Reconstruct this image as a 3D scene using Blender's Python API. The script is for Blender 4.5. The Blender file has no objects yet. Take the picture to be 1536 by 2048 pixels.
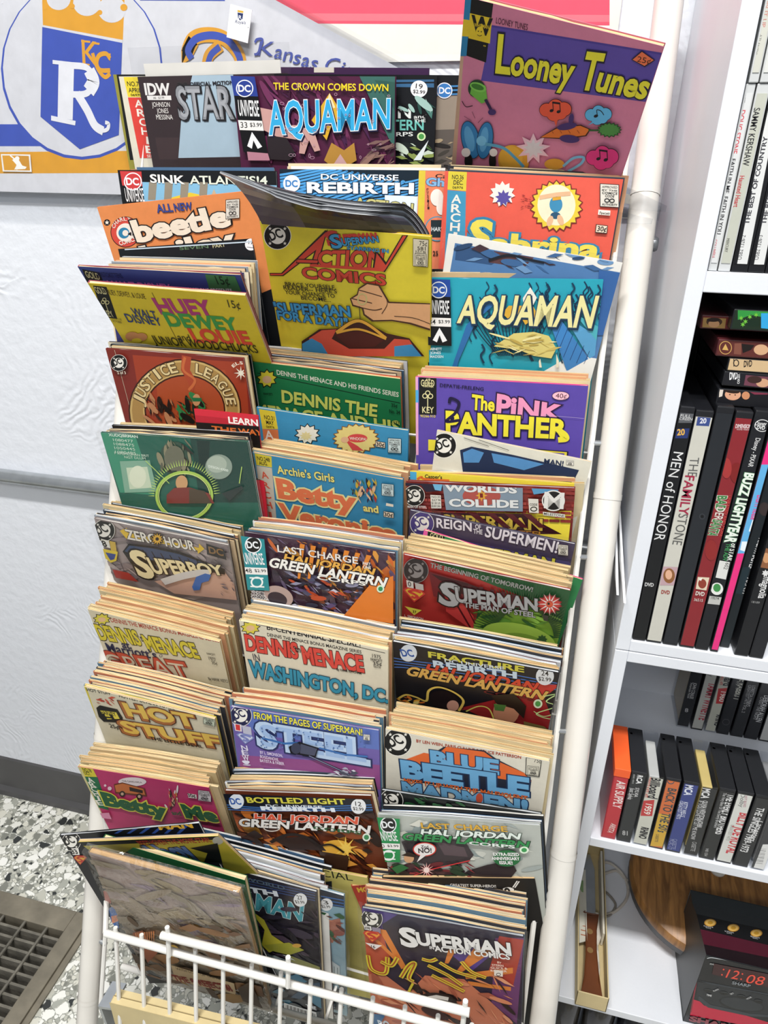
import bpy, math, random
from mathutils import Vector, Matrix
from mathutils.geometry import tessellate_polygon
random.seed(11)

# ------------------------------------------------------------------ camera, light, exposure
FPX = 1403.674
CAMZ = 1.28
RM = [[0.96944938, 0.11926896, -0.21434275], [0.24495799, -0.4251892, 0.87132642], [0.01278597, -0.89721183, -0.44141529]]
scn = bpy.context.scene
COL = scn.collection
cam_d = bpy.data.cameras.new('camera')
cam_d.sensor_fit = 'VERTICAL'
cam_d.sensor_height = 36.0
cam_d.lens = FPX / 2048 * 36.0
cam_d.clip_start = 0.01
cam = bpy.data.objects.new('camera', cam_d)
COL.objects.link(cam)
_m = Matrix.Identity(4)
for i in range(3):
    _m[i][0] = RM[i][0]
    _m[i][1] = -RM[i][1]
    _m[i][2] = -RM[i][2]
_m[2][3] = CAMZ
cam.matrix_world = _m
scn.camera = cam

scn.view_settings.view_transform = 'Standard'
scn.view_settings.look = 'None'
scn.view_settings.gamma = 1.0
scn.view_settings.use_curve_mapping = False
scn.view_settings.exposure = -0.22

world = bpy.data.worlds.new('room_light')
world.use_nodes = True
scn.world = world
bg = world.node_tree.nodes['Background']
bg.inputs[0].default_value = (0.93, 0.96, 1.0, 1)
bg.inputs[1].default_value = 0.42

def area(name, loc, size_x, size_y, power, rot=(0, 0, 0), color=(1, 1, 1)):
    l = bpy.data.lights.new(name, 'AREA')
    l.shape = 'RECTANGLE'
    l.size = size_x
    l.size_y = size_y
    l.energy = power
    l.color = color
    o = bpy.data.objects.new(name, l)
    o.location = loc
    o.rotation_euler = rot
    COL.objects.link(o)
    return o
# fluorescent ceiling fixtures of the shop: one above the rack's aisle, one further back
area('ceiling_fluorescent', (-0.15, -0.35, 3.1), 1.25, 0.14, 98, (math.radians(14), 0, 0), (1.0, 0.985, 0.96))
area('ceiling_fluorescent', (-0.4, -2.2, 3.1), 1.25, 0.6, 34, (math.radians(38), 0, 0), (0.97, 0.985, 1.0))

# ------------------------------------------------------------------ helpers
def ray(u, v):
    d = (u - 768.0, v - 1024.0, FPX)
    return Vector((sum(RM[0][i] * d[i] for i in range(3)), sum(RM[1][i] * d[i] for i in range(3)), sum(RM[2][i] * d[i] for i in range(3))))
CAM = Vector((0, 0, CAMZ))
def onY(u, v, y):
    d = ray(u, v); return CAM + d * (y / d.y)
def onX(u, v, x):
    d = ray(u, v); return CAM + d * (x / d.x)
def onZ(u, v, z):
    d = ray(u, v); return CAM + d * ((z - CAMZ) / d.z)
def proj(p):
    q = Vector(p) - CAM
    c = [RM[0][i] * q.x + RM[1][i] * q.y + RM[2][i] * q.z for i in range(3)]
    return (FPX * c[0] / c[2] + 768, FPX * c[1] / c[2] + 1024)
def lin(h):
    h = h.lstrip('#')
    if len(h) == 3: h = ''.join(c * 2 for c in h)
    out = []
    for i in (0, 2, 4):
        c = int(h[i:i + 2], 16) / 255
        out.append(c / 12.92 if c <= 0.04045 else ((c + 0.055) / 1.055) ** 2.4)
    return (out[0], out[1], out[2], 1.0)

MATS = {}
def nmat(name):
    m = bpy.data.materials.new(name)
    m.use_nodes = True
    nt = m.node_tree
    return m, nt, nt.nodes['Principled BSDF'], nt.nodes.new, nt.links.new
def mat(name, hexcol, rough=0.5, metal=0.0, noise=0.06, nscale=30, bump=0.0, bscale=200, trans=0.0, coat=0.0, spec=0.5):
    if name in MATS: return MATS[name]
    m, nt, b, N, L = nmat(name)
    c = lin(hexcol)
    tc = N('ShaderNodeTexCoord')
    n = N('ShaderNodeTexNoise'); n.inputs['Scale'].default_value = nscale; n.inputs['Detail'].default_value = 5
    L(tc.outputs['Object'], n.inputs['Vector'])
    r = N('ShaderNodeMapRange'); r.inputs[1].default_value = 0.3; r.inputs[2].default_value = 0.7
    r.inputs[3].default_value = 1 - noise; r.inputs[4].default_value = 1 + noise
    L(n.outputs['Fac'], r.inputs[0])
    x = N('ShaderNodeVectorMath'); x.operation = 'SCALE'; x.inputs[0].default_value = c[:3]
    L(r.outputs[0], x.inputs['Scale']); L(x.outputs[0], b.inputs['Base Color'])
    b.inputs['Roughness'].default_value = rough; b.inputs['Metallic'].default_value = metal
    b.inputs['Transmission Weight'].default_value = trans; b.inputs['Coat Weight'].default_value = coat
    b.inputs['Specular IOR Level'].default_value = spec
    if bump:
        n2 = N('ShaderNodeTexNoise'); n2.inputs['Scale'].default_value = bscale; n2.inputs['Detail'].default_value = 3
        L(tc.outputs['Object'], n2.inputs['Vector'])
        bp = N('ShaderNodeBump'); bp.inputs['Strength'].default_value = bump; bp.inputs['Distance'].default_value = 0.002
        L(n2.outputs['Fac'], bp.inputs['Height']); L(bp.outputs[0], b.inputs['Normal'])
    MATS[name] = m
    return m
def ink(name, rough, coat=0.0, grain=0.05):
    m, nt, b, N, L = nmat(name)
    a = N('ShaderNodeAttribute'); a.attribute_name = 'col'
    tc = N('ShaderNodeTexCoord')
    n = N('ShaderNodeTexNoise'); n.inputs['Scale'].default_value = 45; n.inputs['Detail'].default_value = 8; n.inputs['Roughness'].default_value = 0.7
    L(tc.outputs['Object'], n.inputs['Vector'])
    r = N('ShaderNodeMapRange'); r.inputs[1].default_value = 0.3; r.inputs[2].default_value = 0.7
    r.inputs[3].default_value = 1 - grain; r.inputs[4].default_value = 1 + grain
    L(n.outputs['Fac'], r.inputs[0])
    x = N('ShaderNodeVectorMath'); x.operation = 'SCALE'
    L(a.outputs['Color'], x.inputs[0]); L(r.outputs[0], x.inputs['Scale']); L(x.outputs[0], b.inputs['Base Color'])
    b.inputs['Roughness'].default_value = rough; b.inputs['Coat Weight'].default_value = coat
    b.inputs['Coat Roughness'].default_value = 0.15; b.inputs['Specular IOR Level'].default_value = 0.35
    return m
INK = {'old': ink('matte_printed_cover', 0.55, 0.0, 0.07), 'new': ink('glossy_printed_cover', 0.38, 0.05, 0.04), 'gloss': ink('laminated_print', 0.25, 0.2, 0.03)}
def clear_plastic(name, tint, alpha, rough=0.08, bump=0.15):
    # thin clear film: mostly see-through, with a gloss that grows at grazing angles
    m = bpy.data.materials.new(name); m.use_nodes = True
    nt = m.node_tree; nt.nodes.clear(); N = nt.nodes.new; L = nt.links.new
    t = N('ShaderNodeBsdfTransparent'); t.inputs[0].default_value = tint
    g = N('ShaderNodeBsdfGlossy'); g.inputs['Roughness'].default_value = rough
    n = N('ShaderNodeTexNoise'); n.inputs['Scale'].default_value = 18; n.inputs['Detail'].default_value = 4; n.inputs['Distortion'].default_value = 1.2
    tc = N('ShaderNodeTexCoord'); L(tc.outputs['Object'], n.inputs['Vector'])
    bp = N('ShaderNodeBump'); bp.inputs['Strength'].default_value = bump; bp.inputs['Distance'].default_value = 0.01
    L(n.outputs['Fac'], bp.inputs['Height']); L(bp.outputs[0], g.inputs['Normal'])
    lw = N('ShaderNodeLayerWeight'); lw.inputs[0].default_value = 0.12; L(bp.outputs[0], lw.inputs[1])
    ad = N('ShaderNodeMath'); ad.operation = 'MULTIPLY_ADD'; ad.inputs[1].default_value = 0.22; ad.inputs[2].default_value = alpha; L(lw.outputs['Facing'], ad.inputs[0])
    ad.use_clamp = True
    mx = N('ShaderNodeMixShader'); L(ad.outputs[0], mx.inputs[0]); L(t.outputs[0], mx.inputs[1]); L(g.outputs[0], mx.inputs[2])
    o = N('ShaderNodeOutputMaterial'); L(mx.outputs[0], o.inputs[0])
    return m
SLEEVE = clear_plastic('polypropylene_sleeve', (0.985, 0.985, 0.985, 1), 0.02, 0.16, 0.3)
CELLO_M = clear_plastic('wrinkled_cellophane', (0.97, 0.97, 0.965, 1), 0.1, 0.1, 1.0)
CLEAR = clear_plastic('clear_styrene', (0.93, 0.94, 0.955, 1), 0.06, 0.08, 0.05)

class MB:
    def __init__(s): s.v = []; s.f = []; s.c = []; s.m = []
    def add(s, vs, fs, col=None, mi=0):
        k = len(s.v); s.v.extend(tuple(v) for v in vs)
        for f in fs: s.f.append(tuple(i + k for i in f)); s.c.append(col); s.m.append(mi)
    def box(s, a, b, col=None, mi=0):
        x0, y0, z0 = a; x1, y1, z1 = b
        s.add([(x0, y0, z0), (x1, y0, z0), (x1, y1, z0), (x0, y1, z0), (x0, y0, z1), (x1, y0, z1), (x1, y1, z1), (x0, y1, z1)],
              [(0, 3, 2, 1), (4, 5, 6, 7), (0, 1, 5, 4), (1, 2, 6, 5), (2, 3, 7, 6), (3, 0, 4, 7)], col, mi)
    def tube(s, pts, r, seg=10, col=None, mi=0, caps=True, closed=False):
        P = [Vector(p) for p in pts]; n = len(P); rings = []
        up = Vector((0.31, 0.17, 0.93))
        for i, p in enumerate(P):
            if closed: t = P[(i + 1) % n] - P[i - 1]
            else: t = P[min(i + 1, n - 1)] - P[max(i - 1, 0)]
            t.normalize()
            a = up.cross(t)
            if a.length < 1e-4: a = Vector((1, 0, 0)).cross(t)
            a.normalize(); b = t.cross(a); up = b if closed is False else up
            rr = r[i] if isinstance(r, (list, tuple)) else r
            rings.append([p + (a * math.cos(2 * math.pi * k / seg) + b * math.sin(2 * math.pi * k / seg)) * rr for k in range(seg)])
        vs = [v for g in rings for v in g]; fs = []
        for i in range(n if closed else n - 1):
            j = (i + 1) % n
            for k in range(seg):
                fs.append((i * seg + k, i * seg + (k + 1) % seg, j * seg + (k + 1) % seg, j * seg + k))
        if caps and not closed:
            fs.append(tuple(range(seg))[::-1]); fs.append(tuple((n - 1) * seg + k for k in range(seg)))
        s.add(vs, fs, col, mi)
    def prism(s, poly, d, col=None, mi=0):
        # poly: 3-D points of a planar outline; d: extrusion vector
        P = [Vector(p) for p in poly]; n = len(P); d = Vector(d)
        tri = tessellate_polygon([P])
        s.add(P + [p + d for p in P], [tuple(t) for t in tri] + [tuple(i + n for i in t)[::-1] for t in tri] + [(i, (i + 1) % n, (i + 1) % n + n, i + n) for i in range(n)], col, mi)
    def lathe(s, prof, c, seg=32, col=None, mi=0, axis='z'):
        vs = []
        for r, h in prof:
            for k in range(seg):
                a = 2 * math.pi * k / seg
                x, y = r * math.cos(a), r * math.sin(a)
                vs.append(Vector(c) + (Vector((x, y, h)) if axis == 'z' else Vector((x, h, y)) if axis == 'y' else Vector((h, x, y))))
        fs = []
        for i in range(len(prof) - 1):
            for k in range(seg): fs.append((i * seg + k, i * seg + (k + 1) % seg, (i + 1) * seg + (k + 1) % seg, (i + 1) * seg + k))
        fs.append(tuple(range(seg))[::-1]); fs.append(tuple((len(prof) - 1) * seg + k for k in range(seg)))
        s.add(vs, fs, col, mi)
    def mesh(s, name, mats, smooth=False):
        me = bpy.data.meshes.new(name); me.from_pydata(s.v, [], s.f)
        for m in (mats if isinstance(mats, (list, tuple)) else [mats]): me.materials.append(m)
        if any(s.m): me.polygons.foreach_set('material_index', s.m)
        if any(c is not None for c in s.c):
            at = me.color_attributes.new('col', 'FLOAT_COLOR', 'CORNER')
            buf = []
            for f, c in zip(s.f, s.c): buf.extend((c or (0.8, 0.8, 0.8, 1)) * len(f))
            at.data.foreach_set('color', buf)
        me.update()
        if smooth:
            me.polygons.foreach_set('use_smooth', [True] * len(me.polygons))
            me.set_sharp_from_angle(angle=math.radians(40))
        return me
    def build(s, name, mats, parent=None, loc=None, smooth=False, bevel=0, mw=None):
        o = bpy.data.objects.new(name, s.mesh(name, mats, smooth)); COL.objects.link(o)
        if parent: o.parent = parent
        if loc is not None: o.location = loc
        if mw is not None: o.matrix_world = mw
        if bevel:
            b = o.modifiers.new('bevel', 'BEVEL'); b.width = bevel; b.segments = 2; b.limit_method = 'ANGLE'
        return o
def tag(o, label, cat, group=None):
    o['label'] = label; o['category'] = cat
    if group: o['group'] = group
    return o
def thing(name, label, cat, mw=None, group=None, loc=None):
    o = bpy.data.objects.new(name, None); COL.objects.link(o); o.empty_display_size = 0.05
    if mw is not None: o.matrix_world = mw
    if loc is not None: o.location = loc
    return tag(o, label, cat, group)
def struct(o):
    o['kind'] = 'structure'; return o

# ------------------------------------------------------------------ printed faces
TXT = {}
def text_geo(s, off):
    k = (s, round(off, 3))
    if k in TXT: return TXT[k]
    cu = bpy.data.curves.new('lettering', 'FONT'); cu.body = s; cu.offset = off; cu.resolution_u = 3
    ob = bpy.data.objects.new('lettering', cu)
    me = ob.to_mesh()
    vs = [(v.co.x, v.co.y) for v in me.vertices]; fs = [tuple(p.vertices) for p in me.polygons]
    ob.to_mesh_clear(); bpy.data.objects.remove(ob); bpy.data.curves.remove(cu)
    par = list(range(len(vs)))
    def root(i):
        while par[i] != i: par[i] = par[par[i]]; i = par[i]
        return i
    for f in fs:
        for j in f[1:]: par[root(j)] = root(f[0])
    x0 = {}
    for i, v in enumerate(vs): r = root(i); x0[r] = min(x0.get(r, 9e9), v[0])
    rank = {r: i % 2 for i, r in enumerate(sorted(x0, key=x0.get))}
    TXT[k] = (vs, fs, [rank[root(f[0])] for f in fs])
    return TXT[k]
CAPH = max(v[1] for v in text_geo('H', 0)[0])

def clip(poly, x0, x1, z0, z1):
    for ax, lim, sg in ((0, x0, 1), (0, x1, -1), (1, z0, 1), (1, z1, -1)):
        out = []
        for i, p in enumerate(poly):
            q = poly[i - 1]
            dp = (p[ax] - lim) * sg; dq = (q[ax] - lim) * sg
            if (dp >= 0) != (dq >= 0):
                t = dq / (dq - dp); out.append((q[0] + (p[0] - q[0]) * t, q[1] + (p[1] - q[1]) * t))
            if dp >= 0: out.append(p)
        poly = out
        if len(poly) < 3: return []
    return poly

class Face:
    """a printed rectangle in space: P0 its top left corner, ex along its top, dn down its side; art is laid in the face's own x (right) and z (up from its foot)"""
    def __init__(s, P0, ex, dn, W, H, view=(0, 0, 1)):
        s.P0 = Vector(P0); s.ex = Vector(ex).normalized(); dn = Vector(dn); s.dn = (dn - s.ex * dn.dot(s.ex)).normalized()
        s.n = s.dn.cross(s.ex); s.W = W; s.H = H; s.view = view; s.tris = []; s.k = 0
        s.lay = 0.00003
        if s.n.dot(s.P0 - CAM) > 0: s.n = -s.n
        O = s.P0 + s.ex * (W / 2) + s.dn * H
        m = Matrix.Identity(4)
        for i in range(3):
            m[i][0] = s.ex[i]; m[i][1] = -s.n[i]; m[i][2] = -s.dn[i]; m[i][3] = O[i]
        s.mw = m
    def at(s, x, y):
        u = x / s.view[2] + s.view[0]; v = y / s.view[2] + s.view[1]
        d = ray(u, v); den = d.dot(s.n)
        p = CAM + d * ((s.P0 - CAM).dot(s.n) / den) - s.P0
        return (p.dot(s.ex) - s.W / 2, s.H - p.dot(s.dn))
    def uv(s, a, b):
        return (a * s.W - s.W / 2, s.H - b * s.W)
    def fill(s, pts, col):
        s.k += 1; c = lin(col)
        if len(pts) == 3: T = [pts]
        else: T = [[pts[i] for i in t] for t in tessellate_polygon([[Vector((p[0], p[1], 0)) for p in pts]])]
        for t in T:
            q = clip(t, -s.W / 2, s.W / 2, 0, s.H)
            if q: s.tris.append((q, c, s.k))
    def many(s, polys, col):
        s.k += 1; c = lin(col)
        for t in polys:
            q = clip(t, -s.W / 2, s.W / 2, 0, s.H)
            if q: s.tris.append((q, c, s.k))
    def poly(s, col, *xy):
        s.fill([s.at(*p) for p in xy], col)
    def bar(s, col, u0, v0, u1, v1):     # rectangle in face units (widths)
        s.fill([s.uv(u0, v0), s.uv(u1, v0), s.uv(u1, v1), s.uv(u0, v1)], col)
    def ell(s, col, cx, cy, rx, ry=None, rot=0, a0=0, a1=360, n=28):
        ry = rx if ry is None else ry; r = math.radians(rot)
        pts = []
        for i in range(n):
            a = math.radians(a0 + (a1 - a0) * i / (n - 1 if a1 - a0 < 360 else n))
            x, y = rx * math.cos(a), ry * math.sin(a)
            pts.append(s.at(cx + x * math.cos(r) - y * math.sin(r), cy + x * math.sin(r) + y * math.cos(r)))
        s.fill(pts, col)
    def ring(s, col, cx, cy, rx, ry, w):
        n = 36; q = []
        for i in range(n):
            a, b = 2 * math.pi * i / n, 2 * math.pi * (i + 1) / n
            q.append([s.at(cx + rx * math.cos(a), cy + ry * math.sin(a)), s.at(cx + rx * math.cos(b), cy + ry * math.sin(b)),
                      s.at(cx + (rx - w) * math.cos(b), cy + (ry - w) * math.sin(b)), s.at(cx + (rx - w) * math.cos(a), cy + (ry - w) * math.sin(a))])
        s.many(q, col)
    def star(s, col, cx, cy, r, n=5, inner=0.4, ry=None, jit=0):
        ry = ry or r; pts = []
        for i in range(2 * n):
            a = -math.pi / 2 + math.pi * i / n; f = (1 if i % 2 == 0 else inner) * (1 + jit * math.sin(i * 2.3 + cx))
            pts.append(s.at(cx + r * f * math.cos(a), cy + ry * f * math.sin(a)))
        s.fill(pts, col)
    def line(s, col, w, *xy):
        P = [Vector(s.at(*p)) for p in xy]; w = w / s.view[2] * s.pxm(*xy[0]) / 2
        P = [p for i, p in enumerate(P) if i == 0 or (p - P[i - 1]).length > 1e-6]
        if len(P) < 2: return
        n = len(P); L_, R_ = [], []
        for i, p in enumerate(P):
            d0 = (P[i] - P[i - 1]).normalized() if i else (P[1] - P[0]).normalized()
            d1 = (P[i + 1] - P[i]).normalized() if i < n - 1 else d0
            t = d0 + d1
            t = t.normalized() if t.length > 1e-3 else d0
            m = Vector((-t.y, t.x)); k = w / max(0.55, abs(m.dot(Vector((-d0.y, d0.x)))))
            q = p - t * w * 0.3 if i == 0 else p + t * w * 0.3 if i == n - 1 else p
            L_.append(tuple(q + m * k)); R_.append(tuple(q - m * k))
        s.many([[L_[i], L_[i + 1], R_[i + 1], R_[i]] for i in range(n - 1)], col)
    def curve(s, col, w, *xy):
        P = [Vector(p) for p in xy]; out = []
        P = [P[0]] + P + [P[-1]]
        for i in range(1, len(P) - 2):
            for k in range(8):
                t = k / 8
                out.append(tuple(0.5 * ((2 * P[i]) + (P[i + 1] - P[i - 1]) * t + (2 * P[i - 1] - 5 * P[i] + 4 * P[i + 1] - P[i + 2]) * t * t + (3 * P[i] - P[i - 1] - 3 * P[i + 1] + P[i + 2]) * t ** 3)))
        out.append(tuple(P[-1]))
        s.line(col, w, *out)
    def pxm(s, x, y):                     # metres on the face per picture pixel, across
        a = Vector(s.at(x, y)); b = Vector(s.at(x + 10 * s.view[2], y)); return (b - a).length / 10
    def text(s, t, x0, y0, x1, y1, h, col, b=0.012, ol=None, ow=0.05, sh=0.0, h2=None, arc=0.0, drop=None, a2=0.0):
        base = text_geo(t, 0)[0]; xs = [p[0] for p in base]; xa, xb = min(xs), max(xs)
        A = Vector(s.at(x0, y0)); B = Vector(s.at(x1, y1)); bl = B - A
        up = Vector((-bl.y, bl.x)).normalized()
        def hh(x, y, q):
            p = Vector(s.at(x, y)); r = Vector(s.at(x, y - q)); return (r - p).length
        H0 = hh(x0, y0, h) / CAPH; H1 = hh(x1, y1, h if h2 is None else h2) / CAPH
        def put(vs, fs, pr, c, dx=0, dy=0):
            W = []
            for px, py in vs:
                q = (px - xa) / (xb - xa); hq = H0 + (H1 - H0) * q
                pt = A + bl * q + up * (py * hq + arc * H0 * 4 * q * (1 - q) + a2 * H0 * math.sin(q * 2 * math.pi)) + bl.normalized() * (sh * py * hq + dx * H0) - up * (dy * H0)
                W.append((pt.x, pt.y))
            for par in (0, 1):
                g = [[W[i] for i in f] for f, p_ in zip(fs, pr) if p_ == par]
                if g: s.many(g, c)
        b *= 0.65; ow *= 0.75
        if drop: put(*text_geo(t, b + (ow if ol else 0)), drop[0], drop[1], drop[2])
        if ol: put(*text_geo(t, b + ow), ol)
        put(*text_geo(t, b), col)
    def arctext(s, t, cx, cy, rx, ry, a0, a1, h, col, b=0.012, ol=None, ow=0.04, inward=False):
        n = len(t)
        for i, ch in enumerate(t):
            if ch == ' ': continue
            a = math.radians(a0 + (a1 - a0) * (i + 0.5) / n); da = math.radians((a1 - a0) / n) * (0.14 if ch == 'I' else 0.42)
            p = [(cx + rx * math.cos(q), cy + ry * math.sin(q)) for q in (a - da, a + da)]
            s.text(ch, p[0][0], p[0][1], p[1][0], p[1][1], h, col, b, ol, ow)
    def vtext(s, t, x0, y0, x1, y1, w, h, col, b=0.015, ol=None):
        n = len(t)                        # letters stacked one under the other
        for i, ch in enumerate(t):
            if ch == ' ': continue
            q = (i + 0.5) / n; x = x0 + (x1 - x0) * q; y = y0 + (y1 - y0) * q
            ww = w * (0.3 if ch == 'I' else 1)
            s.text(ch, x - ww / 2, y + h / 2, x + ww / 2, y + h / 2 + 0.06 * w, h, col, b, ol)
    # --- marks that recur
    def bullet(s, cx, cy, r, bgc='#141414', fg='#e8e4da'):
        s.ell(fg, cx, cy, r * 1.05); s.ell(bgc, cx, cy, r); s.ell(fg, cx, cy, r * 0.62); s.ell(bgc, cx, cy, r * 0.5) if False else None
        s.text('DC', cx - r * 0.46, cy + r * 0.36, cx + r * 0.46, cy + r * 0.05, r * 0.62, bgc, 0.05)
        for q in range(4):
            a = math.radians(45 + 90 * q); s.star(fg, cx + r * 0.8 * math.cos(a), cy + r * 0.8 * math.sin(a), r * 0.15)
    def dcnew(s, cx, cy, r, bgc='#2456a8', fg='#eef0f2', ring=True):
        if ring: s.ell(fg, cx, cy, r); s.ell(bgc, cx, cy, r * 0.88)
        else: s.ell(fg, cx, cy, r)
        s.text('DC', cx - r * 0.68, cy + r * 0.36, cx + r * 0.68, cy + r * 0.4, r * 0.75, fg if ring else bgc, 0.05)
    def universe(s, x, y, w, h, top, cx, logo, num, price, art='A', mid='#0f0f12'):
        # column of a modern cover: logo, curved word, number box, emblem
        def q(a, b): return (x + a * w + cx * b * h, y + b * h + 0.035 * a * w)
        s.poly(mid, q(0, 0), q(1, 0), q(1, 1), q(0, 1))
        s.poly(top, q(0, 0), q(1, 0), q(1, .40 if art != 'A' else .26), q(0, .40 if art != 'A' else .26))
        c = q(.5, .16); s.dcnew(c[0], c[1], w * .36, logo)
        a, b = q(.08, .52), q(.92, .52); s.text('UNIVERSE', a[0], a[1], b[0], b[1], h * .2, '#eeeeee', 0.02)
        s.poly('#ece9e4', q(0, .58), q(1, .58), q(1, .71), q(0, .71))
        a, b = q(.06, .68), q(.34, .68); s.text(num, a[0], a[1], b[0], b[1], h * .075, '#222', 0.004)
        a, b = q(.46, .66), q(.95, .66); s.text(price, a[0], a[1], b[0], b[1], h * .05, '#222', 0.01)
        if art == 'A':
            s.poly('#efefef', q(.5, .73), q(.82, .92), q(.62, .95), q(.5, .84), q(.38, .95), q(.2, .92))
        else:
            s.poly(top, q(0, .71), q(1, .71), q(1, 1), q(0, 1))
            c = q(.5, .85); s.ring('#eef2ee', c[0], c[1], w * .27, w * .24, w * .07); s.poly('#eef2ee', q(.2, .76), q(.8, .76), q(.8, .785), q(.2, .785)); s.poly('#eef2ee', q(.2, .92), q(.8, .92), q(.8, .945), q(.2, .945))
    def seal(s, x, y, w, h, dy=0.12, bgc='#ddd8cc'):
        def q(a, b): return (x + a * w, y + b * h + a * dy * w)
        s.poly('#1a1a1a', q(-.04, -.03), q(1.04, -.03), q(1.04, 1.03), q(-.04, 1.03)); s.poly(bgc, q(0, 0), q(1, 0), q(1, 1), q(0, 1))
        for t, b, hh in (('APPROVED', .17, .1), ('BY THE', .3, .07), ('COMICS', .44, .1), ('CODE', .57, .1), ('AUTHORITY', .95, .09)):
            m = .08 if len(t) > 5 else .25
            a, c = q(m, b), q(1 - m, b); s.text(t, a[0], a[1], c[0], c[1], h * hh, '#1a1a1a', 0.02)
        for a in (.36, .64):
            c = q(a, .72); s.ring('#222', c[0], c[1], w * .15, h * .1, w * .05)
    def goldkey(s, x, y, w, h, skx=0.2, sky=0.18, words=('GOLD', 'KEY')):
        def q(a, b): return (x + a * w + b * h * skx, y + b * h + a * w * sky)
        s.poly('#121212', q(0, 0), q(1, 0), q(1, 1), q(0, 1)); g = '#d8cf9a'
        a, b = q(.12, .24), q(.88, .24); s.text(words[0], a[0], a[1], b[0], b[1], h * .17, g, 0.02)
        for u in (.34, .5, .66):
            c = q(u, .42 if u == .5 else .5); s.ring(g, c[0], c[1], w * .15, w * .15, w * .05)
        s.line(g, w * .05, q(.5, .5), q(.5, .85))
        if len(words) > 1:
            a, b = q(.2, .95), q(.85, .95); s.text(words[1], a[0], a[1], b[0], b[1], h * .16, g, 0.02)
    def pricecircle(s, cx, cy, r, n, p, bgc='#e8e9ea', c='#222'):
        s.ell(bgc, cx, cy, r)
        s.text(n, cx - r * .4, cy - r * .1, cx + r * .4, cy, r * .55, c, 0.01); s.text(p, cx - r * .7, cy + r * .45, cx + r * .7, cy + r * .6, r * .4, c, 0.01)
    def emblem(s, cx, cy, w, h, red='#c22a28', yel='#e6c13a', dy=0.15):
        def q(a, b): return (cx + a * w, cy + b * h + a * dy * w)
        s.poly(red, q(-.5, -.25), q(-.32, -.5), q(.32, -.5), q(.5, -.25), q(0, .55))
        s.poly(yel, q(-.4, -.24), q(-.27, -.42), q(.27, -.42), q(.4, -.24), q(0, .42))
        s.curve(red, w * .13, q(.28, -.3), q(0, -.36), q(-.22, -.2), q(0, -.08), q(.14, .06), q(0, .2), q(-.1, .12))
    def put(s, mb):
        for q, c, k in s.tris:
            y = -s.lay * k
            mb.add([(p[0], y, p[1]) for p in q], [tuple(range(len(q)))], c)

# ------------------------------------------------------------------ the setting
WALL = 0.91
def stucco():
    m, nt, b, N, L = nmat('painted_swirl_plaster')
    tc = N('ShaderNodeTexCoord')
    vo = N('ShaderNodeTexVoronoi'); vo.inputs['Scale'].default_value = 3.6; vo.inputs['Randomness'].default_value = 0.9
    nz = N('ShaderNodeTexNoise'); nz.inputs['Scale'].default_value = 9; nz.inputs['Detail'].default_value = 3
    L(tc.outputs['Object'], nz.inputs['Vector'])
    mv = N('ShaderNodeMix'); mv.data_type = 'VECTOR'; mv.inputs[0].default_value = 0.07
    L(tc.outputs['Object'], mv.inputs[4]); L(nz.outputs['Color'], mv.inputs[5]); L(mv.outputs[1], vo.inputs['Vector'])
    mu = N('ShaderNodeMath'); mu.operation = 'MULTIPLY'; mu.inputs[1].default_value = 260; L(vo.outputs['Distance'], mu.inputs[0])
    sn = N('ShaderNodeMath'); sn.operation = 'SINE'; L(mu.outputs[0], sn.inputs[0])
    n2 = N('ShaderNodeTexNoise'); n2.inputs['Scale'].default_value = 7; n2.inputs['Detail'].default_value = 2; L(tc.outputs['Object'], n2.inputs['Vector'])
    r2 = N('ShaderNodeMapRange'); r2.inputs[1].default_value = 0.5; r2.inputs[2].default_value = 0.75; L(n2.outputs['Fac'], r2.inputs[0])
    m1 = N('ShaderNodeMath'); m1.operation = 'MULTIPLY'; L(sn.outputs[0], m1.inputs[0]); L(r2.outputs[0], m1.inputs[1])
    n3 = N('ShaderNodeTexNoise'); n3.inputs['Scale'].default_value = 55; n3.inputs['Detail'].default_value = 6; L(tc.outputs['Object'], n3.inputs['Vector'])
    m2 = N('ShaderNodeMath'); m2.operation = 'MULTIPLY_ADD'; m2.inputs[1].default_value = 2.2; L(n3.outputs['Fac'], m2.inputs[0]); L(m1.outputs[0], m2.inputs[2])
    bp = N('ShaderNodeBump'); bp.inputs['Strength'].default_value = 0.3; bp.inputs['Distance'].default_value = 0.0022
    L(m2.outputs[0], bp.inputs['Height']); L(bp.outputs[0], b.inputs['Normal'])
    b.inputs['Base Color'].default_value = lin('#dfe2e8'); b.inputs['Roughness'].default_value = 0.5
    return m
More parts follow.
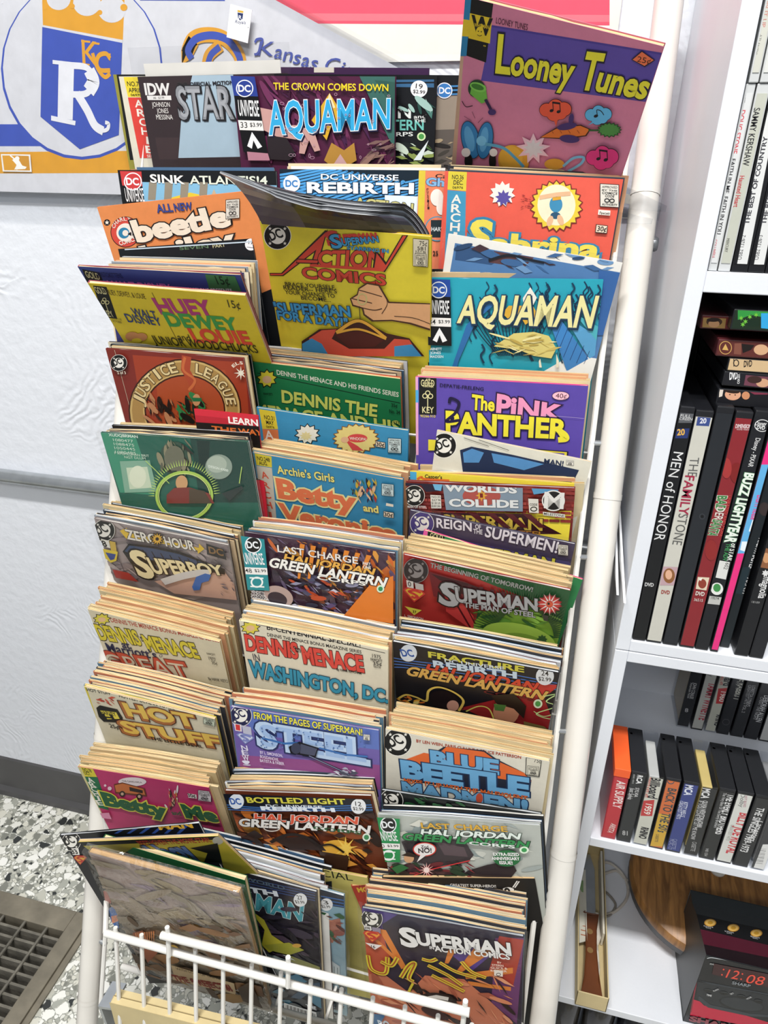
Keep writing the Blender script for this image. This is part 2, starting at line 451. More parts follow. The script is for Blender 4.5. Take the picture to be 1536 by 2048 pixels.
def terrazzo():
    m, nt, b, N, L = nmat('terrazzo')
    tc = N('ShaderNodeTexCoord')
    nz = N('ShaderNodeTexNoise'); nz.inputs['Scale'].default_value = 60; nz.inputs['Detail'].default_value = 2; L(tc.outputs['Object'], nz.inputs['Vector'])
    mv = N('ShaderNodeMix'); mv.data_type = 'VECTOR'; mv.inputs[0].default_value = 0.012
    L(tc.outputs['Object'], mv.inputs[4]); L(nz.outputs['Color'], mv.inputs[5])
    def layer(scale, lo, hi):
        v = N('ShaderNodeTexVoronoi'); v.inputs['Scale'].default_value = scale; L(mv.outputs[1], v.inputs['Vector'])
        e = N('ShaderNodeTexVoronoi'); e.feature = 'DISTANCE_TO_EDGE'; e.inputs['Scale'].default_value = scale; L(mv.outputs[1], e.inputs['Vector'])
        r = N('ShaderNodeMapRange'); r.inputs[1].default_value = lo; r.inputs[2].default_value = hi; L(e.outputs['Distance'], r.inputs[0])
        s = N('ShaderNodeSeparateColor'); L(v.outputs['Color'], s.inputs[0])
        c = N('ShaderNodeValToRGB'); cr = c.color_ramp; cr.interpolation = 'CONSTANT'
        cr.elements[0].position = 0; cr.elements[0].color = lin('#2e302f')
        cr.elements[1].position = 0.1; cr.elements[1].color = lin('#7c7d74')
        for p, h in ((0.2, '#b9b8ac'), (0.34, '#dcdbd2'), (0.55, '#cfcdc0'), (0.68, '#e9e8e1'), (0.88, '#a2a399')):
            el = cr.elements.new(p); el.color = lin(h)
        L(s.outputs[0], c.inputs[0])
        return r.outputs[0], c.outputs[0], s.outputs[1]
    fa, ca, ra = layer(62, 0.04, 0.09)
    fb, cb, rb = layer(150, 0.05, 0.1)
    gm = N('ShaderNodeMix'); gm.data_type = 'RGBA'; gm.inputs[6].default_value = lin('#8b8c82'); L(fb, gm.inputs[0]); L(cb, gm.inputs[7])
    th = N('ShaderNodeMath'); th.operation = 'GREATER_THAN'; th.inputs[1].default_value = 0.36; L(ra, th.inputs[0])
    mu = N('ShaderNodeMath'); mu.operation = 'MULTIPLY'; L(th.outputs[0], mu.inputs[0]); L(fa, mu.inputs[1])
    fm = N('ShaderNodeMix'); fm.data_type = 'RGBA'; L(mu.outputs[0], fm.inputs[0]); L(gm.outputs[2], fm.inputs[6]); L(ca, fm.inputs[7])
    L(fm.outputs[2], b.inputs['Base Color']); b.inputs['Roughness'].default_value = 0.32
    return m
M_WHITE = mat('white_laminate', '#dfe2e8', 0.38, 0, 0.02, 12, 0.05, 300)
M_POLE = mat('cream_enamel', '#dcd8d0', 0.3, 0, 0.04, 14, 0.08, 60, coat=0.3)
M_WIRE = mat('white_coated_wire', '#e2e0da', 0.35, 0, 0.04, 30)
M_STEEL = mat('galvanised_steel', '#b8bcbf', 0.3, 0.85, 0.1, 40)
M_BLACK = mat('black_plastic', '#17181b', 0.35, 0, 0.08, 30, 0.1, 400)
M_VINYL = mat('dark_vinyl_base', '#4b4a4b', 0.45, 0, 0.1, 12, 0.1, 60)
M_BRONZE = mat('grimy_bronze_iron', '#7a7364', 0.6, 0.15, 0.22, 26, 0.25, 120)
M_GRIME = mat('dusty_slat', '#6a665c', 0.8, 0.0, 0.35, 40, 0.4, 150)
M_CARD = mat('buff_card', '#cdbb8c', 0.7, 0, 0.08, 30)
M_STUCCO = stucco()

GX, GY0, GY1 = -0.728, 0.15, 0.684
mb = MB()
for x0, x1, y0, y1 in ((-2.4, -1.75, -1.5, WALL), (-1.75, GX, GY1, WALL), (-1.75, GX, -1.5, GY0), (GX, 1.6, -1.5, WALL)):
    mb.box((x0, y0, -0.12), (x1, y1, 0))
fl = struct(mb.build('floor', terrazzo()))
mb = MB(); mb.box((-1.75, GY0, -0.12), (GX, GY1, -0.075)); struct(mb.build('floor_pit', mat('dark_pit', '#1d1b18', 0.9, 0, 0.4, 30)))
mb = MB(); mb.box((-2.4, WALL, -0.12), (1.6, WALL + 0.1, 3.2)); struct(mb.build('wall_back', M_STUCCO))
mb = MB()
prof = [(0, 0), (-0.014, 0), (-0.012, 0.012), (-0.005, 0.022), (-0.0035, 0.104), (0, 0.108)]
mb.prism([(-2.4, WALL + y, z) for y, z in prof], (4.0, 0, 0))
struct(mb.build('baseboard_back', M_VINYL))
mb = MB(); mb.box((-2.4, -1.5, 3.2), (1.6, WALL + 0.1, 3.27)); struct(mb.build('ceiling', mat('ceiling_paint', '#e6e6e2', 0.8)))
mb = MB(); zc = onY(0, 951, WALL - 0.014).z; mb.tube([(-2.4, WALL - 0.0135, zc), (0.6, WALL - 0.0135, zc)], 0.0118, 20)
o = mb.build('conduit_pipe', M_STEEL, smooth=True); tag(o, 'long galvanised steel conduit running level along the white plaster wall', 'pipe')

g = thing('floor_grate', 'dusty bronze walk-off grate sunk in the terrazzo beside the rack', 'grate', loc=((-1.75 + GX) / 2, (GY0 + GY1) / 2, 0))
off = Vector((-(-1.75 + GX) / 2, -(GY0 + GY1) / 2, 0))
mb = MB()
fw = 0.03
for a, b_ in (((GX - fw, GY0 - .01, -.04), (GX, GY1 + .01, .008)), ((-1.76, GY1 - fw, -.04), (GX - fw, GY1 + .01, .008)), ((-1.76, GY0 - .01, -.04), (GX - fw, GY0 + fw, .008))):
    mb.box(Vector(a) + off, Vector(b_) + off)
mb.box(Vector((GX, GY0 - .01, 0)) + off, Vector((GX + .012, GY1 + .012, .004)) + off)
mb.build('frame', M_BRONZE, g, bevel=0.0015)
n = 0; y = GY1 - fw - 0.014
while y > GY0 + fw:
    mb = MB(); mb.box(Vector((-1.74, y - .0022, -.03)) + off, Vector((GX - fw, y + .0022, .003)) + off); mb.build('slat', M_GRIME, g); y -= 0.0172
for k in range(7):
    x = GX - fw - 0.036 - k * 0.047
    mb = MB(); mb.tube([Vector((x, GY0 + fw, .004)) + off, Vector((x, GY1 - fw, .004)) + off], .0028, 6); mb.build('cross_rod', M_GRIME, g)

# ------------------------------------------------------------------ things on the wall
def flat_on_wall(y, x0, x1, ztop, zbot, view=(0, 0, 1)):
    return Face((x0, y, ztop), (1, 0, 0), (0, 0, -1), x1 - x0, ztop - zbot, view)
# big pennant in a hard plastic holder
YP = WALL - 0.012
pb = onY(0, 383, YP).z
tl = onY(540, -6, YP); tr = onY(770, 121, YP)
sl = (tr.z - tl.z) / (tr.x - tl.x)
xl = -1.0; xt = tl.x + (pb - tl.z) / sl
ztop = tl.z + sl * (xl - tl.x)
pen = thing('felt_pennant', 'long white felt pennant with a blue shield and gold crown, in a clear holder', 'pennant', loc=((xl + xt) / 2, YP, pb))
f = Face((xl, YP, ztop), (1, 0, 0), (0, 0, -1), xt - xl, ztop - pb, (0, 0, 2))
FELT = '#cfd0d6'; RB = '#3a51ad'; GD = '#d79a2c'
f.fill([(xl - (xl + xt) / 2, f.H), (xl - (xl + xt) / 2, 0), (xt - (xl + xt) / 2, 0)], FELT)
f.poly(RB, (-400, 497), (118, 497), (180, 585), (-400, 585)); f.poly(GD, (-400, 612), (900, 600), (1100, 690), (-400, 695))
f.poly(RB, (560, -8), (900, -8), (900, 4), (560, 2))
f.ell(RB, 328, 275, 324, 364); f.ell(FELT, 328, 270, 316, 357)
f.ell(FELT, 328, 290, 325, 370) if False else None
f.poly(GD, (168, -40), (500, -40), (492, 162), (172, 102))
for cx, cy, r in ((235, -5, 48), (348, 12, 55), (448, 38, 56)): f.ell(FELT, cx, cy, r, r * 0.95)
for cx, cy, r in ((180, 30, 10), (290, 25, 10), (400, 50, 10), (496, 30, 14)): f.ell(GD, cx, cy, r)
f.poly(FELT, (170, 100), (492, 160), (490, 172), (170, 112))
f.poly(RB, (170, 108), (490, 172), (476, 540), (320, 597), (163, 467))
f.text('K', 332, 258, 398, 268, 98, GD, 0.005); f.poly(GD, (326, 160), (362, 164), (362, 172), (326, 168)); f.poly(GD, (372, 168), (400, 172), (398, 180), (370, 176)); f.poly(GD, (330, 252), (360, 256), (360, 263), (330, 260))
f.curve(GD, 13, (372, 215), (392, 275), (420, 308), (440, 296))
f.curve(GD, 14, (440, 232), (425, 215), (398, 222), (388, 252), (402, 280), (440, 282)); f.poly(GD, (436, 214), (444, 214), (442, 244), (436, 240))
W_ = '#dfe0e6'
f.poly(W_, (236, 250), (298, 255), (292, 480), (232, 470)); f.poly(W_, (212, 240), (300, 250), (300, 264), (212, 256)); f.poly(W_, (206, 462), (304, 484), (302, 502), (206, 482))
f.curve(W_, 20, (290, 262), (350, 272), (376, 320), (350, 372), (292, 378)); f.curve(W_, 46, (362, 290), (376, 325), (360, 358))
f.curve(W_, 30, (312, 378), (350, 440), (380, 500), (410, 522)); f.curve(W_, 12, (372, 500), (402, 522), (430, 518), (436, 496), (424, 490))
f.curve(W_, 3, (10, 10), (10, 12))
# script capital, then the script line in blue
f.curve(GD, 46, (772, 170), (748, 215), (770, 160), (820, 140), (890, 150), (945, 200), (962, 252), (930, 300))
f.curve(RB, 24, (766, 232), (754, 200), (786, 156), (850, 142), (910, 160), (950, 210), (962, 255), (940, 300))
f.curve(GD, 40, (880, 185), (840, 220), (828, 260)); f.curve(RB, 22, (878, 190), (846, 220), (832, 262))
for i, (ch, x, w) in enumerate((('K', 1030, 62), ('a', 1096, 30), ('n', 1132, 34), ('s', 1172, 26), ('a', 1204, 30), ('s', 1240, 26), ('C', 1296, 54), ('i', 1356, 10), ('t', 1376, 20), ('y', 1404, 34))):
    f.text(ch, x, 222 + i * 11, x + w, 224 + i * 11, 56, '#46539f', 0.01, sh=0.3)
f.curve('#46539f', 8, (1022, 170), (1030, 158), (1052, 160), (1040, 200), (1030, 216), (1020, 218))
# league mark in the gold band
f.poly('#e9e8e4', (6, 616), (124, 618), (130, 688), (14, 686)); f.poly(GD, (12, 622), (64, 622), (70, 681), (20, 681)); f.poly('#c98f30', (64, 622), (118, 624), (123, 682), (72, 681))
f.poly('#f0efea', (52, 640), (66, 630), (80, 642), (92, 662), (110, 668), (104, 676), (60, 678), (70, 660))
f.ell('#f0efea', 72, 634, 9); f.line('#f0efea', 5, (66, 640), (44, 622))
mb = MB(); f.put(mb)
mb.add([(-(xt - xl) / 2, 0.002, 0), (-(xt - xl) / 2, 0.002, f.H), ((xt - xl) / 2, 0.002, 0)], [(0, 1, 2)], lin(FELT))
mb.build('felt_print', INK['old'], pen)
for o in [pen]: o.matrix_world = f.mw
h2 = (xt - xl) / 2
mb = MB(); mb.prism([(-h2, -.005, -.012), (h2 + .03, -.005, -.012), (h2 + .03, -.005, -.004), (-h2, -.005, f.H + .012)], (0, .0012, 0)); mb.build('clear_cover', SLEEVE, pen)
mb = MB()
mb.box((-h2, -.007, -.013), (h2 + .03, .006, -.002)); d = Vector((2 * h2, 0, -f.H)).normalized()
nn = Vector((d.z, 0, -d.x)) * -0.006
a = Vector((-h2, -.007, f.H)); b_ = Vector((h2 + .02, -.007, -.01))
mb.prism([a, b_, b_ + nn, a + nn], (0, .012, 0)); mb.build('holder_edge', CLEAR, pen)
# small card on the pennant
YC = YP - 0.009
P = onY(461, 8, YC); Q = onY(504, 20, YC)
f = Face(P, Q - P, (0, 0, -1), (Q - P).length, 0.032, (0, 0, 2))
f.bar('#eeeef0', 0, 0, 1, 2); f.poly('#27335f', (950, 50), (973, 54), (970, 76), (960, 82), (952, 72)); f.text('R', 955, 75, 966, 77, 14, '#e8e8ee'); f.poly('#c9a13a', (950, 40), (974, 44), (973, 52), (950, 48))
f.text('Royals', 940, 92, 982, 97, 13, '#27335f', 0, sh=.3); f.text('10', 990, 112, 995, 113, 5, '#444')
mb = MB(); f.put(mb); mb.box((-f.W / 2, 0.0001, 0), (f.W / 2, 0.0008, f.H), lin('#eeeef0'))
o = mb.build('souvenir_card', INK['new'], mw=f.mw); tag(o, 'small white card with a blue crest stuck on the big pennant', 'card')
# red poster with a white margin
YR = WALL - 0.005
x0 = -0.42; x1 = onY(1236, 60, YR).x; zb = onY(1000, 120, YR).z
f = Face((x0, YR, zb + .3), (1, 0, 0), (0, 0, -1), x1 - x0, .3, (0, 0, 1))
f.bar('#dedad2', 0, 0, 1, 3); f.poly('#e8e3d8', (300, 118), (1300, 134), (1300, 112), (300, 104))
f.poly('#ee5468', (300, -700), (1222, -700), (1219, 51), (300, 45)); f.poly('#f3707c', (300, 25), (1219, 30), (1219, 44), (300, 40))
mb = MB(); f.put(mb); mb.box((-f.W / 2, 0.0001, 0), (f.W / 2, 0.004, .3), lin('#dedad2'))
o = mb.build('wall_poster', INK['gloss'], mw=f.mw); tag(o, 'coral red poster with a wide white margin hung behind the rack top', 'poster')

# ------------------------------------------------------------------ magazine rack
A0, B0, C0 = 0.766, 0.421, -0.018
def planey(x, z, off=0): return A0 + off + B0 * (z - CAMZ) + C0 * x
def onP(u, v, off=0):
    d = ray(u, v); t = (A0 + off) / (d.y - B0 * d.z - C0 * d.x)
    return CAM + d * t
rack = thing('magazine_rack', 'tall cream tubular magazine rack leaning on the wall, loaded with comics', 'rack', loc=(-0.22, 0.42, 0))
RO = Vector((-0.22, 0.42, 0))
def pole_pt(xb, z): return Vector((xb, (0.806 if xb > -.2 else 0.832) + 0.387 * (z - CAMZ), z))
def rx(z): return 0.0635 + -0.0085 * (z - CAMZ)
def lx(z): return -0.5062
for nm, fx in (('upright', rx), ('upright', lx)):
    pts = [pole_pt(fx(0.0), 0.0) + Vector((0, -.012, 0.002))] + [pole_pt(fx(z), z) for z in (0.06, .25, .5, .8, 1.1, 1.3, 1.44 if nm == 'upright' and fx is rx else 1.1)]
    mb = MB(); mb.tube([p - RO for p in pts], 0.0138, 20); u = mb.build(nm, M_POLE, rack, smooth=True)
    mb = MB(); mb.lathe([(0.018, -.004), (0.019, .0), (0.017, .016), (.0145, .018)], pts[0] - RO + Vector((0, 0, .004)), 16); mb.build('foot_cap', M_BLACK, u)
    for z in (0.28, 0.62, 0.98, 1.26):
        p = pole_pt(fx(z), z); t = (pole_pt(fx(z), z + .1) - p).normalized()
        mb = MB(); mb.tube([p - RO - t * .003, p - RO + t * .003], 0.0143, 20, caps=False); mb.build('joint_collar', M_POLE, u, smooth=True)
for z in (0.2,):
    mb = MB(); mb.tube([pole_pt(lx(z), z) - RO, pole_pt(rx(z), z) - RO], 0.011, 14); mb.build('cross_bar', M_POLE, rack, smooth=True)
# wire shelves: one pocket per row of comics
ROWZ = [1.40, 1.268, 1.18, 1.09, 0.995, 0.92, 0.835, 0.745, 0.66]
for k, z in enumerate(ROWZ):
    zb = z - 0.268
    mb = MB()
    for dy in (-0.004, 0.02, 0.043):
        pts = [Vector((x, planey(x, z, dy), zb)) - RO for x in (-0.497, 0.049)]
        mb.tube(pts, 0.0016, 6)
    for i in range(13):
        x = -0.49 + i * 0.0445
        mb.tube([Vector((x, planey(x, z, 0.045), zb + .12)) - RO, Vector((x, planey(x, z, 0.043), zb)) - RO, Vector((x, planey(x, z, -0.004), zb)) - RO, Vector((x, planey(x, z, -.004), zb + .02)) - RO], 0.0013, 6)
    mb.build('wire_shelf', M_WIRE, rack)
# thin side rods seen between the comics and the right upright
for fx, dx in ((rx, -0.022), (lx, 0.021)):
    mb = MB(); mb.tube([pole_pt(fx(z) + dx, z) - RO + Vector((0, -.004, 0)) for z in (0.28, 1.38 if fx is rx else 1.05)], 0.003, 8); r_ = mb.build('side_rod', M_WIRE, rack)
    for z in (0.36, 0.545, 0.745, .92, 1.03): mb = MB(); mb.tube([pole_pt(fx(z), z) - RO, pole_pt(fx(z) + dx * 1.1, z) - RO + Vector((0, -.004, 0))], 0.0028, 8); mb.build('side_stub', M_STEEL, rack)
# front basket
bl = onY(211, 1866, 0.408); bd = (onP(1500, 2180, -0.05) - bl); bd = onY(870, 2048, 0.398) - bl
bx = bd.normalized(); L_ = 0.558
mb = MB(); mb.tube([bl - RO, bl + bx * L_ - RO], 0.0042, 10); bas = mb.build('basket_rail', M_WIRE, rack, smooth=True)
dn = Vector((0.0, -0.2, -1)).normalized()
n = 17
for i in range(n):
    p = bl + bx * (0.012 + i * 0.0333) + Vector((0, 0.002, 0.0))
    mb = MB(); mb.tube([p - dn * .009 - RO, p - RO, p + dn * 0.23 - RO], 0.0024, 8); mb.build('basket_wire', M_WIRE, rack, smooth=True)
c = onY(323, 1870, 0.402); e = onY(939, 2025, 0.394)
mb = MB(); mb.tube([c - RO, e - RO], 0.0042, 10); mb.build('basket_rail', M_WIRE, rack, smooth=True)
for q in (0.02, 0.44, 0.985):
    p = c + (e - c) * q + Vector((0, .003, 0)); mb = MB(); mb.tube([p + Vector((0, 0, .011)) - RO, p - RO, p + dn * .03 - RO], 0.0026, 8); mb.build('basket_wire', M_WIRE, rack, smooth=True)
p = onY(244, 1933, .452); bx = (onY(623, 2039, .445) - p).normalized(); mb = MB(); mb.tube([p - RO, p + bx * (L_ - .02) - RO], 0.0038, 10); mb.build('basket_rail', M_WIRE, rack, smooth=True)
for i in range(9):
    q = p + bx * (0.02 + i * 0.064); mb = MB(); mb.tube([q - RO, q + Vector((0, .05, -.002)) - RO], .002, 6); mb.build('basket_wire', M_WIRE, rack)
pz = pole_pt(lx(0), bl.z)
mb = MB(); mb.tube([pz + Vector((.016, -.006, .06)) - RO, pz + Vector((.018, -.008, -.012)) - RO], .004, 8); mb.build('basket_hook', M_WIRE, rack, smooth=True)
mb = MB(); mb.tube([pz + Vector((.018, -.008, 0)) - RO, bl - RO], .003, 8); mb.build('basket_hook', M_WIRE, rack, smooth=True)
# bracket and the buff shelf board at the foot of the rack
p = onY(196, 2012, 0.40)
mb = MB(); mb.prism([p + Vector((0, 0, 0)) - RO, p + Vector((.02, 0, .004)) - RO, p + Vector((.02, 0, .0)) - RO, p + Vector((.004, 0, -.004)) - RO, p + Vector((.012, 0, -.12)) - RO, p + Vector((.008, 0, -.12)) - RO], (0, .03, 0)); mb.build('bracket', M_STEEL, rack)
p = onY(220, 2006, 0.385); q = onY(378, 2046, 0.385)
d = (q - p).normalized()
mb = MB()
for a, b_ in ((0, .007), (.0085, .0155)):
    mb.prism([p + Vector((0, a, 0)) - RO, p + d * .54 + Vector((0, a, 0)) - RO, p + d * .54 + Vector((0, a, -.12)) - RO, p + Vector((0, a, -.12)) - RO], (0, b_ - a, 0))
mb.build('header_board', M_CARD, rack, bevel=.0008)
# bolt on the right upright
p = onY(1270, 487, 0.80)
mb = MB(); mb.tube([p - RO, p + Vector((.018, 0, 0)) - RO], .0032, 10); mb.lathe([(.0075, 0), (.0075, .006)], p + Vector((.002, 0, 0)) - RO, 6, axis='x'); mb.lathe([(.006, 0), (.0072, .002), (.0072, .007), (.006, .009)], p + Vector((.013, 0, 0)) - RO, 14, axis='x')
mb.build('bolt', mat('zinc_bolt', '#9a9da0', 0.25, 0.9), rack, smooth=True)
# two clear plates poking out at the right of the upright
for pts, lab in ((((1251, 372), (1334, 412), (1331, 424), (1240, 417)), 'clear plastic sign holder poking out beside the upright, upper of the two'), (((1239, 424), (1306, 438), (1303, 448), (1236, 447)), 'clear plastic sign holder poking out beside the upright, lower of the two')):
    y = 0.775 if 'upper' in lab else 0.77
    P = [onY(u, v, y) for u, v in pts]
    mb = MB(); mb.prism([q - P[0] for q in P], (0, .05, 0)); o = mb.build('sign_holder', CLEAR, loc=P[0]); tag(o, lab, 'sign holder')
    b2 = [P[0].lerp(P[2], t) for t in (0.2,)]
    mb = MB(); mb.prism([P[0].lerp(P[1], .05) - P[0] + Vector((0, .02, -.006)), P[0].lerp(P[1], .75) - P[0] + Vector((0, .02, -.004)), P[3].lerp(P[2], .75) - P[0] + Vector((0, .02, .004)), P[3].lerp(P[2], .05) - P[0] + Vector((0, .02, .004))], (0, .004, 0)); mb.build('grey_backing', mat('grey_backing', '#a9a49c', .6), o)
# white sheets stored between rack and bookcase
for k, (a, b_) in enumerate((((1234, 964), (1247, 1206)), ((1228, 978), (1233, 1190)))):
    x = 0.086 - k * 0.003
    A = onX(a[0], a[1], x - .004); B = onX(b_[0], b_[1], x)
    mb = MB(); mb.prism([(0, 0, 0), A - B, Vector((A.x - B.x, 0.2, A.z - B.z)), (0, .2, 0)], (0.0022, 0, 0))
    foot = MB()
    o = mb.build('foam_board', mat('foam_board_white', '#e4e6ea', .5), loc=B); tag(o, ['white sheet of board wedged against the bookcase side, nearer the bookcase', 'white sheet of board wedged between rack and bookcase, nearer the rack'][k], 'board')

# ------------------------------------------------------------------ comics
V1 = (0, 0, 2); V2 = (768, 0, 2); V3 = (100, 460, 2); V4 = (768, 460, 2); V5 = (100, 840, 2); V6 = (768, 860, 2); V7 = (100, 1150, 2); V8 = (768, 1200, 2); V9 = (0, 1536, 2); V10 = (600, 1536, 2.56); VA = (420, 320, 3.2); VB = (220, 100, 3.657)
def pages_mat(name, ramp, rough=0.75):
    m, nt, b, N, L = nmat(name)
    oi = N('ShaderNodeObjectInfo')
    cr = N('ShaderNodeValToRGB'); e = cr.color_ramp
    e.elements[0].position = 0; e.elements[0].color = lin(ramp[0]); e.elements[1].position = 1; e.elements[1].color = lin(ramp[-1])
    for i, h in enumerate(ramp[1:-1]):
        x = e.elements.new((i + 1) / (len(ramp) - 1)); x.color = lin(h)
    L(oi.outputs['Random'], cr.inputs[0])
    tc = N('ShaderNodeTexCoord')
    mp = N('ShaderNodeMapping'); mp.inputs['Scale'].default_value = (6, 1700, 30); L(tc.outputs['Object'], mp.inputs[0])
    n = N('ShaderNodeTexNoise'); n.inputs['Scale'].default_value = 1; n.inputs['Detail'].default_value = 2; L(mp.outputs[0], n.inputs['Vector'])
    r = N('ShaderNodeMapRange'); r.inputs[1].default_value = 0.38; r.inputs[2].default_value = 0.58; r.inputs[3].default_value = 0.5; r.inputs[4].default_value = 1.05; L(n.outputs['Fac'], r.inputs[0])
    n2 = N('ShaderNodeTexNoise'); n2.inputs['Scale'].default_value = 35; n2.inputs['Detail'].default_value = 4; L(tc.outputs['Object'], n2.inputs['Vector'])
    r2 = N('ShaderNodeMapRange'); r2.inputs[1].default_value = 0.3; r2.inputs[2].default_value = 0.7; r2.inputs[3].default_value = 0.86; r2.inputs[4].default_value = 1.08; L(n2.outputs['Fac'], r2.inputs[0])
    mu = N('ShaderNodeMath'); mu.operation = 'MULTIPLY'; L(r.outputs[0], mu.inputs[0]); L(r2.outputs[0], mu.inputs[1])
    x = N('ShaderNodeVectorMath'); x.operation = 'SCALE'; L(cr.outputs[0], x.inputs[0]); L(mu.outputs[0], x.inputs['Scale']); L(x.outputs[0], b.inputs['Base Color'])
    b.inputs['Roughness'].default_value = rough; b.inputs['Specular IOR Level'].default_value = 0.2
    return m
PAGES = {'old': pages_mat('yellowed_newsprint', ('#e2c796', '#d4ab78', '#deBf90', '#cba06c', '#e6d0a6', '#d9b584')), 'new': pages_mat('white_coated_pages', ('#c9ccd0', '#dfe0e0', '#aab0b6', '#e6e2d8', '#d3d6d8'), 0.5)}
NFRONT = 0
SPOTS = []
def page_block(W, H, t, seed, parent, kind, inset=0.0008, rag=0.0006, bow=0.0):
    r = random.Random(seed); n = 9; mb = MB(); vs = []; fs = []
    for i in range(n + 1):
        x = -W / 2 + 0.0007 + (W - 0.0007 - inset) * i / n
        zt = H - inset + r.uniform(-rag, rag * 0.6); q = bow * math.sin(math.pi * min(1, i / n * 1.15)); y0 = 0.0003 + q; y1 = t - 0.0003 + q
        for y, z in ((y0, 0.0006), (y0, zt), ((y0 + y1) / 2, zt + r.uniform(-rag, rag) * 0.8), (y1, zt + r.uniform(-rag, rag * 0.5)), (y1, 0.0006)): vs.append((x, y, z))
    for i in range(n):
        for k in range(5):
            j = (k + 1) % 5; fs.append((i * 5 + k, i * 5 + j, i * 5 + 5 + j, i * 5 + 5 + k))
    fs.append((0, 1, 2, 3, 4)[::-1]); fs.append(tuple(n * 5 + k for k in range(5)))
    mb.add(vs, fs); return mb.build('page_block', PAGES[kind], parent)
class Comic(Face):
    def __init__(s, view, TL, TR, base, label, kind='old', off=0.0, W=0.169, H=0.258, le=None, tilt=None, t=0.0032, sleeve=False, spine=None, cat='comic book', group=None, name='comic_book', pages=True, z0=None, up=0.0):
        q = lambda p: (p[0] / view[2] + view[0], p[1] / view[2] + view[1])
        a, b = q(TL), q(TR)
        if off is None:
            lo, hi = -0.3, 0.2
            for _ in range(40):
                off = (lo + hi) / 2
                if (onP(*b, off) - onP(*a, off)).length < W: lo = off
                else: hi = off
        P0 = onP(*a, off); P1 = onP(*b, off); ex = (P1 - P0).normalized()
        d0 = Vector((0, 0, -1)); d0 = (d0 - ex * d0.dot(ex)).normalized()
        back = Vector((0, 1, 0)); back = (back - ex * back.dot(ex) - d0 * back.dot(d0)).normalized()
        if tilt is None:
            tilt = 0
            if le:
                l = q(le); best = 9
                for i in range(-24, 150):
                    tt = math.radians(i * 0.25); p = proj(P0 + (d0 * math.cos(tt) + back * math.sin(tt)) * 0.12)
                    e = abs(math.atan2(p[0] - a[0], p[1] - a[1]) - math.atan2(l[0] - a[0], l[1] - a[1]))
                    if e < best: best = e; tilt = i * 0.25
                tilt = max(-6, min(tilt, 37))
        tt = math.radians(tilt); dn = d0 * math.cos(tt) + back * math.sin(tt)
        super().__init__(P0, ex, dn, W, H, view)
        s.base, s.label, s.kind, s.t, s.sleeve, s.off, s.tilt = base, label, kind, t, sleeve, off, tilt
        s.spine = spine or base; s.cat = cat; s.group = group; s.nm = name; s.pages = pages; s.up = up
    def busy(s, x0, y0, x1, y1, cols, n=30, size=20, slant=0.0, seed=1, asp=3.0, kind='m'):
        r = random.Random(seed)
        for i in range(n):
            cx, cy = r.uniform(x0, x1), r.uniform(y0, y1); a = r.uniform(-.5, .5) + slant; L_ = size * r.uniform(.5, 1.3); w = L_ / asp * r.uniform(.5, 1.4)
            col = cols[r.randrange(len(cols))]
            dx, dy = math.cos(a), math.sin(a)
            if kind == 'e' or (kind == 'm' and r.random() < .35): s.ell(col, cx, cy, L_ * .6, w * .6, math.degrees(a), n=14)
            else:
                s.poly(col, (cx - dx * L_ / 2 - dy * w * .2, cy - dy * L_ / 2), (cx - dy * w * .6, cy - abs(dx) * w * .6), (cx + dx * L_ / 2, cy + dy * L_ / 2), (cx + dy * w * .4, cy + abs(dx) * w * .5))
    def rays(s, cx, cy, r0, r1, n, w, col, a0=0, a1=360):
        q = []
        for i in range(n):
            a = math.radians(a0 + (a1 - a0) * i / n); c, d = math.cos(a), math.sin(a)
            q.append([s.at(cx + r0 * c - w * d, cy + r0 * d + w * c), s.at(cx + r1 * c, cy + r1 * d), s.at(cx + r0 * c + w * d, cy + r0 * d - w * c)])
        s.many(q, col)
    def done(s):
        o = thing(s.nm, s.label, s.cat, s.mw, s.group)
        mb = MB(); W, H, t = s.W, s.H, s.t; c = lin(s.base)
        mb.box((-W / 2, 0, 0), (W / 2, 0.00028, H), c)
        mb.box((-W / 2, t - 0.00028, 0), (W / 2, t, H), lin(s.spine)); mb.box((-W / 2, 0.00028, 0), (-W / 2 + 0.0005, t - 0.00028, H), lin(s.spine))
        s.put(mb)
        mb.build('cover', INK[s.kind], o)
        if s.pages: page_block(W, H, t, hash(s.label) % 1000 if False else len(s.label) * 7 + int(W * 1e5), o, s.kind if s.kind in PAGES else 'new')
        if s.sleeve:
            u = s.up; mb = MB(); e = 0.004
            mb.box((-W / 2 - e, -0.0035, -0.002), (W / 2 + e, t + .0006, H + 0.004 + u)); mb.build('plastic_sleeve', CELLO_M if s.sleeve == 'wrinkled' else SLEEVE, o)
        s.root = o
        SPOTS.append(s)
        return s
CR = '#e6cfa6'
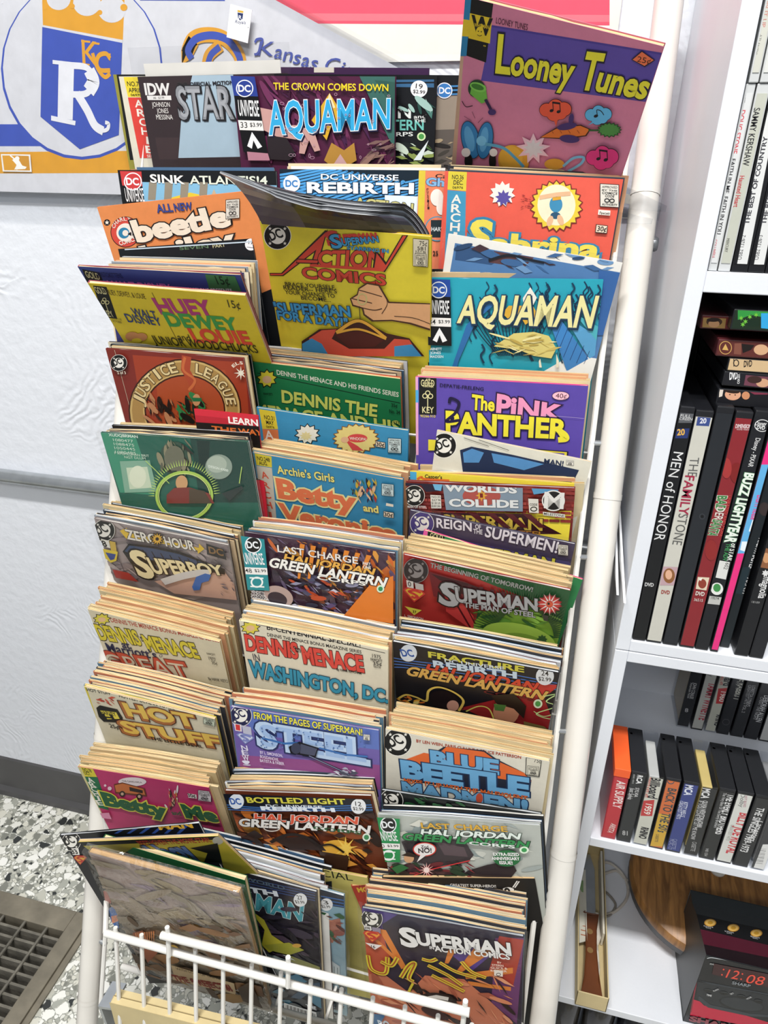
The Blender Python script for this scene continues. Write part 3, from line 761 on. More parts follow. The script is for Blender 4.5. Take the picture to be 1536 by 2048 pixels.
# --- top row
c = Comic(V1, (452, 298), (1100, 296), '#8f8a3a', 'olive-edged comic, its spine just showing at the far left of the top row', off=0.052, W=.185, tilt=6, spine='#a89a3c', t=.004)
c.poly('#17181a', (466, 298), (1100, 298), (1150, 640), (520, 640)); c.vtext('RICHIE RICH DOLLARS', 510, 500, 548, 640, 8, 7, '#17181a', 0); c.done()
c = Comic(V1, (475, 306), (1122, 300), '#d8d2c0', 'comic with a tall red lettered strip below a yellow box, left in the top row', off=0.046, W=.185, tilt=6, spine='#d8d2c0', t=.004)
c.poly('#e2cc36', (494, 308), (590, 308), (592, 388), (512, 388)); c.text('NO.74', 510, 344, 566, 346, 18, '#1d1c18', .02); c.text('APRIL', 516, 369, 566, 370, 17, '#1d1c18', .02); c.text('06970', 524, 384, 566, 385, 9, '#1d1c18')
c.poly('#d6433a', (512, 390), (585, 390), (650, 632), (560, 632)); c.vtext('ARCHIE', 553, 396, 606, 616, 30, 28, '#efe6da', .03); c.text('SERIES', 590, 630, 634, 630, 11, '#efe6da', .01); c.done()
c = Comic(V2, (-450, 268), (190, 272), '#3d2346', 'comic with a deep purple top edge tucked behind the dark wine-coloured one', 'new', off=0.05, W=.18, tilt=6, t=.004); c.poly('#cfc8ba', (-280, 262), (-200, 262), (-200, 290), (-280, 290)); c.done()
# tall backing board and the two-tone comic in a bag
c = Comic(VB, (200, 196), (1385, 166), '#34282b', 'bagged comic split dark brown and pale blue, a white board rising behind it', 'new', off=0.037, W=.185, sleeve=True, up=0.024, t=.0026, tilt=6)
c.poly('#a9bfce', (602, 186), (900, 180), (1010, 780), (500, 790), (520, 520)); c.poly('#3f3032', (330, 640), (505, 640), (500, 800), (360, 800))
c.text('IDW', 262, 326, 440, 326, 78, '#e6e3e0', .06); c.poly('#e6e3e0', (270, 335), (446, 333), (450, 366), (276, 366)); c.text('#6 · $3.99', 318, 358, 398, 357, 16, '#34282b', 0)
for i, (t_, x, w) in enumerate((('JOHNSON', 310, 130), ('JONES', 346, 84), ('MESSINA', 342, 120))): c.text(t_, x, 416 + 46 * i, x + w, 416 + 46 * i, 34, '#eee9e4', 0)
c.text('THE', 496, 266, 566, 264, 26, '#1b1a1c', .03, '#6b6464', .02); c.text('OFFICIAL MOTION', 588, 264, 905, 250, 26, '#26242a', .05)
c.text('STAR', 512, 502, 906, 500, 228, '#8e9095', .03, '#1e1d21', .035, drop=('#1e1d21', .04, .02)); c.text('STAR', 524, 490, 892, 488, 200, '#a9abb0', .0)
c.done()
mb = MB(); mb.box((-.084, .0036, .05), (.084, .0042, c.H + .0125)); o = mb.build('backing_board', mat('white_backer_board', '#e4e1da', .6), c.root)
# dark wine comic with bright blue letters
c = Comic(V2, (-78, 306), (46, 312), '#121318', 'x', 'new', off=0.03) if False else None
c = Comic(V2, (-440, 296), (200, 300), '#14161a', 'black comic with a white price circle, right of the wine-coloured cover', 'new', off=0.033, W=.182, tilt=6, t=.003)
c.poly('#39648a', (-100, 320), (200, 318), (200, 350), (-100, 346)); c.line('#14161a', 5, (40, 332), (200, 330)); c.pricecircle(140, 356, 34, '19', '$2.99')
c.text('LANTERN', -70, 520, 158, 520, 40, '#6fc0b4', .03, '#101214', .04); c.text('N', 58, 472, 106, 472, 40, '#dfe6e2', .04); c.text('and', 120, 474, 168, 472, 14, '#e4e8e4', .02); c.text('THE', 122, 490, 166, 488, 12, '#e4e8e4', .02); c.text('CORPS', -20, 546, 116, 544, 16, '#e4e8e4', .02); c.ell('#cfe3b0', 150, 546, 17); c.ell('#4f9a4c', 150, 546, 11)
c.busy(70, 400, 195, 460, ['#274c45', '#4a7a70', '#9fc2b8', '#0e1012'], 16, 60, .9, 3); c.busy(60, 570, 195, 680, ['#1b2020', '#8a9a52', '#c8d6c4', '#4b6a3c', '#0c0d0f'], 34, 46, .3, 4); c.poly('#dfe8e8', (120, 640), (180, 560), (150, 640)); c.done()
c = Comic(V2, (194, 300), (840, 306), '#15161a', 'comic fading from charcoal to tan with a round badge, beside the tall pink cover', 'new', off=0.04, tilt=6, t=.003)
c.poly('#8f8576', (190, 380), (840, 380), (830, 700), (200, 700)); c.poly('#5d5750', (190, 520), (840, 500), (830, 700), (200, 700)); c.busy(196, 560, 280, 690, ['#2a2826', '#a59678', '#43403a'], 12, 50, 0, 8)
for i in range(3): c.line('#3d7cb0', 6, (190, 348 + 16 * i), (300, 344 + 16 * i))
c.dcnew(242, 362, 32, '#3b78b8', '#e6ebf0', True); c.done()
c = Comic(V1, (929, 303), (1582, 306), '#4f1f3c', 'wine-coloured comic with big sky-blue slanted lettering, in the top row', 'new', off=0.022, W=.185, t=.0032, tilt=6)
c.busy(1040, 310, 1560, 640, ['#5d2346', '#3c1630', '#6e3156', '#472046'], 70, 110, 1.0, 5, 6)
c.poly('#3a665e', (1440, 304), (1600, 304), (1620, 640), (1560, 560)); c.poly('#30574e', (1500, 320), (1600, 330), (1620, 500))
c.busy(1450, 560, 1610, 665, ['#7d5f5a', '#5b4443', '#947266', '#3d2f33'], 26, 70, -.5, 6, 5)
c.poly('#d9a92f', (1322, 372), (1382, 470), (1330, 500), (1310, 560), (1250, 480)); c.poly('#e9d7a8', (1322, 372), (1345, 430), (1300, 440))
c.poly('#c79a93', (1045, 430), (1095, 440), (1085, 500), (1200, 500), (1262, 530), (1285, 600), (1262, 606), (1240, 560), (1222, 615), (1200, 612), (1205, 560), (1110, 545), (1060, 520)); c.line('#8d5a5c', 3, (1210, 520), (1238, 570)); c.line('#8d5a5c', 3, (1180, 520), (1214, 580))
c.poly('#2a2226', (1072, 540), (1150, 550), (1190, 620), (1160, 640), (1078, 636)); c.poly('#b4853a', (1300, 640), (1330, 570), (1380, 600), (1420, 570), (1430, 640), (1390, 665), (1330, 665)); c.poly('#caa0a0', (1330, 668), (1365, 615), (1400, 668))
c.text('THE CROWN COMES DOWN', 1100, 358, 1556, 364, 27, '#e6cf2e', .03)
c.text('AQUAMAN', 1084, 536, 1560, 510, 128, '#35a9dc', .03, '#e8eef0', .03, h2=112, drop=('#1b1a3a', .03, .03), sh=.08)
r_ = random.Random(4)
for i in range(26): x, y = r_.uniform(1130, 1560), r_.uniform(320, 640); c.ring('#b792a4', x, y, r_.choice((4, 6, 9)), r_.choice((4, 6, 9)), 1.6)
c.universe(929, 303, 96, 304, '#2b3f8e', 0.17, '#2b3f8e', '33', '$3.99'); c.poly('#b77f8e', (995, 605), (1078, 612), (1086, 640), (1000, 640)); c.done()
# the tall pink one
c = Comic(V2, (325, -14), (1120, 186), '#d27f9c', 'tall faded pink comic with yellow title letters on a purple band, leaning at upper right', off=None, W=.171, t=.0055, le=(272, 645))
c.poly('#c9a58c', (325, -20), (336, -20), (286, 680), (262, 680)); c.poly('#d27f9c', (440, 0), (452, 40), (480, 200), (300, 700))
c.poly('#5b4aa0', (432, 100), (1118, 212), (1052, 408), (388, 322)); c.poly('#4a3c90', (432, 100), (1118, 212), (1115, 220), (430, 108))
c.poly('#151515', (345, -20), (438, 8), (408, 250), (330, 222)); c.poly('#2d7fae', (318, -20), (350, -14), (330, 224), (302, 224)); c.poly('#e0c22e', (344, 52), (432, 72), (424, 174), (338, 152)); c.poly('#e0c22e', (316, 76), (344, 80), (340, 146), (310, 144))
c.text('W', 352, 128, 428, 142, 66, '#151515', .06); c.text('WHITMAN', 362, 106, 420, 116, 15, '#e0c22e', .02); c.ell('#e0c22e', 384, 128, 16, 22); c.ell('#151515', 378, 124, 2.5); c.ell('#151515', 390, 126, 2.5); c.curve('#151515', 2, (374, 138), (383, 143), (392, 140)); c.text('o', 398, 184, 408, 186, 8, '#e0c22e')
c.text('LOONEY TUNES', 448, 92, 574, 120, 24, '#3d1a30', 0)
c.text('L', 450, 286, 502, 292, 146, '#e5dd38', .05, '#1c1830', .05, sh=.1); c.text('ooney', 506, 294, 744, 338, 105, '#e5dd38', .05, '#1c1830', .05, sh=.1, h2=110)
c.text('T', 782, 350, 846, 358, 142, '#e5dd38', .05, '#1c1830', .05, sh=.14); c.text('unes', 846, 358, 1042, 392, 104, '#e5dd38', .05, '#1c1830', .05, sh=.14, h2=96)
c.poly('#1c1830', (990, 236), (1032, 200), (1086, 238), (1044, 266)); c.poly('#e8734a', (996, 236), (1033, 205), (1080, 238), (1043, 261)); c.text('25¢', 1012, 244, 1066, 254, 22, '#3a2018', 0)
# bell, gloves and instruments; no figure
c.ell('#23402a', 372, 352, 34, 36, 20); c.poly('#6fb548', (356, 326), (408, 340), (416, 402), (392, 412), (346, 372)); c.ell('#7fc455', 378, 346, 34, 18, 18); c.ell('#3f7a30', 376, 345, 26, 11, 18)
c.line('#2f1f48', 12, (408, 396), (432, 440)); c.ell('#45306a', 434, 446, 16, 12)
c.curve('#2a1828', 3, (314, 402), (330, 424), (356, 420)); c.line('#7a4560', 2, (352, 480), (322, 462)); c.line('#7a4560', 2, (366, 470), (354, 444)); c.line('#7a4560', 2, (378, 488), (398, 468))
for cx, cy, rx, ry, ro in ((348, 556, 34, 74, -12), (406, 558, 30, 72, 8)): c.ell('#1b3a58', cx, cy, rx + 3, ry + 3, ro); c.ell('#2f7db8', cx, cy, rx, ry, ro); c.ell('#5aa5d8', cx - 4, cy - 4, rx * .55, ry * .7, ro)
c.ell('#77c0e8', 392, 560, 20); c.ell('#151515', 340, 640, 16, 30); c.ell('#151515', 436, 640, 14, 34); c.ell('#e8e4e0', 330, 606, 18); c.ell('#e8e4e0', 440, 606, 16)
c.ell('#d59a34', 520, 640, 60, 66, -30); c.ell('#e0ac3c', 510, 628, 46, 50, -30); c.curve('#5aa5c8', 12, (410, 572), (480, 588), (530, 630), (560, 662)); c.star('#e8c0cc', 600, 590, 70, 9, .55, 62); c.star('#d8d2d6', 600, 590, 46, 9, .55, 40); c.ell('#d59a34', 684, 652, 40, 22)
c.curve('#79b4d4', 10, (720, 660), (760, 628), (800, 625), (790, 650), (740, 680))
c.ell('#3a2418', 752, 520, 122, 34, 0) if False else None
c.poly('#3a1e12', (624, 546), (690, 506), (790, 494), (830, 512), (812, 540), (720, 552)); c.poly('#e0742e', (630, 544), (692, 510), (788, 498), (824, 513), (808, 536), (720, 547))
for x in (672, 706, 740, 776): c.line('#a84c1c', 3, (x, 516), (x + 8, 528))
c.line('#2c5a2e', 8, (822, 516), (860, 516)); c.star('#1f4426', 904, 514, 52, 16, .8, 32); c.star('#4a8a42', 904, 514, 46, 16, .78, 27)
c.ell('#45306a', 735, 500, 40, 14, -10); c.ell('#45306a', 745, 550, 40, 16, 5); c.ell('#45306a', 752, 470, 10, 22, 10)
def cloud(cx, cy, w, h, col, tail):
    for f_, cc in ((1.08, '#2a1420'), (1, col)):
        c.poly(cc, (cx - 14 * f_, cy + h * .3), (cx + 12 * f_, cy + h * .3), tail)
        for dx, dy, r in ((-.32, .0, .42), (.3, -.05, .44), (0, -.22, .42), (-.05, .22, .44), (.18, .2, .36)): c.ell(cc, cx + dx * w, cy + dy * h, w * r * .62 * f_, h * r * .85 * f_)
def note(x, y, s_=1.0, col='#15101a'):
    c.ell(col, x, y, 8 * s_, 6 * s_, -20); c.line(col, 3.2 * s_, (x + 7 * s_, y), (x + 5 * s_, y - 34 * s_)); c.ell(col, x + 28 * s_, y + 4 * s_, 8 * s_, 6 * s_, -20); c.line(col, 3.2 * s_, (x + 35 * s_, y + 4 * s_), (x + 33 * s_, y - 30 * s_)); c.line(col, 7 * s_, (x + 4 * s_, y - 33 * s_), (x + 34 * s_, y - 29 * s_))
cloud(690, 434, 110, 74, '#e2573c', (692, 500)); note(674, 436, 1.0); cloud(862, 452, 92, 66, '#5fb2de', (818, 494)); c.ell('#15101a', 852, 456, 9, 6, -20); c.curve('#15101a', 3, (858, 454), (856, 432), (872, 436), (884, 452)); cloud(878, 622, 112, 82, '#d8347a', (866, 672)); note(862, 626, 1.05)
c.line('#15101a', 2, (700, 1), (700, 1)); c.done()
# --- second row
c = Comic(V1, (470, 680), (1105, 684), '#13161a', 'comic with white letters on black over blue, a red badge in its corner', 'new', t=.0032, W=.193, off=.012, sleeve=False)
c.poly('#7fb5d4', (566, 728), (1120, 742), (1130, 1000), (580, 1000)); c.poly('#d8c23c', (650, 800), (760, 770), (900, 800), (880, 900), (600, 900)); 
for x in (596, 660, 724, 800): c.poly('#8d8676', (x, 728), (x + 32, 730), (x + 26, 800), (x - 4, 800))
c.poly('#bfa98a', (856, 756), (872, 790), (842, 790)); c.poly('#c33b3c', (480, 684), (566, 686), (570, 745), (490, 742)); c.poly('#101114', (490, 742), (570, 745), (578, 806), (500, 806)); c.dcnew(532, 726, 36, '#c33b3c')
c.text('UNIVERSE', 506, 806, 580, 806, 52, '#e8e8e8', .01); c.text('SINK', 604, 730, 738, 736, 32, '#e6e6e0', .035); c.text('ATLANTIS!4', 762, 736, 1070, 738, 32, '#d9dfcf', .03); c.done()
c = Comic(V1, (1118, 676), (1770, 682), '#142430', 'blue comic with concentric rays and white block letters, behind the bent dark stack', 'new', t=.0032, W=.183, off=.018)
for i in range(15): c.curve('#4f9dd8', 7, (1118, 700 + i * 12), (1180 + i * 8, 690 + i * 11), (1280 + i * 22, 672 + i * 5), (1300 + i * 22, 668 + i * 4)); c.curve('#4f9dd8', 6, (1118, 724 + i * 16), (1350, 748 + i * 16), (1620, 730 + i * 12), (1760, 690 + i * 10))
c.poly('#dfe9ee', (1540, 780), (1770, 790), (1760, 1000), (1540, 1000)); c.dcnew(1168, 734, 34, '#3b7cbc', '#e4ecf2', False); c.text('DC UNIVERSE', 1286, 718, 1594, 722, 22, '#e6eef4', .03, '#123', .03); c.text('REBIRTH', 1234, 770, 1652, 774, 40, '#e6eef4', .06, '#0f2a48', .04); c.text('ACTION', 1420, 830, 1650, 856, 40, '#c8c27e', .04, '#15181c', .05); c.done()
c = Comic(V2, (140, 682), (800, 700), '#e0805c', 'coral comic with pale blue outlined letters, a narrow sliver showing beside the red one', off=.011, t=.0032, spine='#d8c03a')
c.poly('#d6be3c', (138, 680), (166, 682), (158, 960), (136, 960)); c.text('Casper', 206, 712, 330, 716, 16, '#2a1a18', .03); c.text('Ghostland', 170, 742, 420, 752, 30, '#7fb0d8', .06, '#2a2a50', .04)
c.text('PDC 52126-1', 176, 810, 176, 756, 10, '#2a1a18', 0) if False else c.vtext('PDC521261', 174, 752, 178, 836, 8, 8, '#2a1a18', 0)
c.ell('#ece4da', 212, 790, 26, 34); c.ell('#ece4da', 230, 830, 20, 30); c.ell('#2f8fb0', 214, 915, 50, 50); c.ell('#e0805c', 214, 915, 46); c.poly('#1a2a30', (188, 880), (240, 880), (240, 950), (188, 950)); c.text('HARVEY', 190, 924, 260, 926, 16, '#dfe8e8', .02); c.text('25', 196, 1022, 216, 1022, 18, '#1a1a1a', .03); c.done()
c = Comic(V2, (244, 684), (965, 718), '#df5a48', 'red comic with yellow title letters edged in blue and a starburst, wrapped in film', W=.17, off=-.003, tilt=1, sleeve=True, t=.0035)
c.poly('#d9c73a', (258, 684), (332, 686), (328, 764), (254, 758)); c.text('NO.36', 272, 716, 318, 718, 17, '#1d1c18', .02); c.text('DEC.', 278, 738, 316, 739, 17, '#1d1c18', .02); c.text('06976', 274, 754, 316, 755, 9, '#1d1c18', 0)
c.poly('#3f93b8', (254, 760), (328, 766), (322, 1100), (240, 1100)); c.vtext('ARCHIE', 290, 776, 278, 1000, 36, 32, '#efe6da', .03)
c.star('#7a2a22', 690, 824, 108, 22, .88, 106); c.star('#e3c83c', 690, 824, 102, 22, .86, 100); c.ell('#efe4c4', 690, 820, 76, 82); c.ell('#3a88b0', 688, 818, 26, 32); c.ell('#26506e', 686, 862, 20, 14); c.ell('#e0b48c', 664, 884, 12, 22, 20); c.ell('#e0b48c', 706, 880, 12, 22, -20); c.line('#e0b48c', 16, (624, 790), (690, 778), (744, 774)); c.line('#d8a032', 12, (676, 796), (706, 792))
c.star('#ece4da', 474, 776, 52, 11, .72); c.star('#564a98', 478, 792, 34, 9, .6); c.busy(550, 780, 590, 830, ['#7a1e22', '#9a2a2a'], 18, 12, 0, 2)
c.seal(866, 736, 72, 88, .06); c.poly('#efe6da', (858, 838), (906, 842), (904, 862), (856, 858)); c.text('Fawcett', 862, 856, 902, 859, 11, '#1d1c18', .03); c.poly('#1d1c18', (848, 896), (896, 902), (892, 934), (844, 930)); c.poly('#ead8c0', (851, 899), (893, 904), (890, 931), (847, 927)); c.text('30¢', 852, 923, 888, 926, 19, '#1d1c18', .03)
c.text('S', 346, 1000, 422, 1006, 118, '#e3d455', .06, '#2f7ea6', .08); c.text('abrina', 432, 1006, 852, 1034, 74, '#e3d455', .06, '#2f7ea6', .08); c.done()
# orange, flopped
c = Comic(V1, (388, 829), (1012, 762), '#df8a50', 'orange comic with white bubble letters and a round red-ringed badge, tipped forward at left', off=.005, W=.191, tilt=8, t=.0035)
c.ell('#1d1a1c', 428, 890, 13); c.star('#efe6da', 428, 890, 10); c.ell('#1d1a1c', 502, 928, 60, 62); c.ell('#d24a3e', 502, 928, 57, 59); c.ell('#efe6da', 502, 930, 36, 37); c.ell('#2d7fa8', 496, 932, 22, 22); c.ell('#efe6da', 502, 932, 12); c.poly('#1d1a1c', (510, 936), (548, 914), (552, 956)); c.text('25', 526, 948, 548, 942, 24, '#efe6da', .02); c.arctext('CHARLTON', 502, 928, 45, 46, 195, 330, 14, '#efe6da', .02); c.text('COMICS', 482, 982, 546, 962, 16, '#efe6da', .03)
c.text('ALL', 632, 850, 694, 846, 30, '#3a4a94', .03, '#1d1a2a', .03); c.text('NEW', 702, 844, 772, 838, 28, '#3a4a94', .03, '#1d1a2a', .03)
c.text('beetle', 556, 966, 920, 900, 78, '#ece0cc', .07, '#1d1a1c', .05); c.text('bailey', 590, 1060, 940, 988, 70, '#ece0cc', .07, '#1d1a1c', .05); c.seal(906, 800, 52, 74, -.08); c.done()
c = Comic(V3, (272, 76), (850, 30), '#141a1e', 'black comic with a small white circle at its top right, behind the flopped orange one', 'new', off=.03, W=.168, t=.0028, tilt=2)
c.text('PART', 652, 72, 702, 66, 14, '#b9b48a', .02); c.text('SEVEN', 520, 80, 634, 72, 12, '#5d7a5a', .02); c.pricecircle(804, 58, 24, '17', ' . '); c.line('#bfd0dc', 4, (300, 78), (850, 44)); c.done()
# --- third row, left: two flopped digests and the blue comic behind them
c = Comic(V3, (220, 150), (866, 176), '#2c2c62', 'deep blue comic with a sky-blue price disc, standing behind two flopped ones', off=0.0, t=.0035)
c.ell('#4b93cc', 800, 220, 28, 30); c.text('20¢', 780, 232, 822, 234, 22, '#1c2450', .02); c.text('K', 800, 338, 858, 340, 78, '#dfd04a', .06); c.text('N', 730, 336, 790, 338, 78, '#dfd04a', .06); c.done()
c = Comic(V3, (110, 146), (748, 180), '#39488e', 'indigo comic with a green corner flash, flopped forward behind the yellow one at left', off=-.062, W=.186, tilt=33, t=.003, spine='#b2506a')
c.goldkey(128, 156, 72, 130, .35, .2); c.text('ARISTOKITTENS', 194, 186, 294, 192, 16, '#222a5c', .01); c.poly('#3f7a4c', (620, 176), (740, 184), (790, 300), (645, 260)); c.text('15¢', 672, 216, 722, 218, 30, '#15301e', .02)
c.text('WALT DISNEY', 248, 236, 494, 250, 30, '#c46cc0', .03); c.text('PRODUCTIONS PRESENTS', 512, 246, 734, 252, 16, '#e2e2ea', .02); c.done()
c = Comic(V3, (150, 212), (776, 262), '#dfc632', 'yellow comic with purple, green and red stacked words, flopped forward furthest left', off=-.061, W=.18, tilt=34, t=.0045, spine='#b2506a')
c.goldkey(172, 222, 54, 128, .34, .1); c.text('HUEY, DEWEY, & LOUIE', 234, 258, 386, 276, 18, '#5c4a20', 0); c.line('#5c4a20', 2, (408, 250), (512, 446))
c.text('HUEY', 446, 334, 656, 340, 52, '#b03a78', .06); c.text('15¢', 716, 308, 764, 316, 28, '#33301c', 0)
c.text('DEWEY', 480, 382, 756, 402, 46, '#3f9a4a', .06); c.text('and', 518, 440, 568, 444, 24, '#33301c', 0); c.text('LOUIE', 582, 446, 808, 456, 46, '#dd4a34', .06)
c.text('WALT', 336, 340, 432, 354, 26, '#2a3f74', .02); c.text('DISNEY', 314, 366, 452, 382, 28, '#2a3f74', .02); c.ell('#c88a58', 330, 424, 28, 18, 0); c.ell('#c88a58', 366, 426, 24, 16); c.ell('#dfc632', 348, 440, 20, 9)
c.text('JUNIOR WOODCHUCKS', 420, 452, 836, 490, 28, '#33301c', .01); c.text('10193-110', 246, 352, 288, 360, 7, '#33301c', 0); c.text('OCTOBER', 252, 364, 290, 372, 7, '#33301c', 0); c.done()
# --- bent dark comics and the big yellow one
c = Comic(VA, (318, 395), (1414, 492), '#e0cd38', 'bright yellow comic with big red slanted lettering and a hand holding a hanger', off=-.05, W=.175, tilt=20, t=.004, H=.258)
c.view = VA; c.bullet(432, 486, 84)
c.line('#2a1a18', 8, (384, 726), (460, 726), (742, 452)); c.poly('#2a1a18', (384, 722), (462, 722), (700, 500), (755, 442), (690, 684), (640, 680), (668, 590), (470, 742), (384, 740)); c.poly('#cf4634', (388, 726), (464, 726), (745, 458), (682, 678), (650, 676), (682, 572), (466, 736), (388, 736)); c.poly('#2a1a18', (560, 630), (690, 636), (686, 664), (550, 660)); c.poly('#cf4634', (560, 636), (690, 642), (686, 658), (556, 654))
c.text('CTION', 694, 672, 1098, 690, 88, '#cf4634', .05, '#2a1a18', .04, sh=.22, h2=112); c.poly('#2a1a18', (1040, 700), (1060, 570), (1128, 652), (1230, 480), (1270, 480), (1120, 716)); c.poly('#cf4634', (1052, 692), (1068, 594), (1126, 672), (1236, 484), (1258, 484), (1118, 706)); c.poly('#cf4634', (640, 664), (1110, 692), (1114, 712), (640, 680))
c.text('COMICS', 600, 752, 1124, 800, 66, '#cf4634', .05, '#2a1a18', .04)
c.text('S', 788, 562, 848, 556, 80, '#3f93c4', .05, '#1a1a22', .06, drop=('#c23a34', -.14, -.16)); c.text('UPERMAN', 852, 546, 1082, 522, 46, '#3f93c4', .05, '#1a1a22', .06, drop=('#c23a34', -.1, -.3), h2=36); c.text('STARRING IN', 880, 568, 1144, 592, 22, '#3f93c4', .04, '#1a2a3a', .05)
c.poly('#1c1a18', (1300, 498), (1402, 506), (1396, 684), (1300, 676)); c.poly('#d9cfb4', (1303, 501), (1399, 509), (1393, 681), (1303, 673)); c.text('75¢', 1342, 544, 1392, 548, 30, '#1c1a18', .0); c.text('581', 1330, 572, 1382, 575, 22, '#1c1a18', 0); c.text('JULY 86', 1316, 588, 1384, 592, 14, '#1c1a18', 0); c.seal(1316, 596, 68, 78, .03, '#d9cfb4')
c.view = V3
for i, (t_, x0, y0, x1, y1) in enumerate((('BRACE YOURSELF,', 944, 220, 1146, 234), ('READER-- HERE\'S', 938, 234, 1150, 250), ('YOUR CHANCE TO', 944, 252, 1142, 268), ('BECOME...', 1008, 274, 1126, 284))): c.text(t_, x0, y0, x1, y1, 15, '#1c1a18', .02)
c.text('"SUPERMAN', 898, 326, 1204, 342, 38, '#3f93c4', .05, '#1a2a4a', .06); c.text('FOR A DAY!"', 916, 352, 1194, 384, 32, '#3f93c4', .05, '#1a2a4a', .06)
c.poly('#4a2c1c', (1360, 282), (1560, 290), (1560, 410), (1440, 372), (1370, 360), (1290, 362), (1256, 336), (1250, 310), (1212, 300), (1202, 270), (1230, 252), (1236, 228), (1270, 206), (1320, 214))
c.poly('#dfa878', (1356, 288), (1560, 294), (1560, 402), (1446, 366), (1370, 354), (1296, 356), (1262, 332), (1256, 306), (1216, 294), (1208, 272), (1234, 256), (1240, 232), (1272, 212), (1316, 220))
c.curve('#4a2c1c', 4, (1240, 236), (1290, 250), (1330, 262)); c.curve('#4a2c1c', 4, (1212, 270), (1256, 280), (1290, 288)); c.curve('#4a2c1c', 4, (1256, 308), (1300, 316), (1330, 310)); c.curve('#4a2c1c', 3, (1380, 340), (1460, 348), (1540, 378)); c.ring('#c8ba7a', 1252, 272, 20, 24, 5); c.curve('#4a2c1c', 3, (1340, 250), (1352, 290), (1330, 330))
c.line('#3a2a20', 3, (1240, 300), (1246, 392))
c.poly('#3a1612', (1010, 440), (1080, 392), (1170, 388), (1240, 352), (1350, 408), (1440, 428), (1500, 500), (1010, 500)); c.poly('#d0503c', (1040, 428), (1090, 396), (1150, 392), (1130, 430), (1200, 470), (1340, 470), (1380, 430), (1440, 434), (1480, 500), (1040, 500)); c.poly('#3f8fc0', (1012, 450), (1050, 428), (1090, 450), (1120, 500), (1014, 500)); c.poly('#3f8fc0', (1380, 460), (1450, 452), (1490, 500), (1380, 500)); c.poly('#4a1612', (1140, 410), (1240, 398), (1340, 434), (1300, 462), (1200, 466)); c.curve('#3a1a10', 16, (1150, 404), (1240, 358), (1346, 426)); c.curve('#dba23a', 12, (1150, 404), (1240, 358), (1346, 426)); c.curve('#dba23a', 9, (1150, 406), (1240, 392), (1346, 430))
c.done(); ACT = c
# --- second/third row, right: white-edged bagged comic and the teal one
c = Comic(V4, (258, 15), (955, 132), '#e3e1da', 'bagged white-topped dark blue comic leaning right behind the teal one', off=-.002, t=.003, W=.17, sleeve=True, le=(236, 130), kind='new', tilt=2)
c.poly('#4e78a8', (284, 52), (945, 170), (890, 520), (220, 420)); c.poly('#2f4f78', (290, 60), (500, 96), (430, 140), (284, 120)); c.poly('#5a3a3c', (440, 84), (600, 110), (560, 150), (420, 130)); c.busy(300, 66, 900, 160, ['#3a618f', '#274468', '#6a90b8', '#402c34'], 26, 70, .2, 12); c.curve('#141a26', 9, (420, 120), (500, 100), (580, 118), (640, 130)); c.poly('#335f9a', (860, 160), (948, 172), (900, 420), (850, 420)); c.done()
c = Comic(V4, (174, 192), (886, 200), '#2aa0b4', 'teal rippled comic with pale yellow slanted lettering and a dark badge column', 'new', off=0, W=.17, le=(180, 490), t=.003)
r_ = random.Random(9)
for i in range(46):
    x, y = r_.uniform(290, 880), r_.uniform(205, 470); c.curve('#173a54', r_.uniform(4, 8), (x, y), (x + 10, y + 22), (x - 4, y + 44), (x + 8, y + 74))
c.poly('#2f6ba6', (268, 560), (330, 380), (400, 300), (420, 280), (450, 290), (370, 360), (300, 520), (290, 560)); c.poly('#3f82c0', (640, 300), (690, 330), (850, 560), (730, 560)); c.poly('#5aa0cc', (720, 340), (880, 440), (850, 560)); c.poly('#4fb0bc', (760, 330), (884, 400), (874, 470))
for i in range(7): c.line('#1f3f74', 2, (690 + 22 * i, 350 + 22 * i), (640 + 26 * i, 470 + 12 * i))
for i in range(20): a = i / 19; c.curve('#152a40', 4, (360 + 290 * a, 350 + 60 * abs(a - .5)), (400 + 220 * a, 420 + 30 * abs(a - .5)), (460 + 120 * a, 500))
c.poly('#e6e2d6', (586, 226), (612, 268), (596, 300), (560, 300), (556, 270)); c.poly('#d8a83a', (556, 300), (520, 376), (474, 330), (500, 300)); c.poly('#d8a83a', (596, 300), (618, 340), (566, 376), (540, 330))
c.text('AQUAMAN', 296, 366, 828, 386, 104, '#e6de9e', .035, '#27405a', .04, h2=122, drop=('#1a3048', .03, .03), sh=.12)
c.poly('#d6c878', (440, 462), (520, 410), (600, 404), (660, 420), (690, 470), (670, 510), (600, 500), (540, 476)); c.busy(460, 415, 680, 500, ['#b8a050', '#e6dc9e', '#c8b464'], 26, 60, .1, 3, 8); c.poly('#e8e2c8', (620, 520), (626, 510), (632, 545), (622, 545)); c.poly('#e8e2c8', (690, 490), (700, 520), (698, 545), (690, 545))
c.universe(174, 192, 93, 264, '#24489a', 0.02, '#2d55aa', '34', '$3.99')
for i, t_ in enumerate(('ABNETT', 'JONES', 'MADSEN')): c.text(t_, 188, 476 + 15 * i, 188 + (46, 42, 52)[i], 476 + 15 * i, 10, '#e4ecec', .01)
c.done(); AQ = c
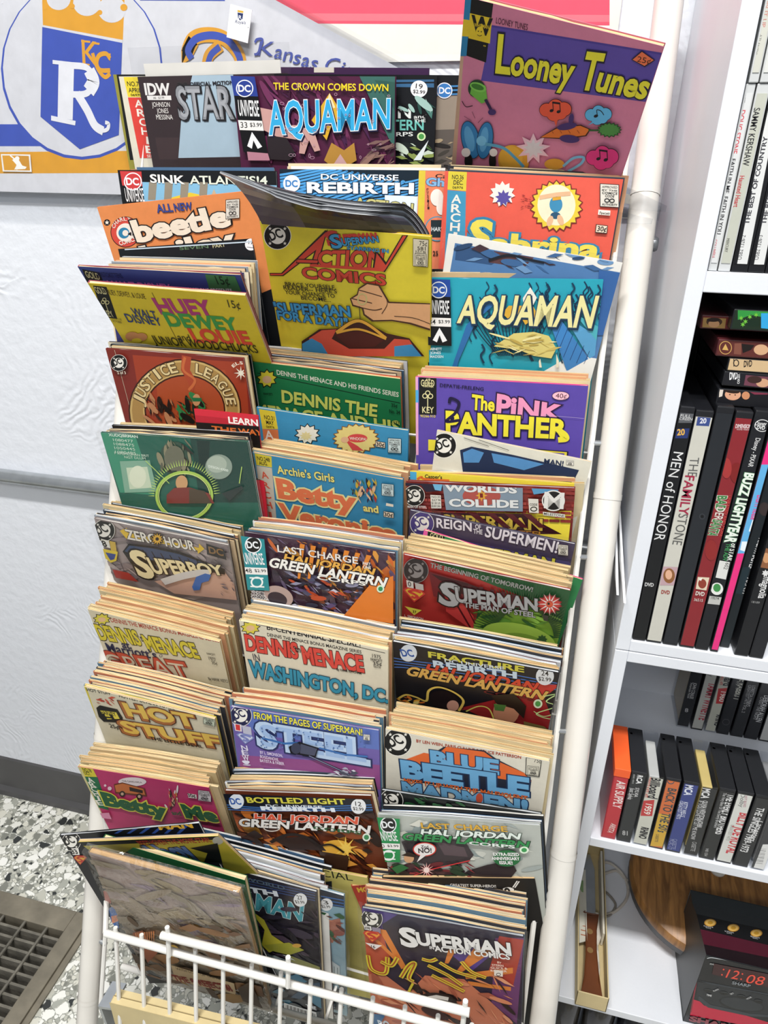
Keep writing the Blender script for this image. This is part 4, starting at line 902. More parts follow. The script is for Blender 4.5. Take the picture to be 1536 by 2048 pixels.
# --- fourth row
c = Comic(V3, (222, 474), (800, 516), '#7a2a22', 'dark red comic with a bronze ring of letters, a round badge in its corner', 'new', off=0, W=.17, le=(294, 740), t=.003)
c.poly('#9c3c24', (330, 500), (780, 530), (800, 800), (380, 800)); c.poly('#a84a28', (420, 560), (700, 560), (760, 780), (440, 780)); c.line('#c2b8a0', 1.5, (258, 480), (330, 750))
c.ring('#3a1a10', 540, 720, 226, 206, 70); c.ring('#a8844a', 540, 720, 220, 200, 58); c.ring('#c8a868', 540, 720, 220, 200, 8); c.ring('#c8a868', 540, 720, 168, 148, 6)
c.poly('#a8452a', (528, 500), (566, 508), (560, 560), (585, 600), (572, 650), (548, 600), (524, 560)); c.curve('#c4683a', 10, (540, 510), (534, 560), (580, 600), (556, 640))
c.arctext('JUSTICE', 540, 720, 170, 155, 186, 262, 38, '#dcc690', .03, '#2a120c', .04); c.arctext('LEAGUE', 540, 720, 170, 155, 284, 352, 38, '#dcc690', .03, '#2a120c', .04)
c.busy(390, 670, 500, 760, ['#1a1412', '#3a241c', '#b88058', '#241612'], 26, 50, 1.1, 2); c.busy(520, 650, 620, 770, ['#15281c', '#1f5a34', '#2f7a44', '#121412'], 26, 60, 1.0, 3); c.ell('#c08c60', 590, 676, 16, 24); c.poly('#1d6a40', (572, 666), (612, 668), (608, 682), (576, 682))
c.bullet(280, 528, 32); c.text('2 of 3', 276, 572, 310, 572, 10, '#e4dcc8', .02); c.star('#e4dcc8', 768, 568, 28, 8, .3); c.arctext('ELSE', 768, 568, 36, 36, 215, 310, 11, '#e4dcc8', .03); c.done(); JL = c
c = Comic(V3, (576, 716), (845, 744), '#c82a3a', 'small booklet with a bright red title strip, propped against the dark red comic', 'new', off=-.012, W=.075, H=.215, t=.002, tilt=3, cat='booklet', name='booklet')
c.poly('#b02230', (576, 740), (845, 768), (850, 784), (578, 768)); c.poly('#15100e', (576, 768), (850, 786), (850, 1000), (576, 1000)); c.text('LEARN', 716, 772, 832, 784, 24, '#eee4dc', .05); c.text('THE', 650, 804, 745, 814, 20, '#c8642a', .05); c.text('WAY', 756, 814, 850, 822, 20, '#c8642a', .05); c.done()
c = Comic(V3, (790, 524), (1418, 598), '#1f7a48', 'green comic with a yellow jagged title and white line above it, middle column', off=0.026, W=.176, le=(826, 700), t=.0045, spine='#c05a40')
c.text('DENNIS THE MENACE AND HIS FRIENDS SERIES', 908, 578, 1394, 668, 18, '#e6e4d0', .025); c.line('#12301e', 3, (830, 572), (1400, 692))
c.star('#1c1a18', 868, 594, 44, 9, .7, 40); c.star('#e4d43c', 868, 594, 38, 9, .7, 34); c.ell('#e6b98c', 868, 598, 18, 15)
c.text('DENNIS THE', 930, 688, 1306, 746, 46, '#dfe06a', .05, '#14502c', .03, sh=.08); c.text('MENACE AND HIS', 830, 744, 1400, 812, 46, '#dfe06a', .05, '#14502c', .03); c.text('35¢', 1366, 706, 1390, 709, 14, '#10281a', .01); c.text('No. 34', 1358, 730, 1400, 736, 14, '#10281a', .02); c.text('1977', 1368, 776, 1398, 780, 14, '#10281a', .01); c.text('FAWCETT', 856, 658, 892, 660, 8, '#10281a', .03); c.done(); DG = c
c = Comic(V3, (826, 710), (1430, 802), '#3b90bc', 'sky-blue comic with a yellow date box and red column, standing before the green one', off=0.022, W=.174, le=(842, 830), t=.003, H=.225)
c.poly('#dcc83a', (836, 716), (900, 726), (912, 796), (850, 796)); c.text('NO.31', 858, 756, 898, 762, 16, '#1d1c18', .02); c.text('MAY', 866, 776, 896, 780, 15, '#1d1c18', .02); c.text('06976', 866, 790, 898, 793, 8, '#1d1c18', 0); c.poly('#d87a4a', (850, 796), (912, 798), (930, 960), (870, 960)); c.text('A', 864, 834, 896, 838, 32, '#efe6da', .03)
c.star('#1c1a18', 1030, 816, 54, 11, .72, 44); c.star('#ece8da', 1030, 816, 48, 11, .72, 39); c.star('#e4d49a', 1024, 824, 26, 9, .6, 20)
c.star('#8a5a20', 1224, 834, 96, 20, .85, 62); c.star('#e4d284', 1224, 834, 90, 20, .84, 58); c.ell('#d24a4a', 1230, 832, 40, 17); c.text('WHOOPA!', 1200, 838, 1266, 842, 11, '#f0e4d8', .02); c.poly('#d24a4a', (1176, 830), (1230, 862), (1256, 882), (1210, 880)); c.ell('#e0b48c', 1180, 838, 16, 12)
c.poly('#1d1c18', (1302, 842), (1342, 848), (1342, 872), (1302, 866)); c.poly('#ead8c0', (1304, 844), (1340, 850), (1340, 870), (1304, 864)); c.text('30¢', 1306, 862, 1338, 866, 15, '#1d1c18', .03); c.seal(1354, 832, 50, 56, .06, '#cfe0e0'); c.done()
c = Comic(V4, (126, 588), (815, 624), '#58459e', 'violet comic with a pink and yellow curly title and black key-logo panel', off=.006, W=.171, le=(128, 870), t=.004, spine='#d04a90')
c.poly('#dca0c4', (120, 586), (136, 586), (138, 900), (120, 900)); c.poly('#4ba0d0', (120, 640), (138, 640), (138, 690), (120, 690)); c.goldkey(140, 588, 70, 150, 0, .03); c.text('69', 168, 604, 186, 604, 10, '#d8cf9a', .02) 
c.text('THE PINK', 156, 616, 198, 618, 8, '#d8cf9a', .02); c.text('PANTHER', 158, 628, 198, 630, 8, '#d8cf9a', .02); c.text('90266-910', 146, 748, 206, 750, 10, '#dcc83a', .01); c.text('DEPATIE-FRELENG', 224, 626, 398, 642, 13, '#1a1430', .02)
c.text('The', 352, 716, 440, 722, 58, '#e6d838', .05, '#1c1438', .06, h2=50); c.text('PiNK', 452, 742, 700, 760, 84, '#e692b4', .06, '#2a1438', .06, h2=58); c.text('PANTHER', 252, 810, 726, 832, 84, '#e6d838', .06, '#1c1438', .06, h2=72); c.curve('#1c1438', 12, (262, 690), (268, 672), (300, 690), (286, 730), (250, 764), (300, 760)); c.curve('#e6d838', 24, (700, 800), (724, 818), (728, 834), (700, 838))
c.ell('#2a1430', 707, 662, 35, 18); c.ell('#f0b8c4', 707, 662, 33, 16); c.text('40¢', 686, 670, 730, 672, 18, '#3a1828', 0)
c.poly('#1c1438', (492, 864), (738, 884), (735, 916), (492, 896)); c.poly('#dfcf3c', (496, 868), (732, 887), (730, 912), (496, 892)); c.poly('#58459e', (506, 874), (722, 892), (720, 912), (506, 888)); c.poly('#dfcf3c', (178, 836), (210, 838), (206, 880), (178, 880)); c.line('#b8a8cc', 1.2, (640, 738), (800, 752)); c.done(); PP = c
c = Comic(V4, (212, 802), (782, 918), '#d6d2c2', 'white comic with a black round badge, leaning askew against the violet one', off=.0185, W=.158, t=.003, tilt=4, H=.235, le=None)
c.bullet(240, 862, 48); c.poly('#1c2a48', (304, 880), (350, 866), (520, 900), (650, 930), (780, 960), (760, 1000), (320, 1000)); c.poly('#4f86b8', (316, 890), (352, 874), (400, 890), (380, 930), (320, 930)); c.poly('#4f86b8', (430, 892), (540, 912), (640, 936), (560, 960), (440, 930)); c.text('MAN!', 640, 934, 716, 944, 20, '#1c2a48', .04); c.seal(730, 920, 28, 18, .1); c.line('#1c1a18', 2, (320, 830), (420, 864)); c.line('#1c1a18', 2, (380, 838), (500, 880)); c.done()
# --- fifth row
c = Comic(V5, (202, 50), (786, 86), '#1f5c4c', 'dark green bagged comic with glowing rings and a grey planet, left column', 'gloss', off=-.02, W=.177, le=(272, 285), t=.003, sleeve=True, up=-.003)
c.poly('#3a8a6c', (200, 50), (340, 60), (420, 300), (280, 290)); c.poly('#143e36', (560, 70), (800, 90), (840, 330), (600, 330)); c.poly('#0f2c28', (586, 80), (640, 84), (634, 190), (598, 180))
c.text('RIKER EPP?N', 236, 64, 352, 72, 10, '#dfe8dc', .02) if False else c.text('XUDQBRMAN', 236, 64, 352, 72, 10, '#dfe8dc', .02)
for i, t_ in enumerate(('1080477', '1088475', '1050445', '1080485')): c.text(t_, 254 + 3 * i, 84 + 16 * i, 334 + 4 * i, 90 + 16 * i, 10, '#c8dcc8', 0)
c.text('P KFUPRGHAN BRIT', 260, 136, 398, 148, 9, '#c8dcc8', 0); c.text('NGT DLUM', 300, 152, 384, 158, 9, '#c8dcc8', 0)
c.poly('#7fa890', (280, 164), (400, 160), (430, 286), (300, 290)); c.poly('#c2d0b4', (306, 190), (390, 186), (408, 270), (320, 276)); c.ell('#d6dcc2', 352, 226, 34, 44)
c.ell('#8a9a8c', 676, 186, 54, 50); c.ell('#a8b4a4', 668, 176, 40, 34); c.text('DESIGN 47000', 636, 188, 714, 206, 9, '#e4ece0', .02)
c.ell('#2f4a3c', 500, 150, 62, 66); c.busy(440, 90, 560, 200, ['#5a5a4a', '#8a8468', '#2a2a24', '#74705a'], 34, 44, 1.2, 4); c.ell('#6a6a58', 500, 150, 40, 50)
c.ring('#a8c858', 540, 300, 116, 100, 10); c.ring('#d8e888', 540, 300, 104, 90, 3); c.rays(540, 300, 120, 146, 40, 2, '#b8d868', 180, 360); c.line('#b8d868', 3, (386, 160), (480, 250)); c.line('#b8d868', 3, (760, 250), (770, 184))
c.ell('#c89a6a', 530, 248, 24, 30); c.poly('#7a2f28', (470, 296), (500, 268), (560, 266), (640, 290), (660, 330), (470, 330)); c.poly('#4a3c2c', (560, 270), (620, 280), (650, 330), (560, 330)); c.poly('#22302e', (690, 290), (770, 260), (776, 270), (720, 320)); c.done(); GR = c
c = Comic(V5, (810, 130), (1416, 240), '#3788b0', 'blue comic with fat orange rounded letters and a yellow date box, middle column', off=0, W=.169, le=(846, 350), t=.0035)
c.poly('#d8c43a', (818, 132), (886, 146), (888, 190), (826, 180)); c.text('NO.248', 830, 160, 880, 168, 15, '#1d1c18', .02); c.text('AUG.', 838, 178, 872, 182, 13, '#1d1c18', .02); c.poly('#c8bfae', (826, 182), (888, 192), (910, 440), (852, 400)); c.vtext('ARCHIE', 860, 200, 892, 440, 25, 24, '#cf5a42', .04)
c.text('Archie\'s Girls', 912, 212, 1138, 248, 30, '#e8dc7a', .035, '#1d3a50', .03); c.text('Betty', 920, 308, 1220, 362, 70, '#e0744a', .07, '#e8dc9a', .07); c.text('and', 1256, 362, 1314, 370, 26, '#e8dc7a', .05, '#7a3020', .03); c.text('Veronica', 930, 402, 1388, 490, 66, '#e0744a', .07, '#e8dc9a', .07)
c.busy(1212, 240, 1306, 320, ['#3a6a3a', '#a8342c', '#2a2a4a', '#e0b48c', '#c8a83a', '#1a1a1a'], 40, 30, 1.5, 6); c.seal(1330, 250, 46, 46, .1, '#c8d8d8'); c.poly('#e8dcc8', (1348, 326), (1376, 332), (1376, 342), (1346, 337)); c.poly('#1d1c18', (1336, 358), (1378, 364), (1378, 388), (1336, 382)); c.poly('#ead8c0', (1338, 360), (1376, 366), (1376, 386), (1338, 380)); c.text('30¢', 1340, 378, 1374, 383, 15, '#1d1c18', .03); c.done(); BV = c
c = Comic(V6, (104, 166), (744, 214), '#dcc83c', 'yellow comic showing only a strip with small lettering above the brick-red one', off=.018, W=.167, t=.003, H=.256)
c.poly('#4aa0c8', (100, 160), (130, 164), (130, 240), (100, 240)); c.text("Casper's", 164, 192, 232, 196, 14, '#1d1c18', .04); c.curve('#d86a2a', 9, (134, 196), (150, 188), (164, 196), (260, 202)); c.done()
c = Comic(V6, (88, 204), (748, 232), '#8a3430', 'brick-patterned red comic with a grey title panel and a white round monogram at right', 'new', off=.014, W=.171, le=(98, 310), t=.003)
r_ = random.Random(2)
for j in range(9):
    for i in range(16):
        x = 90 + i * 44 + (22 if j % 2 else 0); y = 208 + j * 15 + i * 1.6
        if r_.random() < .8: c.poly(r_.choice(('#a8443c', '#94362f', '#7c2a28')), (x, y), (x + 40, y + 1.6), (x + 40, y + 13), (x, y + 11))
c.poly('#241a30', (88, 200), (240, 206), (236, 236), (170, 240), (150, 214), (88, 216)); c.poly('#6fb4d8', (196, 206), (236, 208), (230, 236), (206, 232)); c.poly('#5a9ac4', (590, 222), (700, 226), (690, 252), (640, 244), (600, 250))
c.poly('#8294a4', (236, 208), (556, 216), (556, 318), (250, 312)); c.ell('#b0524a', 392, 256, 76, 40); c.star('#e0a83a', 392, 254, 24, 8, .5); c.text('1', 388, 262, 396, 262, 16, '#7a1e18', .04); c.text('WORLDS', 250, 236, 530, 244, 26, '#e4e6e4', .07, '#2a3440', .02); c.text('COLLIDE', 266, 296, 536, 302, 28, '#e4e6e4', .07, '#2a3440', .02)
c.bullet(124, 254, 40); c.text('MAN OF STEEL', 96, 302, 174, 304, 9, '#e4e0d8', .02); c.poly('#e0dcd0', (188, 250), (230, 252), (232, 304), (192, 304))
for i, t_ in enumerate(('NO.35', 'JULY 94', '$1.50 US', '$2.00 CAN')): c.text(t_, 194, 262 + 12 * i, 228, 263 + 12 * i, 8, '#1d1c18', .01)
c.poly('#e0dcd0', (578, 264), (618, 266), (620, 322), (582, 320)); c.ring('#1d1c18', 600, 306, 14, 10, 4); c.text('CODE', 584, 292, 614, 293, 9, '#1d1c18', .02)
c.ell('#e8e6e0', 678, 272, 46, 42); c.ell('#141416', 678, 272, 41, 37); c.text('M', 642, 300, 716, 304, 62, '#e8e6e0', .03); c.poly('#e0dcd0', (636, 316), (724, 326), (724, 340), (638, 330)); c.text('MILESTONE', 640, 328, 720, 337, 9, '#1d1c18', .01)
c.poly('#3a1820', (150, 318), (560, 324), (740, 420), (760, 480), (150, 420)); c.text('SUPERMAN', 240, 372, 632, 390, 44, '#d8b84a', .05, '#1a1012', .05); c.text('OF STEEL', 440, 404, 640, 414, 18, '#c8862a', .03)
for i in range(6): c.poly('#5a2228', (200 + 70 * i, 320), (236 + 70 * i, 324), (300 + 70 * i, 380), (270 + 70 * i, 378))
c.done(); WC = c
c = Comic(V6, (104, 320), (762, 456), '#3d3550', 'dark plum comic with tall pale letters, standing before the brick-patterned one', 'new', off=.026, W=.173, tilt=8, t=.003, sleeve=True, H=.235)
for i in range(9): c.poly('#4a4270', (200 + 60 * i, 420 + 12 * i), (260 + 60 * i, 430 + 12 * i), (330 + 60 * i, 540 + 12 * i), (290 + 60 * i, 540 + 12 * i))
c.bullet(152, 374, 46, '#453a78'); c.text('REIGN', 212, 388, 350, 404, 36, '#ded8e0', .035); c.text('OF', 366, 394, 388, 396, 18, '#ded8e0', .03); c.text('THE', 358, 412, 394, 416, 18, '#ded8e0', .03); c.text('SUPERMEN!', 404, 424, 690, 490, 44, '#ded8e0', .035); c.text('SUPERMAN', 320, 500, 676, 560, 46, '#d8cf4a', .05, '#1a1420', .04); c.poly('#4a3f86', (140, 420), (240, 440), (260, 470), (150, 440)); c.seal(698, 456, 38, 40, .1); c.done()
c = Comic(V6, (160, 400), (764, 590), '#2f7a48', 'green comic with a black key logo, tilted so only a wedge shows, right column', off=.03, W=.17, t=.003, tilt=3, H=.235, spine='#d8508a')
c.poly('#d85a96', (158, 396), (176, 400), (168, 470), (150, 460)); c.goldkey(176, 402, 66, 110, 0, .2); c.text('THE INSPECTOR', 244, 458, 352, 490, 13, '#123018', .02); c.done()
# --- sixth row
c = Comic(V5, (176, 392), (712, 500), '#9c8f8c', 'grey-brown comic with cream swooping title letters and a black corner badge', 'new', off=0, W=.17, le=(250, 620), t=.003, sleeve=True)
c.busy(240, 420, 780, 720, ['#a89a96', '#8c7f80', '#b0a29c', '#857878', '#9a8a90'], 60, 90, .3, 6, 5)
for i in range(7): c.line('#5c5458', 2.5, (240 + 70 * i, 470 + 14 * i), (300 + 90 * i, 600 + 16 * i))
c.poly('#c8a08c', (420, 640), (700, 600), (790, 720), (500, 690)); c.bullet(220, 438, 42); c.poly('#e2ded2', (208, 470), (240, 478), (246, 508), (216, 500)); c.text('8', 218, 500, 234, 502, 20, '#1d1c18', .05); c.poly('#c8a84a', (242, 478), (266, 484), (274, 540), (252, 534)); c.poly('#d8c03a', (216, 510), (276, 522), (270, 558), (248, 566), (226, 548)); c.poly('#3a4a8a', (226, 524), (268, 532), (262, 552), (246, 556))
c.poly('#d8b43a', (284, 438), (312, 426), (312, 444), (600, 506), (600, 488), (622, 510), (596, 530), (594, 516), (316, 462), (314, 474)); c.text('ZERO', 316, 470, 440, 492, 34, '#e2dcd0', .045, '#1d1a1c', .05); c.text('HOUR', 470, 498, 586, 516, 34, '#e2dcd0', .045, '#1d1a1c', .05); c.star('#2a1a14', 434, 470, 30, 12, .7); c.star('#d8a83a', 434, 470, 24, 12, .55); c.ell('#2a1a14', 434, 470, 7)
c.poly('#1d1a1c', (296, 520), (320, 488), (420, 500), (520, 520), (704, 590), (704, 612), (520, 580), (380, 570), (330, 570)); c.poly('#3a4a68', (304, 518), (324, 496), (420, 508), (520, 530), (690, 590), (520, 566), (360, 548)); 
for i in range(9): c.line('#1d1a1c', 4, (340 + 36 * i, 506 + 7 * i), (366 + 36 * i, 552 + 6 * i))
c.text('S', 366, 618, 424, 624, 90, '#e8d8a8', .06, '#1d1a1c', .06); c.text('UPERBOY', 424, 606, 700, 612, 54, '#e8d8a8', .06, '#1d1a1c', .06, h2=34)
c.curve('#cfcac4', 26, (460, 640), (540, 616), (610, 604), (640, 604)); c.poly('#3a6ab0', (574, 660), (590, 620), (626, 606), (650, 612), (640, 636), (612, 644), (604, 672), (580, 674)); c.poly('#a8342c', (256, 590), (320, 604), (360, 640), (270, 624)); c.poly('#2a2a2c', (630, 486), (702, 510), (712, 552), (634, 530)); c.text('DC', 644, 524, 700, 536, 24, '#8a6a44', .04); c.busy(690, 620, 750, 700, ['#5a5258', '#7a6a6c'], 10, 30, .6, 3); c.done(); SB = c
c = Comic(V5, (776, 448), (1394, 536), '#4a3040', 'busy orange and violet comic with an italic white and gold title, teal badge column', 'new', off=0, W=.17, le=(808, 700), t=.003, sleeve=True)
c.poly('#c8682a', (1200, 700), (1380, 560), (1400, 800), (1300, 790)); c.busy(880, 460, 1390, 760, ['#7a3c22', '#c8642a', '#e09a3c', '#3a2a3c', '#54444e', '#6a5a74', '#241a24'], 150, 60, .9, 5, 3.5); c.busy(960, 600, 1260, 760, ['#4a4a62', '#8a88a0', '#2c2a3c', '#c8c4d0', '#b44a2a', '#5a4a70'], 90, 44, .4, 7, 3)
for i in range(7): c.poly('#d8802c', (1010 + 44 * i, 470 + 9 * i), (1030 + 44 * i, 474 + 9 * i), (1010 + 40 * i, 620), (1000 + 40 * i, 620))
c.poly('#d8782c', (1290, 640), (1400, 600), (1400, 800), (1180, 770)); c.ell('#b09890', 924, 690, 60, 40, 20); c.ell('#3a2f36', 920, 700, 40, 26, 20)
c.text('LAST CHARGE', 922, 512, 1240, 560, 26, '#e4dcd4', .025, '#1d1418', .03); c.text('HAL JORDAN', 946, 546, 1300, 604, 26, '#e0a84a', .05, '#2a1a14', .06, sh=.3); c.text('GREEN LANTERN', 886, 570, 1344, 650, 36, '#ece8e0', .05, '#1d1418', .06, sh=.3); c.text('CORPS', 1080, 620, 1270, 646, 15, '#ece8e0', .04, '#1d1418', .04); c.text('PART', 1260, 562, 1290, 566, 11, '#ece8e0', .03); c.text('ONE', 1262, 576, 1292, 580, 11, '#ece8e0', .03); c.ell('#cfe8cc', 1330, 658, 15); c.ell('#2f8a54', 1330, 658, 9)
c.universe(776, 448, 92, 214, '#2a8a90', 0.1, '#151515', '48', '$2.99', 'G', '#2a8a90')
for i, t_ in enumerate(('VENDITTI', 'SANDOVAL', 'TARRAGONA', 'MOREY')): c.text(t_, 818, 674 + 12 * i, 818 + (52, 62, 70, 42)[i], 680 + 12 * i, 10, '#e8e4e0', .02)
c.done(); G48 = c
c = Comic(V6, (78, 498), (746, 642), '#a8322e', 'crimson and lime comic with a silver metallic title and a red flower-like seal', 'new', off=0, W=.17, le=(72, 730), t=.003)
c.poly('#2c5a34', (180, 520), (760, 640), (740, 900), (360, 800), (380, 700), (640, 700)); c.poly('#7fa83c', (350, 780), (420, 700), (640, 720), (740, 800), (720, 890), (380, 800)); c.busy(360, 690, 730, 860, ['#8ab84a', '#5a8a34', '#a8cc5a', '#2f5a2c'], 60, 60, .2, 6, 6); c.rays(560, 830, 120, 260, 60, 3, '#2c4a2a', 180, 360); c.ell('#9cbc4c', 540, 830, 150, 60, 12); c.ell('#7a9a3c', 560, 850, 100, 40, 12)
c.poly('#6a1a22', (180, 560), (320, 600), (560, 700), (400, 720), (200, 660)); c.poly('#3a1218', (190, 570), (330, 606), (480, 660), (300, 650)); c.poly('#b83a38', (240, 600), (360, 740), (360, 800), (250, 720)); c.line('#4a1016', 8, (250, 620), (350, 790)); c.line('#4a1016', 5, (300, 640), (366, 770))
for i in range(6): c.poly('#4a1820', (340 + 44 * i, 610 + 10 * i), (356 + 44 * i, 614 + 10 * i), (330 + 44 * i, 670 + 10 * i), (318 + 44 * i, 666 + 10 * i))
c.bullet(130, 556, 48, '#2c2426', '#8a8280'); c.text('THE BEGINNING OF TOMORROW!', 188, 542, 594, 640, 18, '#9a9a94', .035, '#241a1a', .03)
c.text('S', 226, 684, 292, 700, 84, '#a8a8a8', .06, '#241a1a', .05); c.text('UPERMAN', 294, 678, 614, 716, 54, '#a8a8a8', .06, '#241a1a', .05, h2=46); c.text('THE MAN OF STEEL', 324, 700, 606, 742, 19, '#a8a8a8', .05, '#241a1a', .05)
c.star('#7a1e20', 664, 688, 52, 14, .8, 42); c.star('#c23a34', 664, 688, 46, 14, .78, 36); c.rays(664, 688, 14, 48, 12, 3, '#e4d8d0'); c.ell('#d85a3a', 664, 688, 14, 10); c.ell('#241012', 660, 686, 5)
c.poly('#cfc8c0', (92, 592), (120, 598), (122, 626), (96, 622)); c.text('0', 100, 616, 112, 618, 18, '#3a3234', .02); c.poly('#b8b0aa', (126, 602), (160, 610), (162, 634), (130, 628)); c.emblem(124, 652, 90, 52, '#c23a34', '#d8a83a', .2); c.poly('#d8cf4a', (86, 696), (154, 712), (124, 732)); c.text('37', 118, 722, 132, 725, 10, '#1d1c18', .03); c.text('L. SIMONSON', 86, 738, 160, 752, 9, '#e4d8d0', .02); c.poly('#3a3a34', (636, 728), (660, 734), (656, 756), (640, 752)); c.star('#3a5a34', 634, 830, 22, 9, .7); c.done(); MS = c
# --- seventh row
c = Comic(V7, (150, 136), (686, 270), '#d6cbae', 'cream comic with a yellow title and red line above, left column, pages fanned behind', off=0, W=.17, le=(222, 320), t=.004, spine='#d8cfb0')
c.text('DENNIS THE MENACE BONUS MAGAZINE SERIES', 246, 188, 678, 270, 15, '#b04838', .03); c.star('#1c1a18', 208, 176, 38, 9, .7, 26); c.star('#dccc4a', 208, 176, 33, 9, .7, 22); c.ell('#e6bc8e', 208, 178, 15, 9)
c.text('DENNIS', 204, 256, 368, 280, 48, '#d8c63c', .06, '#3a3010', .05, sh=.05); c.text('the', 366, 264, 396, 270, 22, '#3a3010', .03); c.text('MENACE', 396, 300, 600, 332, 50, '#d8c63c', .06, '#3a3010', .05); c.text('at', 292, 290, 322, 294, 24, '#2a2a4a', .04, sh=.2); c.text("Marriott's", 236, 306, 432, 336, 30, '#2a2a4a', .03, sh=.1); c.ring('#2a2a4a', 444, 322, 6, 6, 1.5)
c.text('GREAT', 236, 376, 570, 420, 60, '#c8543c', .08, '#7a2a1c', .04); c.text('GREAT', 246, 372, 562, 414, 50, '#d8cbb0', .0); c.text('1977', 638, 338, 666, 344, 12, '#2a2420', 0); c.text('35¢', 650, 354, 672, 358, 11, '#2a2420', 0); c.text('FAWCETT', 630, 316, 664, 322, 7, '#2a2420', .02); c.text('By HANK KETCHAM', 638, 418, 738, 432, 10, '#2a2420', .02); c.done(); DM = c
c = Comic(V7, (756, 182), (1350, 300), '#dcd3bc', 'off-white comic with red and turquoise lettering, middle column', off=0, W=.17, le=(786, 370), t=.004, spine='#d8cfb0')
c.text('BI-CENTENNIAL SPECIAL!', 868, 218, 1242, 290, 20, '#1c1a1c', .03, sh=.05); c.line('#1c1a1c', 2.5, (834, 198), (1340, 312)); c.text('DENNIS THE MENACE BONUS MAGAZINE SERIES', 870, 244, 1246, 314, 12, '#1c1a1c', .02)
c.star('#1c1a18', 802, 210, 42, 9, .7, 30); c.star('#dccc4a', 802, 210, 37, 9, .7, 26); c.ell('#e6bc8e', 802, 212, 17, 11)
c.text('DENNIS', 788, 298, 992, 332, 56, '#d84a3e', .07, '#3a1414', .04, sh=.06); c.text('the', 982, 306, 1016, 312, 24, '#3a1414', .03); c.text('MENACE', 1018, 350, 1256, 386, 60, '#d84a3e', .07, '#3a1414', .04); c.text('IN', 816, 340, 842, 344, 26, '#3a3a4a', .0); c.text('By HANK KETCHAM', 1148, 380, 1246, 396, 9, '#1c1a1c', .03); c.text('1975', 1290, 328, 1324, 334, 14, '#1c1a1c', 0); c.text('35¢', 1294, 358, 1328, 362, 14, '#1c1a1c', .01); c.text('FAWCETT', 1284, 340, 1330, 348, 10, '#1c1a1c', .03); c.text('06536', 1296, 368, 1324, 372, 9, '#1c1a1c', 0)
c.text('WASHINGTON, DC.', 806, 400, 1352, 508, 56, '#3a94b0', .07, '#1a3a4a', .05, sh=.05, h2=46); c.done(); DW = c
c = Comic(V8, (34, 166), (708, 292), '#15151c', 'black comic with a red and cream slanted title under blue bands, right column', 'new', off=0, W=.17, le=(50, 400), t=.003)
for i in range(4): c.curve('#4a7ac8', 5, (40, 232 + 12 * i), (130, 246 + 10 * i), (420, 282 + 14 * i), (708, 336 + 8 * i))
c.poly('#c8342e', (560, 330), (704, 340), (600, 420), (300, 440), (480, 400)); c.poly('#9a2226', (310, 430), (520, 380), (640, 390), (690, 520), (420, 480)); c.dcnew(98, 212, 34, '#2f5aa8', '#e4eaf0', False)
c.text('FRACTURE', 180, 228, 558, 288, 22, '#dcd24a', .05); c.text('DC UNIVERSE', 244, 248, 480, 280, 13, '#dfe6ee', .03); c.text('REBIRTH', 202, 266, 528, 312, 24, '#cfe0ee', .07, '#1a2a5a', .03); c.text('HAL JORDAN', 164, 288, 600, 362, 34, '#d8482e', .06, '#15151c', .04, sh=.3); c.text('GREEN LANTERN', 88, 296, 634, 396, 34, '#e2b25a', .06, '#15151c', .04, sh=.3); c.text('CORPS', 400, 370, 600, 404, 12, '#6a1a1c', .03)
c.pricecircle(644, 302, 36, '24', '$2.99'); c.ell('#d8e8c8', 616, 412, 18); c.ell('#4a9a4a', 616, 412, 11)
c.curve('#e8c860', 9, (60, 390), (90, 376), (130, 386), (170, 400), (180, 360), (220, 346), (280, 366), (318, 400), (300, 440)); c.ell('#1a1014', 240, 396, 60, 36, 12); c.ell('#d8a08a', 276, 420, 24, 22); c.busy(60, 384, 180, 420, ['#e8a83a', '#d8742a', '#f0d880'], 14, 30, .2, 4)
c.ell('#c88a6a', 490, 440, 52, 56, 20); c.poly('#241812', (430, 376), (520, 370), (570, 420), (560, 470), (520, 430), (450, 410)); c.poly('#4f7a3a', (440, 410), (490, 416), (480, 440), (444, 436)); c.poly('#7a6a3a', (560, 480), (640, 500), (680, 530), (560, 520)); c.curve('#e0d86a', 6, (330, 440), (380, 420), (420, 430), (440, 470)); c.curve('#c8e89a', 5, (640, 380), (690, 372), (650, 400), (690, 420), (610, 450), (680, 470), (700, 420)); c.curve('#c8e89a', 4, (600, 440), (640, 460), (690, 446)); c.done(); FR = c
# --- eighth row
c = Comic(V7, (136, 446), (656, 576), '#d3cbb2', 'buff comic with golden brick-textured letters and a black oval logo, left column', off=0, W=.169, le=(204, 620), t=.004, spine='#cfc04a')
c.poly('#d0bf48', (134, 446), (146, 448), (216, 660), (200, 650)); c.text('HOT STUFF', 150, 464, 244, 480, 10, '#1c1a1c', .03); c.text('HOTTEST DEVIL IN TOWN!', 278, 488, 500, 540, 11, '#1c1a1c', .03)
c.busy(190, 482, 256, 520, ['#c8543c', '#a83a2c'], 12, 26, .3, 3); c.poly('#1a1a18', (186, 530), (200, 520), (270, 536), (292, 570), (286, 590), (216, 586), (196, 566)); c.poly('#d8c84a', (202, 540), (266, 548), (280, 574), (222, 576)); c.text('HARVEY', 208, 556, 268, 564, 13, '#1a1a18', .03); c.text('H', 224, 578, 262, 582, 20, '#1a1a18', .06); c.text('25¢', 242, 608, 278, 616, 13, '#1c1a1c', .02)
